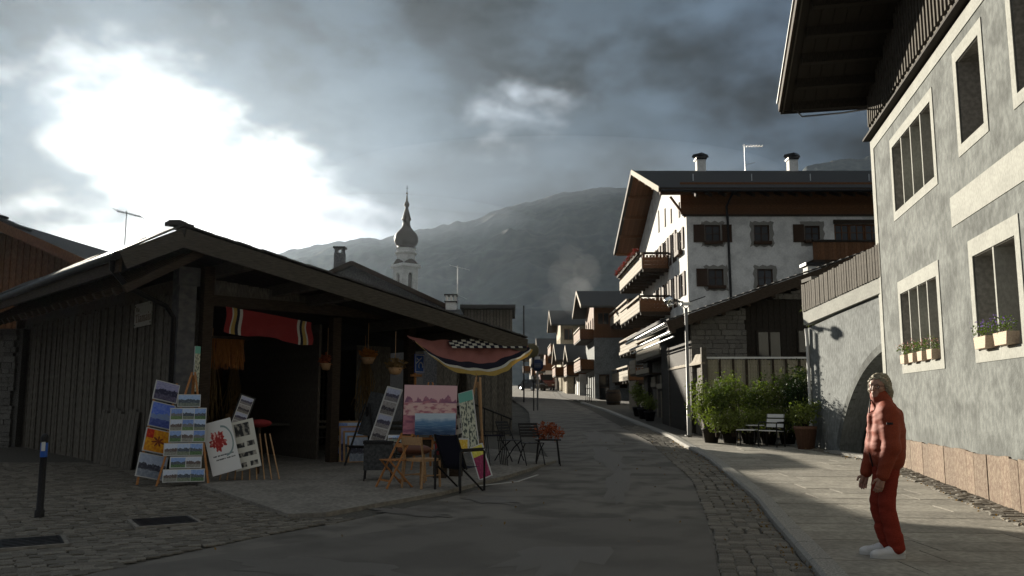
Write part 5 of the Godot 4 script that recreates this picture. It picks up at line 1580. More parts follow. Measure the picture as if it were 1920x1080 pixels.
func collage(cols: int, rows: int, s: int, gap: float, paper: Color, tones: Array) -> Callable:
	return func(u, v):
		var i := int(u * cols)
		var j := int(v * rows)
		var a := fposmod(u * cols, 1.0)
		var b := fposmod(v * rows, 1.0)
		if a < gap or b < gap or a > 1 - gap or b > 1 - gap: return paper
		var k := (i * 7 + j * 5 + s) % tones.size()
		return view_print(s + i * 11 + j * 3, tones[k][0], tones[k][1], tones[k][2]).call((a - gap) / (1 - 2 * gap), (b - gap) / (1 - 2 * gap))

func print_sunflower(u, v):
	var n := pn.get_noise_2d(u * 500, v * 500)
	var d := Vector2(u - 0.55, (v - 0.5) * 1.1).length() + n * 0.12
	if u < 0.3 and v < 0.4: return Color(0.75, 0.12, 0.06).lerp(Color(0.9, 0.4, 0.05), clampf(n + 0.3, 0, 1))
	return Color(0.5, 0.2, 0.05) if d < 0.18 + 0.1 * sin(atan2(v - 0.5, u - 0.55) * 7) else Color(0.93, 0.68, 0.08).lerp(Color(0.8, 0.45, 0.05), clampf(n + 0.4, 0, 1))

func print_mono(u, v):
	var w := pn.get_noise_2d(u * 380, v * 420) * 0.5 + 0.5
	for r in [[0.2, 0.05, 0.8, 0.32], [0.1, 0.45, 0.5, 0.55], [0.6, 0.44, 0.9, 0.54], [0.1, 0.65, 0.9, 0.74], [0.2, 0.85, 0.45, 0.95], [0.6, 0.85, 0.9, 0.95]]:
		if u > r[0] and u < r[2] and v > r[1] and v < r[3]: return Color(0.62, 0.6, 0.55).lerp(Color(0.12, 0.12, 0.12), smoothstep(0.35, 0.6, w))
	return Color(0.82, 0.81, 0.76)

func print_leaf(u, v):
	var n := pn.get_noise_2d(u * 800, v * 800)
	var q := Vector2((u - 0.42) * 1.0, (v - 0.38) * 1.5)
	var r := q.length()
	var a := atan2(q.y, q.x)
	var edge := 0.2 + 0.1 * absf(sin(a * 2.5 + 0.6)) + 0.03 * sin(a * 14)
	if r < edge:
		return Color(0.62, 0.1, 0.08).lerp(Color(0.9, 0.75, 0.72), clampf(n * 2.2 + (0.5 if v < 0.3 else -0.1), 0, 1))
	if absf(Vector2((u - 0.62) * 1.2, (v - 0.4) * 1.3).length() - 0.36) < 0.025 and u > 0.6: return Color(0.5, 0.58, 0.58)
	for row in [[0.66, 0.15, 0.85], [0.73, 0.22, 0.9]]:
		if absf(v - row[0]) < 0.012 and u > row[1] and u < row[2] and pn.get_noise_2d(u * 4200, row[0] * 900) > -0.12: return Color(0.2, 0.2, 0.2)
	return Color(0.87, 0.87, 0.86)

func print_pink(u, v):
	var n := pn.get_noise_2d(u * 420, v * 900)
	var p := 0.27 + 0.17 * pn.get_noise_2d(u * 520, 77)
	var c := Color(0.88, 0.72, 0.74)
	if v > p and v < 0.36: c = Color(0.55, 0.36, 0.48).lerp(Color(0.75, 0.5, 0.55), clampf(n + 0.5, 0, 1))
	elif v >= 0.36 and v < 0.62: c = Color(0.9, 0.76, 0.74).lerp(Color(0.72, 0.45, 0.5), clampf(n * 2.5, 0, 1))
	elif v >= 0.62: c = Color(0.78, 0.5, 0.55).lerp(Color(0.6, 0.36, 0.46), clampf(n * 2 + 0.3, 0, 1))
	return c

func print_sea(u, v):
	var n := pn.get_noise_2d(u * 260, v * 1500)
	var c := Color(0.75, 0.82, 0.88).lerp(Color(0.35, 0.52, 0.68), smoothstep(0.2, 0.45, v + 0.1 * pn.get_noise_2d(u * 300, 5)))
	c = c.lerp(Color(0.13, 0.24, 0.38), smoothstep(0.4, 1.0, v))
	return c.lightened(clampf(n * 0.5, 0, 0.3))

func print_lady(u, v):
	var n := pn.get_noise_2d(u * 600, v * 900) * 0.5 + 0.5
	if v < 0.16: return Color(0.45, 0.72, 0.64)
	return Color(0.82, 0.82, 0.72).lerp(Color(0.3, 0.34, 0.3), smoothstep(0.5, 0.62, n))

func print_magenta(u, v):
	var n := pn.get_noise_2d(u * 500, v * 500)
	if v < 0.32: return Color(0.82, 0.76, 0.22).lerp(Color(0.9, 0.88, 0.5), clampf(n + 0.3, 0, 1))
	return Color(0.55, 0.13, 0.3).lerp(Color(0.7, 0.3, 0.42), clampf(n * 1.5, 0, 1))

func make_prints():
	pn.seed = 3
	pn.frequency = 0.01
	pn.fractal_octaves = 4
	var T := [[Color(0.45, 0.6, 0.85), Color(0.35, 0.38, 0.42), Color(0.25, 0.42, 0.2)], [Color(0.65, 0.75, 0.9), Color(0.3, 0.34, 0.4), Color(0.45, 0.5, 0.4)], [Color(0.35, 0.5, 0.8), Color(0.5, 0.5, 0.52), Color(0.35, 0.5, 0.25)], [Color(0.75, 0.8, 0.88), Color(0.42, 0.36, 0.34), Color(0.55, 0.55, 0.5)]]
	M.print_view = canvas(72, 48, view_print(4, Color(0.55, 0.68, 0.85), Color(0.3, 0.35, 0.4), Color(0.4, 0.45, 0.4)))
	M.print_night = canvas(64, 64, view_print(9, Color(0.5, 0.5, 0.68), Color(0.16, 0.16, 0.3), Color(0.22, 0.2, 0.35)))
	M.print_blue = canvas(64, 80, view_print(21, Color(0.25, 0.4, 0.85), Color(0.55, 0.65, 0.85), Color(0.15, 0.25, 0.65)))
	M.print_grey = canvas(64, 64, view_print(33, Color(0.6, 0.66, 0.76), Color(0.25, 0.26, 0.32), Color(0.5, 0.55, 0.62)))
	M.print_sunflower = canvas(64, 72, print_sunflower)
	M.print_cards = canvas(128, 128, collage(3, 3, 2, 0.02, Color(0.85, 0.85, 0.85), T))
	M.print_row = canvas(144, 48, collage(3, 1, 5, 0.02, Color(0.85, 0.85, 0.85), [T[1], T[3], [Color(0.2, 0.1, 0.08), Color(0.75, 0.35, 0.1), Color(0.5, 0.15, 0.06)], T[0]]))
	M.print_row2 = canvas(128, 48, collage(2, 1, 8, 0.03, Color(0.88, 0.88, 0.88), T))
	M.print_strip = canvas(48, 128, collage(1, 4, 3, 0.05, Color(0.75, 0.74, 0.72), [[Color(0.5, 0.47, 0.45), Color(0.25, 0.22, 0.24), Color(0.4, 0.37, 0.34)], [Color(0.6, 0.62, 0.72), Color(0.28, 0.26, 0.34), Color(0.45, 0.42, 0.42)]]))
	M.print_mono = canvas(96, 160, print_mono)
	M.print_leaf = canvas(120, 180, print_leaf)
	M.print_pink = canvas(160, 150, print_pink)
	M.print_sea = canvas(128, 96, print_sea)
	M.print_lady = canvas(64, 160, print_lady)
	M.print_magenta = canvas(64, 128, print_magenta)
	M.print_yellow = canvas(48, 48, func(u, v): return Color(0.85, 0.68, 0.15).lerp(Color(0.9, 0.85, 0.6), clampf(pn.get_noise_2d(u * 400, v * 400) + 0.2, 0, 1)))

# a picture: board with a print on its face, leaning back by lean, standing on at
func picture(called, label, cat, at: Transform3D, w, h, print: Material, edge: Material, border := 0.0, group := ""):
	var o := thing(called, label, cat, at, group)
	bx(o, "board", Vector3(0, h / 2, -0.012), Vector3(w, h, 0.022), edge)
	var q := QuadMesh.new()
	q.size = Vector2(w - border * 2, h - border * 2)
	put(o, "print", q, print, Transform3D(Basis.IDENTITY, Vector3(0, h / 2, 0.0025)))
	return o

# ---------------------------------------------------------------- chairs and tables
func folding_chair(label, at: Transform3D, m: Material, group := "", w := 0.42):
	var o := thing("folding_chair", label, "chair", at, group)
	for s in [-1, 1]:
		var x: float = s * w / 2
		beam(o, "back_upright", Vector3(x, 0.0, 0.22), Vector3(x, 0.88, -0.24), 0.022, 0.04, m, Vector3.RIGHT)
		beam(o, "leg", Vector3(x * 0.86, 0.0, -0.26), Vector3(x * 0.86, 0.45, 0.16), 0.022, 0.04, m, Vector3.RIGHT)
	for k in 5: bx(o, "seat_slat", Vector3(0, 0.45, -0.15 + k * 0.075), Vector3(w - 0.04, 0.016, 0.06), m)
	for k in 2: bx(o, "back_slat", Vector3(0, 0.68 + k * 0.13, -0.145 - k * 0.068), Vector3(w + 0.02, 0.07, 0.016), m, Basis(Vector3.RIGHT, -0.48))
	bx(o, "stretcher", Vector3(0, 0.12, 0.157), Vector3(w, 0.03, 0.02), m)
	bx(o, "stretcher", Vector3(0, 0.1, -0.165), Vector3(w * 0.84, 0.03, 0.02), m)
	return o

func wooden_chair(label, at: Transform3D, m: Material):
	var o := thing("wooden_chair", label, "chair", at)
	var w := 0.44
	for s in [-1, 1]:
		rod(o, "leg", [Vector3(s * w / 2, 0, 0.2), Vector3(s * w / 2 * 0.94, 0.44, 0.19)], 0.021, m)
		rod(o, "back_leg", [Vector3(s * w / 2, 0, -0.26), Vector3(s * w / 2 * 0.94, 0.44, -0.2), Vector3(s * w / 2 * 0.96, 0.82, -0.27)], 0.021, m)
		rod(o, "side_rail", [Vector3(s * w / 2, 0.2, 0.2), Vector3(s * w / 2, 0.2, -0.23)], 0.013, m, 6)
	var st := S()
	var poly := PackedVector2Array()
	for k in 20:
		var a := TAU * k / 20
		poly.append(Vector2(signf(cos(a)) * pow(absf(cos(a)), 0.5) * 0.235, signf(sin(a)) * pow(absf(sin(a)), 0.5) * 0.225))
	prism(st, poly, -0.02, 0.02)
	put(o, "seat", done(st), m, Transform3D(Basis(Vector3.RIGHT, -PI / 2), Vector3(0, 0.455, -0.01)))
	st = S()
	var rows := []
	for k in 11:
		var t := k / 10.0 * 2 - 1
		rows.append(Vector3(t * 0.22, 0, -0.26 - 0.05 * (1 - t * t)))
	for k in 10: sbeam(st, rows[k] + Vector3(0, 0.77, 0), rows[k + 1] + Vector3(0, 0.77, 0), 0.018, 0.13)
	put(o, "backrest", done(st), m)
	bx(o, "stretcher", Vector3(0, 0.2, 0.0), Vector3(w - 0.02, 0.022, 0.03), m)
	return o

func armchair(label, at: Transform3D):
	var o := thing("black_armchair", label, "armchair", at)
	var m: Material = M.iron
	for s in [-1, 1]:
		var x: float = s * 0.28
		rod(o, "arm_frame", [Vector3(x, 0, -0.3), Vector3(x, 0.63, -0.3), Vector3(x, 0.66, -0.27), Vector3(x, 0.66, 0.24), Vector3(x, 0.63, 0.28), Vector3(x, 0, 0.28)], 0.02, m, 8)
		rod(o, "cross_leg", [Vector3(x * 0.95, 0.0, 0.26), Vector3(x * 0.95, 0.4, -0.26)], 0.017, m)
		bx(o, "armrest", Vector3(x, 0.685, 0), Vector3(0.05, 0.022, 0.5), m)
		rod(o, "back_upright", [Vector3(x * 0.9, 0.36, -0.12), Vector3(x * 0.88, 0.92, -0.36)], 0.017, m)
	var st := S()
	st.set_smooth_group(0)
	for i in 10:
		for j in 8:
			var q := []
			for c in [[i, j], [i, j + 1], [i + 1, j + 1], [i + 1, j]]:
				var t: float = c[0] / 10.0
				var u: float = c[1] / 8.0 * 2 - 1
				var p := Vector3(0, 0.4, 0.26).lerp(Vector3(0, 0.37, -0.12), t / 0.5) if t < 0.5 else Vector3(0, 0.37, -0.12).lerp(Vector3(0, 0.92, -0.36), (t - 0.5) / 0.5)
				q.append(p + Vector3(u * 0.25, -0.02 * (1 - u * u), 0.0))
			quad(st, q[0], q[1], q[2], q[3])
	put(o, "sling_seat", done(st), M.cloth_black)
	return o

func bistro_chair(label, at: Transform3D, group):
	var o := thing("iron_chair", label, "chair", at, group)
	var m: Material = M.iron
	for s in [-1, 1]:
		var x: float = s * 0.21
		rod(o, "leg", [Vector3(x, 0, 0.24), Vector3(x, 0.3, 0.08), Vector3(x, 0.45, -0.06), Vector3(x, 0.86, -0.24)], 0.013, m, 6)
		rod(o, "leg", [Vector3(x, 0, -0.27), Vector3(x, 0.28, -0.05), Vector3(x, 0.45, 0.17)], 0.013, m, 6)
	for k in 6: bx(o, "seat_slat", Vector3(0, 0.455, -0.17 + k * 0.068), Vector3(0.43, 0.012, 0.045), m)
	for k in 5: bx(o, "back_slat", Vector3(0, 0.6 + k * 0.06, -0.125 - k * 0.026), Vector3(0.43, 0.045, 0.01), m, Basis(Vector3.RIGHT, -0.4))
	rod(o, "top_rail", [Vector3(-0.21, 0.86, -0.24), Vector3(0.21, 0.86, -0.24)], 0.013, m, 6)
	return o

func slat_chair(label, at: Transform3D):
	var o := thing("slatted_chair", label, "chair", at)
	for s in [-1, 1]:
		var x: float = s * 0.26
		rod(o, "leg_frame", [Vector3(x, 0, 0.24), Vector3(x, 0.62, 0.22), Vector3(x, 0.66, 0.16), Vector3(x, 0.66, -0.2), Vector3(x, 0.62, -0.24), Vector3(x, 0, -0.24)], 0.017, M.iron, 7)
		rod(o, "back_upright", [Vector3(x * 0.9, 0.42, -0.2), Vector3(x * 0.9, 0.88, -0.3)], 0.015, M.iron, 6)
	for k in 5: bx(o, "seat_slat", Vector3(0, 0.44 - 0.006 * k, 0.2 - k * 0.095), Vector3(0.5, 0.022, 0.085), M.white_metal)
	for k in 3: bx(o, "back_slat", Vector3(0, 0.57 + k * 0.13, -0.225 - k * 0.03), Vector3(0.5, 0.095, 0.018), M.white_metal, Basis(Vector3.RIGHT, -0.22))
	return o

func easel(label, at: Transform3D, h, m: Material, group := "", w := 0.5):
	var o := thing("easel", label, "easel", at, group)
	beam(o, "leg", Vector3(-w / 2, 0, 0.05), Vector3(-0.04, h, -h * 0.2), 0.03, 0.045, m, Vector3.BACK)
	beam(o, "leg", Vector3(w / 2, 0, 0.05), Vector3(0.04, h, -h * 0.2), 0.03, 0.045, m, Vector3.BACK)
	beam(o, "rear_leg", Vector3(0, 0, -h * 0.42), Vector3(0, h * 0.95, -h * 0.2), 0.03, 0.045, m, Vector3.RIGHT)
	bx(o, "cross_bar", Vector3(0, h * 0.3, -h * 0.04), Vector3(w * 0.86, 0.04, 0.03), m)
	bx(o, "ledge", Vector3(0, h * 0.32, 0.02), Vector3(w * 0.95, 0.03, 0.08), m)
	return o

func lean(x, d, y, turn, back, roll := 0.0) -> Transform3D:
	return Transform3D(Basis(Vector3.UP, turn) * Basis(Vector3.RIGHT, -back) * Basis(Vector3.BACK, roll), V(x, gh(d) + 0.045 + y, d))

# ---------------------------------------------------------------- what the shop sets out
func shop_goods():
	make_prints()
	# postcard stand by the corner pillar
	var o := thing("postcard_stand", "tripod postcard stand of orange wood before the corner pillar", "stand", spot(-5.7, gh(15.0) + 0.02, 15.1, 0.32))
	beam(o, "leg", Vector3(-0.42, 0, 0.1), Vector3(0.05, 1.95, -0.25), 0.035, 0.05, M.orange_wood, Vector3.BACK)
	beam(o, "leg", Vector3(0.42, 0, 0.1), Vector3(0.1, 1.95, -0.25), 0.035, 0.05, M.orange_wood, Vector3.BACK)
	beam(o, "rear_leg", Vector3(0.05, 0, -0.75), Vector3(0.08, 1.9, -0.27), 0.035, 0.05, M.orange_wood, Vector3.RIGHT)
	for k in 4: bx(o, "cross_bar", Vector3(0.04, 0.22 + k * 0.32, 0.04 - k * 0.055), Vector3(0.74 - k * 0.1, 0.03, 0.03), M.orange_wood)
	var F := o.transform
	var cards := [["print_row", 0.68, 0.22, 0.06, 0.01, "wide card strip of three valley views, lowest on the postcard stand"], ["print_row2", 0.52, 0.2, 0.29, 0.03, "card strip of two mountain views above the lowest strip"], ["print_row", 0.64, 0.22, 0.5, -0.02, "card strip with a dark print at its end, third from the ground"], ["print_cards", 0.6, 0.6, 0.73, 0.03, "large poster of nine village postcards on the stand"], ["print_view", 0.38, 0.22, 1.34, 0.03, "white edged single view at the top of the postcard stand"]]
	for k in cards.size():
		var c: Array = cards[k]
		picture("postcard_sheet", c[5], "print", F * Transform3D(Basis(Vector3.RIGHT, -0.17), Vector3(c[4], c[3], 0.135 - c[3] * 0.172)), c[1], c[2], M[c[0]], M.paper, 0.012, "cards on the postcard stand")
	var L := spot(-6.35, gh(15.4) + 0.02, 15.45, 0.75)
	cards = [["print_grey", 0.5, 0.42, 0.1, "tilted grey print of rocks at the foot of the side rack"], ["print_sunflower", 0.44, 0.42, 0.53, "yellow and red flower print on the side rack"], ["print_blue", 0.42, 0.46, 0.96, "bright blue print of a snowy lake on the side rack"], ["print_night", 0.44, 0.36, 1.43, "dusky violet print at the top of the side rack"]]
	var rk := thing("side_rack", "narrow leaning rack of prints against the board wall", "rack", L)
	for s in [-0.18, 0.18]: beam(rk, "rail", Vector3(s - 0.2, 0, 0.25), Vector3(s + 0.22, 1.75, -0.2), 0.03, 0.04, M.orange_wood, Vector3.BACK)
	for k in 4:
		var c: Array = cards[k]
		var y: float = c[3]
		picture("art_print", c[4], "print", L * Transform3D(Basis(Vector3.RIGHT, -0.25) * Basis(Vector3.BACK, -0.24), Vector3(-0.2 + y * 0.24, y, 0.29 - y * 0.257)), c[1], c[2], M[c[0]], M.paper, 0.015, "prints on the side rack")
	# leaf poster and the photograph board on straw legs
	picture("leaf_poster", "white poster with a large red leaf leaning beside the postcard stand", "poster", lean(-5.02, 15.35, 0.16, 0.2, 0.22, 0.28), 0.5, 0.95, M.print_leaf, M.paper)
	picture("photo_board", "cream board of small dark photographs on straw coloured legs", "poster", lean(-4.72, 15.6, 0.2, 0.12, 0.25, 0.25), 0.44, 0.9, M.print_mono, M.paper)
	o = thing("straw_stand", "low stand of splayed straw coloured sticks under the leaning posters", "stand", spot(-4.75, gh(15.7) + 0.045, 15.75, 0.15))
	for k in 9: rod(o, "stick", [Vector3(-0.5 + k * 0.13, 0, 0.1 + 0.03 * (k % 2)), Vector3(-0.42 + k * 0.09, 0.8, -0.25)], 0.014, M.pale_wood, 5)
	picture("narrow_poster", "tall narrow pale poster strip standing on the corner pillar", "poster", frame(-6.25, 0, 16.3, 60.0) * Transform3D(Basis(Vector3.UP, 0.5), Vector3(0.2, 1.72, 0.25)), 0.12, 0.85, M.print_lady, M.paper)
	picture("dark_board", "dark framed board leaning above the leaf poster", "picture", lean(-5.15, 16.1, 0.85, 0.5, 0.2, -0.35), 0.3, 0.7, M.print_strip, M.iron, 0.03)
	# inside: table, chairs, logs, cushions
	o = thing("plank_table", "long rough plank table inside the shop", "table", frame(-6.4, gh(19.5) + 0.045, 20.4, 75.0))
	bx(o, "tabletop", Vector3(0.5, 0.78, 0), Vector3(1.9, 0.05, 0.6), M.old_wood)
	for s in [-0.3, 1.3]:
		for q in [-0.22, 0.22]: bx(o, "leg", Vector3(s, 0.38, q), Vector3(0.07, 0.76, 0.07), M.old_wood)
	for k in 9:
		var lg := thing("log", "short round log on the plank table, row %s, log %s" % [["bottom", "middle", "top"][k / 3], ["one", "two", "three"][k % 3]], "log", frame(-6.4, gh(19.5) + 0.045, 20.4, 75.0) * Transform3D(Basis(Vector3.RIGHT, PI / 2), Vector3(-0.35 + (k % 3) * 0.13 + 0.06 * (k / 3), 0.87 + (k / 3) * 0.11, 0.0)), "logs on the plank table")
		var st := S()
		lathe(st, [Vector2(0, -0.2), Vector2(0.06, -0.2), Vector2(0.062, 0.2), Vector2(0, 0.2)], 10)
		put(lg, "bark", done(st), M.pale_wood)
	o = thing("red_cushion", "small red cushion behind the photograph board", "cushion", spot(-4.85, gh(17) + 0.045 + 0.95, 16.6))
	var sm := SphereMesh.new()
	sm.radius = 0.5
	sm.height = 1.0
	put(o, "cover", sm, M.cloth_red, Transform3D(Basis.from_scale(Vector3(0.46, 0.16, 0.3)), Vector3.ZERO))
	rod(o, "stool_leg", [Vector3(0, -0.06, 0), Vector3(0, -0.95, 0)], 0.03, M.dark_wood, 6)
	for c in [[-4.55, 20.6, 0.5, "dark folding chair inside the shop, beside the plank table"], [-4.0, 20.1, 0.2, "dark folding chair inside the shop, between the other two"], [-3.65, 19.3, -0.3, "dark folding chair inside the shop, next to the tall post"]]:
		folding_chair(c[3], spot(c[0], gh(c[1]) + 0.045, c[1], c[2]), M.old_wood, "folding chairs inside the shop")
	o = thing("shelf_rack", "dim wall shelf of boxes at the back of the shop", "shelf", frame(-7.0, gh(23) + 0.045, 23.6, 60.0))
	for k in 4: bx(o, "shelf", Vector3(0.9, 0.4 + k * 0.5, 0), Vector3(2.0, 0.04, 0.4), M.old_wood)
	for s in [0.0, 1.8]: bx(o, "side_panel", Vector3(s, 1.1, 0), Vector3(0.05, 2.2, 0.4), M.old_wood)
	for k in 9: bx(o, "stored_box", Vector3(0.2 + (k % 4) * 0.43, 0.55 + (k / 4) * 0.5, 0.02), Vector3(0.3, 0.24 + 0.04 * (k % 3), 0.3), M["brown%d" % (k % 3)])
	for c in [[-3.35, 20.3, 0.9, "dark folding chair leaning behind the tall post"], [-2.75, 19.9, -0.5, "dark folding chair behind the grey panel"], [-5.3, 21.4, 0.1, "dark folding chair at the back of the shop, beside the shelf"]]:
		folding_chair(c[3], spot(c[0], gh(c[1]) + 0.045, c[1], c[2]), M.old_wood, "folding chairs inside the shop")
	for c in [[-2.55, 18.7, 1.95, "yellow green hanging basket of dried flowers beside the second post", "straw"], [-4.1, 19.0, 2.05, "small hanging basket of dried flowers above the folding chairs", "petal_orange"], [-3.3, 19.6, 2.2, "hanging basket of dried grasses left of the grey panel", "broom"]]:
		o = thing("hanging_basket", c[3], "basket", spot(c[0], gh(c[1]) + c[2], c[1]), "hanging baskets in the shop")
		var sb := S()
		lathe(sb, [Vector2(0, 0), Vector2(0.11, 0.02), Vector2(0.17, 0.16), Vector2(0.15, 0.16), Vector2(0, 0.1)], 12)
		put(o, "basket", done(sb), M.pale_wood)
		sb = S()
		scatter(sb, rng, 280, Vector3(0, 0.22, 0), Vector3(0.19, 0.14, 0.19), 0.09)
		put(o, "dried_flowers", done(sb), M[c[4]])
		rod(o, "cord", [Vector3(0, 0.1, 0), Vector3(0, 0.95, 0)], 0.008, M.pale_wood, 4)
	for k in 4:
		picture("stacked_picture", "framed picture stacked against the shop partition, %s in the stack" % ["front", "second", "third", "rearmost"][k], "picture", lean(-3.3 - k * 0.07, 18.9 + k * 0.09, 0.0, 0.35, 0.2 - k * 0.03), 0.55 + 0.08 * k, 0.6 + 0.1 * k, M[["print_grey", "print_view", "print_night", "print_cards"][k]], M.pale_wood, 0.04, "pictures stacked at the partition")
	# the group round the second post
	picture("grey_panel", "large plain grey panel leaning before the dark doorway", "picture", lean(-3.05, 18.3, 0.62, -0.25, 0.3, -0.18), 0.5, 0.95, M.slate, M.iron)  # a plain grey panel, no picture on it
	easel("dark thin legged easel under the grey panel", spot(-3.15, gh(18.2) + 0.045, 18.15, -0.2), 1.3, M.iron, "", 0.7)
	picture("photo_strip", "tall strip of four photographs with white borders leaning on the dark easel", "print", lean(-2.72, 17.4, 0.55, -0.3, 0.25, -0.22), 0.36, 1.15, M.print_strip, M.paper, 0.012)
	easel("orange wooden easel carrying the rose mountain painting", spot(-1.66, gh(17.4) + 0.045, 17.35, 0.05), 1.75, M.orange_wood, "", 0.7)
	picture("rose_painting", "large rose coloured mountain painting on the orange easel", "painting", lean(-1.63, 17.05, 0.72, 0.05, 0.08, -0.02), 1.05, 0.97, M.print_pink, M.pale_wood)
	picture("sea_painting", "blue seascape standing in front of the rose painting", "painting", lean(-1.5, 16.9, 0.72, 0.05, 0.07), 0.8, 0.42, M.print_sea, M.pale_wood)
	for c in [[-1.72, 17.1, 0.34, 0.24, "empty pale wooden frame below the rose painting, left of its twin"], [-1.33, 17.12, 0.3, 0.24, "empty pale wooden frame below the seascape's right end"]]:
		o = thing("empty_frame", c[4], "picture frame", lean(c[0], c[1], 0.42, 0.0, 0.15), "empty frames under the paintings")  # a wooden frame with no picture in it
		ring(o, "border", [-c[2] / 2, 0.0, c[2] / 2, c[3]], [-c[2] / 2 + 0.04, 0.04, c[2] / 2 - 0.04, c[3] - 0.04], -0.015, 0.015, M.orange_wood)
		bx(o, "backing", Vector3(0, c[3] / 2, -0.01), Vector3(c[2] - 0.06, c[3] - 0.06, 0.008), M.dark_wood)
	picture("slim_print", "slim pale print with a green top leaning right of the paintings", "print", lean(-0.78, 16.75, 0.42, -0.5, 0.18, 0.24), 0.34, 1.2, M.print_lady, M.paper, 0.01)
	picture("slim_print", "slim white edged print behind the green topped one", "print", lean(-0.98, 17.0, 0.42, -0.35, 0.18, 0.26), 0.4, 0.95, M.print_mono, M.paper, 0.01)
	picture("magenta_poster", "yellow and magenta poster leaning at the kerb end of the goods", "poster", lean(-0.47, 15.65, 0.03, -0.3, 0.35, 0.42), 0.26, 0.66, M.print_magenta, M.paper, 0.02)
	easel("pale thin easel behind the slim prints", spot(-0.8, gh(17.3) + 0.045, 17.25, -0.3), 1.85, M.pale_wood, "", 0.5)
	picture("yellow_picture", "small white framed yellow picture behind the black armchair", "picture", lean(-0.92, 15.9, 0.5, 0.05, 0.15), 0.26, 0.22, M.print_yellow, M.paper, 0.025)
	for c in [[-1.32, 16.0, "cloth_red", 0.2, "red round tin beside the yellow picture"], [-1.05, 16.3, "cloth_rose", 0.16, "orange bowl under the seascape's corner"]]:
		o = thing("tin", c[4], "tin", spot(c[0], gh(c[1]) + 0.045 + 0.42, c[1]))
		var st := S()
		lathe(st, [Vector2(0, 0), Vector2(0.1, 0), Vector2(0.105, c[3]), Vector2(0, c[3])], 14)
		put(o, "body", done(st), M[c[2]])
		bx(o, "pedestal", Vector3(0, -0.21, 0), Vector3(0.24, 0.42, 0.24), M.dark_wood)
	picture("name_card", "white card with ruled lines propped behind the folding chair", "card", lean(-2.12, 15.6, 0.68, 0.0, 0.2), 0.24, 0.12, M.print_row, M.paper, 0.01)
	o = thing("leather_stool", "low stool with a brown leather seat behind the wooden chairs", "stool", spot(-1.72, gh(15.2) + 0.045, 15.25))
	put(o, "seat", sm, M.leather, Transform3D(Basis.from_scale(Vector3(0.6, 0.2, 0.42)), Vector3(0, 0.56, 0)))
	for s in [-1, 1]:
		for q in [-1, 1]: rod(o, "leg", [Vector3(s * 0.2, 0, q * 0.14), Vector3(s * 0.16, 0.55, q * 0.1)], 0.018, M.pale_wood, 6)
	o = thing("storage_chest", "dark cloth covered chest on thin iron legs beside the orange folding chair", "chest", spot(-2.4, gh(15.6) + 0.045, 15.6, 0.1))
	bx(o, "body", Vector3(0, 0.42, 0), Vector3(0.5, 0.46, 0.4), M.slate)
	bx(o, "lid", Vector3(0, 0.67, 0), Vector3(0.53, 0.05, 0.43), M.iron)
	for s in [-1, 1]:
		for q in [-1, 1]: rod(o, "leg", [Vector3(s * 0.24, 0, q * 0.18), Vector3(s * 0.22, 0.3, q * 0.16)], 0.013, M.iron, 5)
	folding_chair("orange wooden folding chair at the front of the shop apron", spot(-1.98, gh(14.5) + 0.045, 14.55, -1.0), M.orange_wood)
	wooden_chair("pale wooden chair with curved back between folding chair and black armchair", spot(-1.5, gh(14.5) + 0.045, 14.55, 2.5), M.pale_wood)
	armchair("black sling armchair at the edge of the shop apron", spot(-0.85, gh(14.2) + 0.02, 14.3, 2.45))
	bistro_chair("black iron chair left of the flower table, turned to the street", spot(-0.05, gh(19.6) + 0.045, 19.4, 0.9), "iron chairs by the shop")
	bistro_chair("black iron chair right beside the heap of orange flowers", spot(0.42, gh(18.6) + 0.045, 18.55, 0.35), "iron chairs by the shop")
	o = thing("flower_table", "low iron table heaped with orange dried flowers beside the iron chairs", "table", spot(0.78, gh(18.9) + 0.0, 18.9))
	bx(o, "tabletop", Vector3(0, 0.55, 0), Vector3(0.55, 0.03, 0.5), M.iron)
	for s in [-1, 1]:
		for q in [-1, 1]: rod(o, "leg", [Vector3(s * 0.26, 0, q * 0.22), Vector3(s * 0.2, 0.54, q * 0.18)], 0.013, M.iron, 5)
	var st9 := S()
	scatter(st9, rng, 420, Vector3(0, 0.72, 0), Vector3(0.36, 0.2, 0.3), 0.085)
	put(o, "flower_heap", done(st9), M.petal_orange)
	var wire := thing("wire_rack", "tangle of thin iron chair frames stacked behind the slim prints", "rack", spot(-0.35, gh(18.3) + 0.045, 18.35, 0.4))
	for k in 5:
		rod(wire, "frame_loop", [Vector3(-0.2, 0, 0.2 - k * 0.1), Vector3(-0.2, 0.7, -k * 0.1), Vector3(0.2, 0.7, -k * 0.1), Vector3(0.2, 0, 0.2 - k * 0.1)], 0.011, M.iron, 5)
	bx(wire, "sling", Vector3(0, 0.62, -0.2), Vector3(0.42, 0.02, 0.4), M.cloth_black)

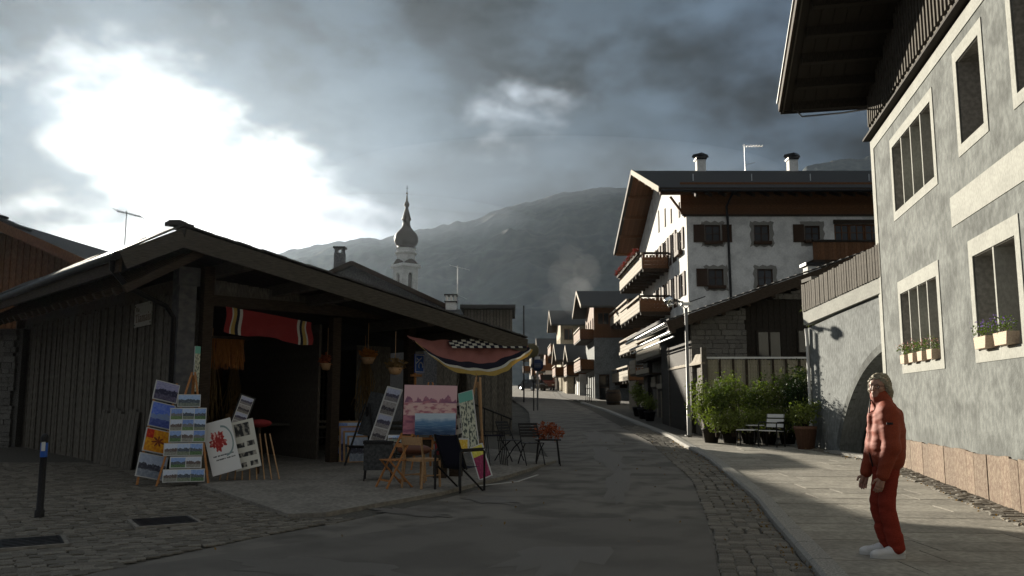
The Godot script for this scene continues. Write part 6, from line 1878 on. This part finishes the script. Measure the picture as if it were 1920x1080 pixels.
# ---------------------------------------------------------------- plants
func shrub(called, label, x, d, y0, r, h, n, size, m, group):
	var o := thing(called, label, "plant", spot(x, y0, d), group)
	var q := RandomNumberGenerator.new()
	q.seed = int(x * 311 + d * 97)
	var stem := S()
	var tips := []
	for k in 9:
		var a := q.randf() * TAU
		var rr: float = r * q.randf_range(0.3, 0.95)
		var t := Vector3(cos(a) * rr, h * q.randf_range(0.55, 1.0), sin(a) * rr)
		tube(stem, [Vector3(cos(a) * 0.04, 0, sin(a) * 0.04), t * Vector3(0.45, 0.5, 0.45), t], [0.018, 0.012, 0.005], 5)
		tips.append(t)
	put(o, "stem", done(stem), M.dark_wood)
	var st := S()
	for i in n:
		var t: Vector3 = tips[q.randi_range(0, tips.size() - 1)]
		var out := pow(q.randf(), 0.6)                    # where the leaf sits along its twig
		var sit := t * 0.48 if out < 0.3 else t * lerpf(0.43, 1.0, out)
		sit += Vector3(q.randfn(), q.randfn() * 0.8, q.randfn()) * r * 0.3
		sit.y = maxf(sit.y, 0.12)
		leaf(st, q, sit, size * q.randf_range(0.55, 1.5), q.randf_range(0.4, 0.65))
	put(o, "foliage", done(st), m)
	return o

func pot(label, x, d, r, h, m, group := ""):
	var o := thing("plant_pot", label, "pot", spot(x, gh(d) + 0.05, d), group)
	var st := S()
	lathe(st, [Vector2(0, 0), Vector2(r * 0.68, 0), Vector2(r * 0.95, h * 0.86), Vector2(r, h * 0.86), Vector2(r, h), Vector2(r * 0.88, h), Vector2(r * 0.85, h - 0.06), Vector2(0, h - 0.06)], 18)
	put(o, "body", done(st), m)
	st = S()
	lathe(st, [Vector2(0, 0), Vector2(r * 0.84, 0), Vector2(0, 0.01)], 14, Vector3(0, h - 0.05, 0))
	put(o, "soil", done(st), M.earth)
	return o

func garden():
	var heads := [[5.75, 25.5, 0.5, 1.45], [6.15, 25.3, 0.5, 1.6], [6.6, 25.2, 0.5, 1.72], [7.05, 25.1, 0.5, 1.62], [7.5, 24.95, 0.5, 1.7], [7.95, 24.75, 0.5, 1.6], [8.3, 24.5, 0.45, 1.85]]
	for k in heads.size():
		var c: Array = heads[k]
		shrub("hedge_plant", "leafy hedge shrub before the reed fence, %s from the plank wall" % ["first", "second", "third", "fourth", "fifth", "sixth", "seventh"][k], c[0], c[1], gh(c[1]) + 0.35, c[2], c[3], 1700, 0.075, M.leaf if k % 2 else M.leaf2, "hedge along the reed fence")
	for k in 6:
		var x := 5.85 + k * 0.45
		var d := 25.0 - k * 0.1
		shrub("low_plant", "low feathery plant at the hedge foot, %s from the street lamp" % ["first", "second", "third", "fourth", "fifth", "sixth"][k], x, d - 0.35, gh(d) + 0.25, 0.36, 0.75, 900, 0.07, M.leaf2, "feathery plants under the hedge")
	for k in 5:
		var x := 5.8 + k * 0.52
		pot("dark tub holding hedge plants, %s from the street lamp" % ["first", "second", "third", "fourth", "fifth"][k], x, 25.2 - k * 0.12, 0.27, 0.42, M.black_wood, "tubs under the hedge")
	pot("tall terracotta pot beside the arched wall", 7.72, 22.75, 0.3, 0.6, M.terracotta)
	shrub("pot_plant", "bushy plant growing in the tall terracotta pot", 7.72, 22.75, gh(22.75) + 0.58, 0.36, 0.72, 1300, 0.07, M.leaf2, "")
	shrub("pot_plant", "dark creeper behind the terracotta pot, against the reed fence's end", 8.0, 23.9, gh(24), 0.4, 2.3, 1800, 0.075, M.leaf_dark, "")
	# chair, side table and bench before the hedge
	slat_chair("white slatted armchair on black legs before the hedge", spot(7.08, gh(23.5) + 0.055, 23.6, -0.75))
	var o := thing("slatted_bench", "low white slatted stool on black legs beside the slatted armchair", "stool", spot(6.5, gh(23.8) + 0.055, 23.9, -0.5))
	for k in 5: bx(o, "seat_slat", Vector3(0, 0.44, 0.19 - k * 0.095), Vector3(0.5, 0.022, 0.085), M.white_metal)
	for s in [-1, 1]:
		for q in [-1, 1]: rod(o, "leg", [Vector3(s * 0.24, 0, q * 0.2), Vector3(s * 0.24, 0.43, q * 0.18)], 0.016, M.iron, 6)
	o = thing("side_table", "small white topped side table between stool and armchair", "table", spot(6.8, gh(24.2) + 0.055, 24.25))
	bx(o, "tabletop", Vector3(0, 0.55, 0), Vector3(0.45, 0.025, 0.4), M.white_metal)
	for s in [-1, 1]:
		for q in [-1, 1]: rod(o, "leg", [Vector3(s * 0.2, 0, q * 0.17), Vector3(s * 0.2, 0.54, q * 0.17)], 0.013, M.iron, 5)
	# pots up the street
	for c in [[6.35, 38.5, 0.3, 0.45, 0.8, "middling"], [6.4, 40.5, 0.3, 0.45, 1.1, "tallest"], [6.3, 36.6, 0.25, 0.4, 0.5, "lowest"]]:
		pot("dark tub by the timber lean-to, holding the %s plant" % c[5], c[0] - 0.45, c[1], c[2], c[3], M.iron, "tubs by the lean-to")
		shrub("tub_plant", "%s plant in a dark tub by the timber lean-to" % c[5], c[0] - 0.45, c[1], gh(c[1]) + 0.45, 0.32, c[4], 500, 0.09, M.leaf2, "tub plants by the lean-to")
	o = thing("barrel", "dark round barrel against the pale wall before the red brown chalet", "barrel", spot(6.6, gh(56.0), 56.0))
	var st := S()
	lathe(st, [Vector2(0, 0), Vector2(0.4, 0), Vector2(0.52, 0.5), Vector2(0.42, 1.0), Vector2(0, 1.0)], 14)
	put(o, "staves", done(st), M.dark_wood)
	for y in [0.2, 0.8]:
		st = S()
		lathe(st, [Vector2(0.47, y - 0.03), Vector2(0.5, y), Vector2(0.47, y + 0.03)], 14)
		put(o, "hoop", done(st), M.iron)

# ---------------------------------------------------------------- street furniture and cars
func street_things():
	var o := thing("street_lamp", "slim grey lamp post with two winged lamp heads by the hedge", "street lamp", spot(5.66, gh(27.6) + 0.03, 27.6))
	rod(o, "pole", [Vector3(0, 0, 0), Vector3(0, 1.0, 0), Vector3(0, 1.02, 0), Vector3(0, 4.15, 0)], [0.07, 0.07, 0.055, 0.05], M.lamp_grey, 10)
	bx(o, "base_plate", Vector3(0, 0.06, 0), Vector3(0.26, 0.03, 0.26), M.steel)
	bx(o, "head_box", Vector3(0, 4.28, 0), Vector3(0.34, 0.09, 0.2), M.white_metal)
	for s in [-1, 1]:
		rod(o, "bracket", [Vector3(0, 4.1, 0), Vector3(s * 0.13, 4.25, 0)], 0.015, M.steel, 6)
		var st := S()
		var a := Vector3(s * 0.1, 4.34, 0)
		var b := Vector3(s * 0.62, 4.52 if s > 0 else 4.4, 0.0)
		sbeam(st, a, b, 0.22, 0.025)
		put(o, "wing", done(st), M.iron)
	var st2 := S()
	lathe(st2, [Vector2(0, 0.0), Vector2(0.13, 0.03), Vector2(0.17, 0.11), Vector2(0.12, 0.19), Vector2(0, 0.22)], 12)
	put(o, "reflector", done(st2), M.mirror, Transform3D(Basis(Vector3.BACK, 0.5), Vector3(-0.52, 4.3, 0.02)))
	put(o, "reflector", done(st2), M.mirror, Transform3D(Basis(Vector3.BACK, 0.5).scaled(Vector3(0.7, 0.6, 0.7)), Vector3(-0.47, 4.19, 0.02)))
	# bollard
	o = thing("bollard", "black iron bollard with a small blue label in the cobbled yard", "bollard", spot(-6.26, 0.0, 11.6))
	st2 = S()
	lathe(st2, [Vector2(0.06, 0), Vector2(0.06, 0.1), Vector2(0.045, 0.12), Vector2(0.043, 0.98), Vector2(0.05, 1.0), Vector2(0.05, 1.06), Vector2(0.03, 1.1), Vector2(0, 1.11)], 14)
	put(o, "shaft", done(st2), M.iron)
	st2 = S()
	lathe(st2, [Vector2(0.0455, 0.8), Vector2(0.0455, 1.0)], 14)
	put(o, "label_sleeve", done(st2), M.sign_blue)
	bx(o, "label_patch", Vector3(0.012, 0.94, 0.044), Vector3(0.05, 0.12, 0.008), M.paper)
	# round sign on a pole
	o = thing("round_sign", "round dark blue sign on a thin pole beyond the shop awning", "sign", spot(1.43, gh(48.0), 48.0))
	rod(o, "pole", [Vector3.ZERO, Vector3(0, 3.6, 0)], 0.05, M.steel, 8)
	st2 = S()
	lathe(st2, [Vector2(0, -0.015), Vector2(0.33, -0.015), Vector2(0.33, 0.015), Vector2(0, 0.015)], 24)
	put(o, "disc", done(st2), M.sign_navy, Transform3D(Basis(Vector3.RIGHT, PI / 2), Vector3(0, 2.5, 0.07)))
	for y in [2.58, 2.5, 2.42]: bx(o, "lettering_bar", Vector3(0, y, 0.09), Vector3(0.36, 0.03, 0.006), M.lamp_grey)
	bx(o, "cap_plate", Vector3(0, 2.92, 0.05), Vector3(0.3, 0.16, 0.02), M.white_metal)
	o = thing("traffic_mirror", "round street mirror seen from behind above the round sign", "mirror", spot(1.1, gh(48.0), 47.5))
	rod(o, "pole", [Vector3(0.1, 0, -0.1), Vector3(0.1, 3.7, -0.1)], 0.035, M.iron, 6)
	st2 = S()
	lathe(st2, [Vector2(0, -0.04), Vector2(0.36, -0.02), Vector2(0.4, 0.02), Vector2(0.36, 0.05), Vector2(0, 0.08)], 20)
	put(o, "disc", done(st2), M.bronze, Transform3D(Basis(Vector3.RIGHT, PI / 2 - 0.1), Vector3(0, 3.3, 0)))
	# barrier hoops at the pavement's far edge
	for k in 2:
		o = thing("kerb_barrier", "thin iron barrier hoop at the pavement edge, %s the barrel" % ["next to", "farther up the street than"][k], "barrier", spot(5.4, gh(60.0 + k * 1.5), 60.0 + k * 1.5, 1.2), "barrier hoops")
		rod(o, "hoop", [Vector3(-0.45, 0, 0), Vector3(-0.45, 1.0, 0), Vector3(0.45, 1.0, 0), Vector3(0.45, 0, 0)], 0.03, M.iron, 6)
		rod(o, "mid_rail", [Vector3(-0.45, 0.55, 0), Vector3(0.45, 0.55, 0)], 0.02, M.iron, 5)
	# far lamp
	o = thing("far_lamp", "thin street lamp post before the low red house", "street lamp", spot(6.6, gh(84.0), 82.0))
	rod(o, "pole", [Vector3.ZERO, Vector3(0, 4.4, 0)], 0.06, M.zinc, 6)
	bx(o, "lamp_head", Vector3(-0.25, 4.4, 0), Vector3(0.6, 0.1, 0.2), M.zinc)
	# parked cars
	car("dark car parked nose to the street at the left of the bend", V(2.5, gh(100.0), 104.0), 0.5, M.car_dark, true)
	car("dark red van parked with a bright lamp at the bend of the street", V(4.2, gh(104.0), 107.0), 0.1, M.car_red, false)
	# smoke drifting from the chimneys
	for c in [[7.4, 13.2, 96.0, 4.2, 4.6, 3.0, 0.035], [5.8, 15.8, 97.0, 3.6, 4.0, 3.0, 0.02], [8.6, 16.2, 97.0, 3.4, 4.4, 3.0, 0.022], [6.9, 18.2, 98.0, 3.0, 3.4, 3.0, 0.012], [5.0, 12.5, 97.0, 3.6, 3.6, 3.0, 0.012], [7.8, 14.6, 97.0, 2.4, 2.6, 2.0, 0.03]]:
		var f := FogVolume.new()
		f.name = numbered("smoke")
		f.shape = RenderingServer.FOG_VOLUME_SHAPE_ELLIPSOID
		f.size = Vector3(c[3], c[4], c[5])
		var fm := FogMaterial.new()
		fm.density = c[6]
		fm.albedo = Color(0.93, 0.94, 0.95)
		f.material = fm
		add_child(f)
		f.position = V(c[0], c[1], c[2])
		tag(f, "pale chimney smoke drifting above the beige house", "smoke", "smoke above the roofs", "stuff")

func car(label, at: Vector3, turn, m, low):
	var o := thing("parked_car", label, "car", Transform3D(Basis(Vector3.UP, turn), at), "cars at the bend")
	var prof := PackedVector2Array([Vector2(-2.1, 0.35), Vector2(-2.15, 0.8), Vector2(-1.5, 0.95), Vector2(-0.9, 1.42), Vector2(0.7, 1.46), Vector2(1.4, 1.0), Vector2(2.1, 0.85), Vector2(2.15, 0.35)]) if low else PackedVector2Array([Vector2(-2.2, 0.35), Vector2(-2.2, 1.9), Vector2(0.9, 2.0), Vector2(1.5, 1.2), Vector2(2.15, 1.05), Vector2(2.2, 0.35)])
	var R := Basis(Vector3.UP, -PI / 2)
	var st := S()
	prism(st, prof, -0.85, 0.85)
	put(o, "body", done(st), m, Transform3D(R, Vector3.ZERO))
	bx(o, "windscreen", Vector3(0, 1.2 if low else 1.62, 1.08 if low else 1.22), Vector3(1.4, 0.5 if low else 0.8, 0.03), M.glass, Basis(Vector3.RIGHT, -0.98 if low else -0.64))
	for s in [-1, 1]:
		bx(o, "side_window", Vector3(s * 0.852, 1.2 if low else 1.55, -0.1), Vector3(0.02, 0.36, 1.5), M.glass)
		bx(o, "headlight", Vector3(s * 0.6, 0.72, 2.16), Vector3(0.28, 0.16, 0.06), M.mirror)
		for z in [-1.35, 1.35]:
			st = S()
			lathe(st, [Vector2(0, -0.1), Vector2(0.32, -0.1), Vector2(0.32, 0.1), Vector2(0, 0.1)], 14)
			var w := put(o, "wheel", done(st), M.iron, Transform3D(Basis(Vector3.BACK, PI / 2), Vector3(s * 0.78, 0.32, z)))
			st = S()
			lathe(st, [Vector2(0, -0.11), Vector2(0.19, -0.11), Vector2(0.19, 0.11), Vector2(0, 0.11)], 12)
			put(w, "rim", done(st), M.zinc)
	bx(o, "bumper", Vector3(0, 0.42, 2.18), Vector3(1.7, 0.2, 0.1), M.iron)

# ---------------------------------------------------------------- the passer-by
# surface nets over tapered capsules [a, b, ra, rb, squash axis scale]; returns a smooth mesh
func nets(prims: Array, cell: float, k: float, wob := 0.0, wf := 18.0) -> ArrayMesh:
	var lo := Vector3.INF
	var hi := -Vector3.INF
	for p in prims:
		var r: float = maxf(p[2], p[3]) + 0.03 + k
		for v in [p[0], p[1]]:
			lo = lo.min(v - Vector3.ONE * r)
			hi = hi.max(v + Vector3.ONE * r)
	var nx := int((hi.x - lo.x) / cell) + 2
	var ny := int((hi.y - lo.y) / cell) + 2
	var nz := int((hi.z - lo.z) / cell) + 2
	var F := PackedFloat32Array()
	F.resize(nx * ny * nz)
	F.fill(1.0)
	for p in prims:
		var a: Vector3 = p[0]
		var b: Vector3 = p[1]
		var ra: float = p[2]
		var rb: float = p[3]
		var q: Vector3 = p[4] if p.size() > 4 else Vector3.ONE
		var ba := (b - a) * q
		var bb := maxf(ba.length_squared(), 1e-9)
		var pad := maxf(ra, rb) * (1.0 / minf(q.x, minf(q.y, q.z))) + k * 1.5 + cell * 2
		var i0 := ((a.min(b) - Vector3.ONE * pad - lo) / cell).max(Vector3.ZERO)
		var i1 := (a.max(b) + Vector3.ONE * pad - lo) / cell
		for z in range(int(i0.z), mini(int(i1.z) + 1, nz)):
			for y in range(int(i0.y), mini(int(i1.y) + 1, ny)):
				var at := (z * ny + y) * nx
				for x in range(int(i0.x), mini(int(i1.x) + 1, nx)):
					var v := (lo + Vector3(x, y, z) * cell - a) * q
					var t := clampf(v.dot(ba) / bb, 0, 1)
					var d := (v - ba * t).length() - lerpf(ra, rb, t)
					var f := F[at + x]
					var h := maxf(k - absf(f - d), 0.0) / k
					F[at + x] = minf(f, d) - h * h * k * 0.25
	if wob > 0:
		var nn := FastNoiseLite.new()
		nn.seed = 12
		nn.frequency = 1.0
		nn.fractal_octaves = 2
		for z in nz:
			for y in ny:
				for x in nx:
					var i := (z * ny + y) * nx + x
					if absf(F[i]) < 0.05:
						var w := lo + Vector3(x, y, z) * cell
						F[i] += wob * nn.get_noise_3d(w.x * wf * 0.6, w.y * wf * 2.2 + w.x * 3.0, w.z * wf * 0.6)
	var id := PackedInt32Array()
	id.resize(nx * ny * nz)
	id.fill(-1)
	var P := PackedVector3Array()
	var N := PackedVector3Array()
	var off := [0, 1, nx, nx + 1, nx * ny, nx * ny + 1, nx * ny + nx, nx * ny + nx + 1]
	var edges := [[0, 1], [2, 3], [4, 5], [6, 7], [0, 2], [1, 3], [4, 6], [5, 7], [0, 4], [1, 5], [2, 6], [3, 7]]
	for z in nz - 1:
		for y in ny - 1:
			for x in nx - 1:
				var i := (z * ny + y) * nx + x
				var c := 0
				for e in 8: if F[i + off[e]] < 0: c += 1
				if c == 0 or c == 8: continue
				var s := Vector3.ZERO
				var n := 0
				for e in edges:
					var fa := F[i + off[e[0]]]
					var fb := F[i + off[e[1]]]
					if (fa < 0) != (fb < 0):
						var t := fa / (fa - fb)
						s += Vector3(e[0] & 1, (e[0] >> 1) & 1, e[0] >> 2).lerp(Vector3(e[1] & 1, (e[1] >> 1) & 1, e[1] >> 2), t)
						n += 1
				id[i] = P.size()
				P.append(lo + (Vector3(x, y, z) + s / n) * cell)
				var g := Vector3.ZERO
				for e in 8: g += Vector3((e & 1) - 0.5, ((e >> 1) & 1) - 0.5, (e >> 2) - 0.5) * F[i + off[e]]
				N.append(g.normalized())
	var I := PackedInt32Array()
	var st := [1, nx, nx * ny]
	for z in range(1, nz - 1):
		for y in range(1, ny - 1):
			for x in range(1, nx - 1):
				var i := (z * ny + y) * nx + x
				for ax in 3:
					var fa := F[i]
					var fb := F[i + st[ax]]
					if (fa < 0) == (fb < 0): continue
					var u: int = st[(ax + 1) % 3]
					var v: int = st[(ax + 2) % 3]
					var q := [id[i], id[i - u], id[i - u - v], id[i - v]]
					if q.min() < 0: continue
					if fa < 0: q.reverse()
					for t in [0, 1, 2, 0, 2, 3]: I.append(q[t])
	var arr := []
	arr.resize(Mesh.ARRAY_MAX)
	arr[Mesh.ARRAY_VERTEX] = P
	arr[Mesh.ARRAY_NORMAL] = N
	arr[Mesh.ARRAY_INDEX] = I
	var me := ArrayMesh.new()
	me.add_surface_from_arrays(Mesh.PRIMITIVE_TRIANGLES, arr)
	return me

func person():
	# local axes: +x where the figure faces, y up, +z its right hand side; the figure faces left across the picture
	var T := Transform3D(Basis(Vector3.UP, PI - 0.12).scaled(Vector3.ONE * 0.985), V(3.64, 0.058, 8.48))
	var o := thing("person", "person in a rust red padded jacket, red trousers and white shoes on the pavement", "person", T)
	var j := func(x, y, z): return Vector3(x, y, z)
	var one := Vector3.ONE
	# trousers
	var tr := []
	for s in [-1, 1]:
		var z: float = 0.09 * s
		var f: float = 0.015 if s > 0 else -0.015
		tr.append([j.call(-0.02, 0.93, z * 0.95), j.call(0.045 + f, 0.52, z), 0.102, 0.074])
		tr.append([j.call(0.045 + f, 0.52, z), j.call(-0.01 + f, 0.2, z), 0.074, 0.066])
		tr.append([j.call(-0.01 + f, 0.2, z), j.call(-0.025 + f, 0.105, z), 0.07, 0.076])
		tr.append([j.call(0.07 + f, 0.44, z), j.call(0.03 + f, 0.36, z), 0.055, 0.07])
		tr.append([j.call(0.035 + f, 0.26, z), j.call(0.0 + f, 0.2, z), 0.058, 0.07])
	tr.append([j.call(-0.02, 0.95, -0.06), j.call(-0.02, 0.95, 0.06), 0.125, 0.125])
	put(o, "trousers", nets(tr, 0.012, 0.03, 0.006, 6.5), M.trousers)
	# padded jacket
	var jk := [
		[j.call(-0.02, 0.96, -0.08), j.call(-0.02, 0.96, 0.08), 0.146, 0.146],
		[j.call(-0.015, 1.06, -0.08), j.call(-0.015, 1.06, 0.08), 0.162, 0.162],
		[j.call(-0.02, 1.2, -0.09), j.call(-0.02, 1.2, 0.09), 0.152, 0.152],
		[j.call(-0.025, 1.33, -0.1), j.call(-0.025, 1.33, 0.1), 0.138, 0.138],
		[j.call(-0.015, 1.43, -0.12), j.call(-0.015, 1.43, 0.12), 0.09, 0.09],
		[j.call(-0.085, 1.36, -0.08), j.call(-0.085, 1.36, 0.08), 0.088, 0.088],
		[j.call(-0.005, 1.49, 0), j.call(0.012, 1.545, 0), 0.1, 0.092],
		[j.call(-0.09, 1.24, -0.07), j.call(-0.08, 1.12, -0.07), 0.1, 0.1],
		[j.call(-0.09, 1.24, 0.07), j.call(-0.08, 1.12, 0.07), 0.1, 0.1],
		[j.call(0.1, 1.05, 0.0), j.call(0.09, 1.35, 0.0), 0.06, 0.055]]
	var hands := []
	for s in [-1, 1]:
		var sh: Vector3 = j.call(-0.01, 1.4, 0.175 * s)
		var el: Vector3 = j.call(0.0 if s < 0 else 0.03, 1.07, 0.238 * s)
		var wr: Vector3 = j.call(0.085 if s < 0 else 0.13, 0.795, 0.195 * s)
		jk.append([sh, el, 0.09, 0.078])
		jk.append([el, wr, 0.078, 0.06])
		hands.append([wr, s])
	put(o, "jacket", nets(jk, 0.012, 0.03, 0.006, 6.0), M.jacket)
	# body: head, neck and hands as one skin mesh
	var bd := SurfaceTool.new()
	bd.begin(Mesh.PRIMITIVE_TRIANGLES)
	var hb := Basis(Vector3.UP, 0.8)                # the head turns towards the camera
	var hc := Vector3(0.02, 1.64, 0)
	var h := func(x, y, z): return hc + hb * Vector3(x, y, z)
	var head := [
		[h.call(-0.02, 0.035, 0), h.call(-0.005, 0.03, 0), 0.088, 0.086],
		[h.call(0.02, -0.035, 0), h.call(0.035, -0.075, 0), 0.066, 0.048],
		[h.call(0.062, -0.088, -0.01), h.call(0.062, -0.088, 0.01), 0.024, 0.024],
		[h.call(0.082, 0.012, 0), h.call(0.103, -0.022, 0), 0.011, 0.016],
		[h.call(0.068, 0.03, -0.03), h.call(0.068, 0.03, 0.03), 0.018, 0.018],
		[h.call(0.055, -0.02, -0.04), h.call(0.055, -0.02, 0.04), 0.026, 0.026],
		[h.call(0.077, -0.055, -0.018), h.call(0.077, -0.055, 0.018), 0.012, 0.012],
		[h.call(-0.015, -0.01, -0.078), h.call(-0.02, 0.02, -0.082), 0.014, 0.018],
		[h.call(-0.015, -0.01, 0.078), h.call(-0.02, 0.02, 0.082), 0.014, 0.018],
		[Vector3(-0.01, 1.42, 0), h.call(-0.01, -0.07, 0), 0.06, 0.056]]
	bd.append_from(nets(head, 0.0055, 0.02), 0, Transform3D.IDENTITY)
	for hd in hands:
		var w: Vector3 = hd[0]
		var s: float = hd[1]
		var fw := Vector3(0.3, -0.95, -0.02 * s).normalized()
		var ot := Vector3(0.95, 0.3, 0.0).normalized()       # thumb side, to the front
		var pa := w + fw * 0.11
		var hp := [[w - fw * 0.05, w + fw * 0.02, 0.032, 0.028], [w + fw * 0.045 - ot * 0.014, pa - ot * 0.02, 0.024, 0.019], [w + fw * 0.045 + ot * 0.014, pa + ot * 0.02, 0.024, 0.019]]
		var inw := Vector3(0, 0, -s)
		for f in 4:
			var ro: Vector3 = pa + ot * (0.031 - f * 0.0205) - fw * 0.005
			var l: float = [0.07, 0.08, 0.074, 0.058][f]
			var m1 := ro + fw * l * 0.5 + inw * 0.006
			var m2 := m1 + (fw * 0.8 + inw * 0.6).normalized() * l * 0.32
			var m3 := m2 + (fw * 0.5 + inw * 0.85).normalized() * l * 0.26
			hp.append_array([[ro, m1, 0.0098, 0.009], [m1, m2, 0.009, 0.0085], [m2, m3, 0.0085, 0.0075]])
		var tb := w + fw * 0.045 + ot * 0.026
		var t1 := tb + (fw * 0.65 + ot * 0.7).normalized() * 0.042
		hp.append_array([[tb, t1, 0.0125, 0.011], [t1, t1 + (fw * 0.95 + ot * 0.2 + inw * 0.3).normalized() * 0.036, 0.011, 0.009]])
		bd.append_from(nets(hp, 0.0045, 0.007), 0, Transform3D.IDENTITY)
	put(o, "body", bd.commit(), M.skin)
	# hair: grey, ear length, parted and swept back
	var hr := [
		[h.call(-0.05, 0.064, 0), h.call(0.0, 0.08, 0), 0.088, 0.066],
		[h.call(-0.07, 0.03, -0.02), h.call(-0.07, 0.03, 0.02), 0.075, 0.075],
		[h.call(-0.075, -0.045, -0.04), h.call(-0.075, -0.045, 0.04), 0.066, 0.066],
		[h.call(-0.085, -0.095, -0.035), h.call(-0.085, -0.095, 0.035), 0.055, 0.055],
		[h.call(0.03, 0.094, 0.0), h.call(0.032, 0.076, -0.05), 0.024, 0.024],
		[h.call(0.03, 0.094, 0.0), h.call(0.032, 0.076, 0.05), 0.024, 0.024],
		[h.call(0.02, 0.06, -0.065), h.call(-0.03, -0.03, -0.09), 0.028, 0.032],
		[h.call(0.02, 0.06, 0.065), h.call(-0.03, -0.03, 0.09), 0.028, 0.032],
		[h.call(-0.03, -0.03, -0.086), h.call(-0.04, -0.105, -0.075), 0.032, 0.02],
		[h.call(-0.03, -0.03, 0.086), h.call(-0.04, -0.105, 0.075), 0.032, 0.02]]
	put(o, "hair", nets(hr, 0.006, 0.014, 0.012, 45.0), M.hair)
	for s in [-1, 1]:
		var sp := SphereMesh.new()
		sp.radius = 0.012
		sp.height = 0.024
		sp.radial_segments = 12
		sp.rings = 6
		var ey := put(o, "eye", sp, flat(Color(0.5, 0.48, 0.45), 0.3), Transform3D(hb, h.call(0.071, 0.008, 0.031 * s)))
		var pu := SphereMesh.new()
		pu.radius = 0.0062
		pu.height = 0.0124
		pu.radial_segments = 8
		pu.rings = 4
		put(ey, "iris", pu, flat(Color(0.03, 0.025, 0.02), 0.2), Transform3D(Basis.IDENTITY, Vector3(0.0078, 0, 0)))
	var mo := S()
	tube(mo, [h.call(0.077, -0.0555, -0.021), h.call(0.0895, -0.054, 0), h.call(0.077, -0.0555, 0.021)], 0.003, 5)
	put(o, "mouth", done(mo), M.lip)
	var gl := S()
	for s in [-1, 1]:
		var rim := []
		for k in 14: rim.append(h.call(0.094, 0.006 + sin(TAU * k / 14) * 0.021, 0.033 * s + cos(TAU * k / 14) * 0.026))
		tube(gl, rim, 0.0022, 5, true)
		tube(gl, [h.call(0.093, 0.012, 0.059 * s), h.call(0.05, 0.012, 0.083 * s), h.call(-0.01, 0.012, 0.09 * s)], 0.002, 4)
	tube(gl, [h.call(0.096, 0.012, -0.009), h.call(0.096, 0.012, 0.009)], 0.002, 4)
	put(o, "glasses", done(gl), M.iron)
	# jacket details
	var zp := S()
	tube(zp, [Vector3(0.118, 0.86, 0.0), Vector3(0.152, 1.05, 0), Vector3(0.146, 1.2, 0), Vector3(0.13, 1.36, 0), Vector3(0.105, 1.52, 0)], 0.007, 5)
	put(o, "zip", done(zp), M.iron)
	bx(o, "sleeve_patch", Vector3(0.02, 1.29, -0.287), Vector3(0.06, 0.02, 0.006), M.iron)
	# shoes
	for s in [-1, 1]:
		var x: float = 0.0 if s < 0 else 0.045
		var z: float = 0.095 * s
		var sh := [[Vector3(x - 0.075, 0.062, z), Vector3(x + 0.02, 0.066, z), 0.042, 0.046], [Vector3(x + 0.02, 0.06, z), Vector3(x + 0.15, 0.042, z + 0.008 * s), 0.046, 0.034], [Vector3(x + 0.15, 0.038, z + 0.008 * s), Vector3(x + 0.185, 0.036, z + 0.008 * s), 0.036, 0.03], [Vector3(x - 0.055, 0.09, z), Vector3(x - 0.05, 0.125, z), 0.042, 0.044]]
		var shoe := put(o, "shoe", nets(sh, 0.007, 0.025), M.shoe)
		var po := PackedVector2Array()
		for k in 24:
			var a := TAU * k / 24
			po.append(Vector2(x + 0.05 + cos(a) * 0.165, z + 0.004 * s + sin(a) * (0.047 + 0.006 * cos(a))))
		var so := S()
		prism(so, po, -0.0, 0.03)
		put(shoe, "sole", done(so), M.sole, Transform3D(Basis(Vector3.RIGHT, Vector3(0, 0, 1), Vector3(0, -1, 0)) * Basis.IDENTITY, Vector3(0, 0.03, 0)))
		var la := S()
		for k in 3: tube(la, [Vector3(x + 0.03 + k * 0.028, 0.103 - k * 0.008, z - 0.022), Vector3(x + 0.03 + k * 0.028, 0.11 - k * 0.009, z), Vector3(x + 0.03 + k * 0.028, 0.103 - k * 0.008, z + 0.022)], 0.004, 4)
		put(shoe, "lace", done(la), M.paper)
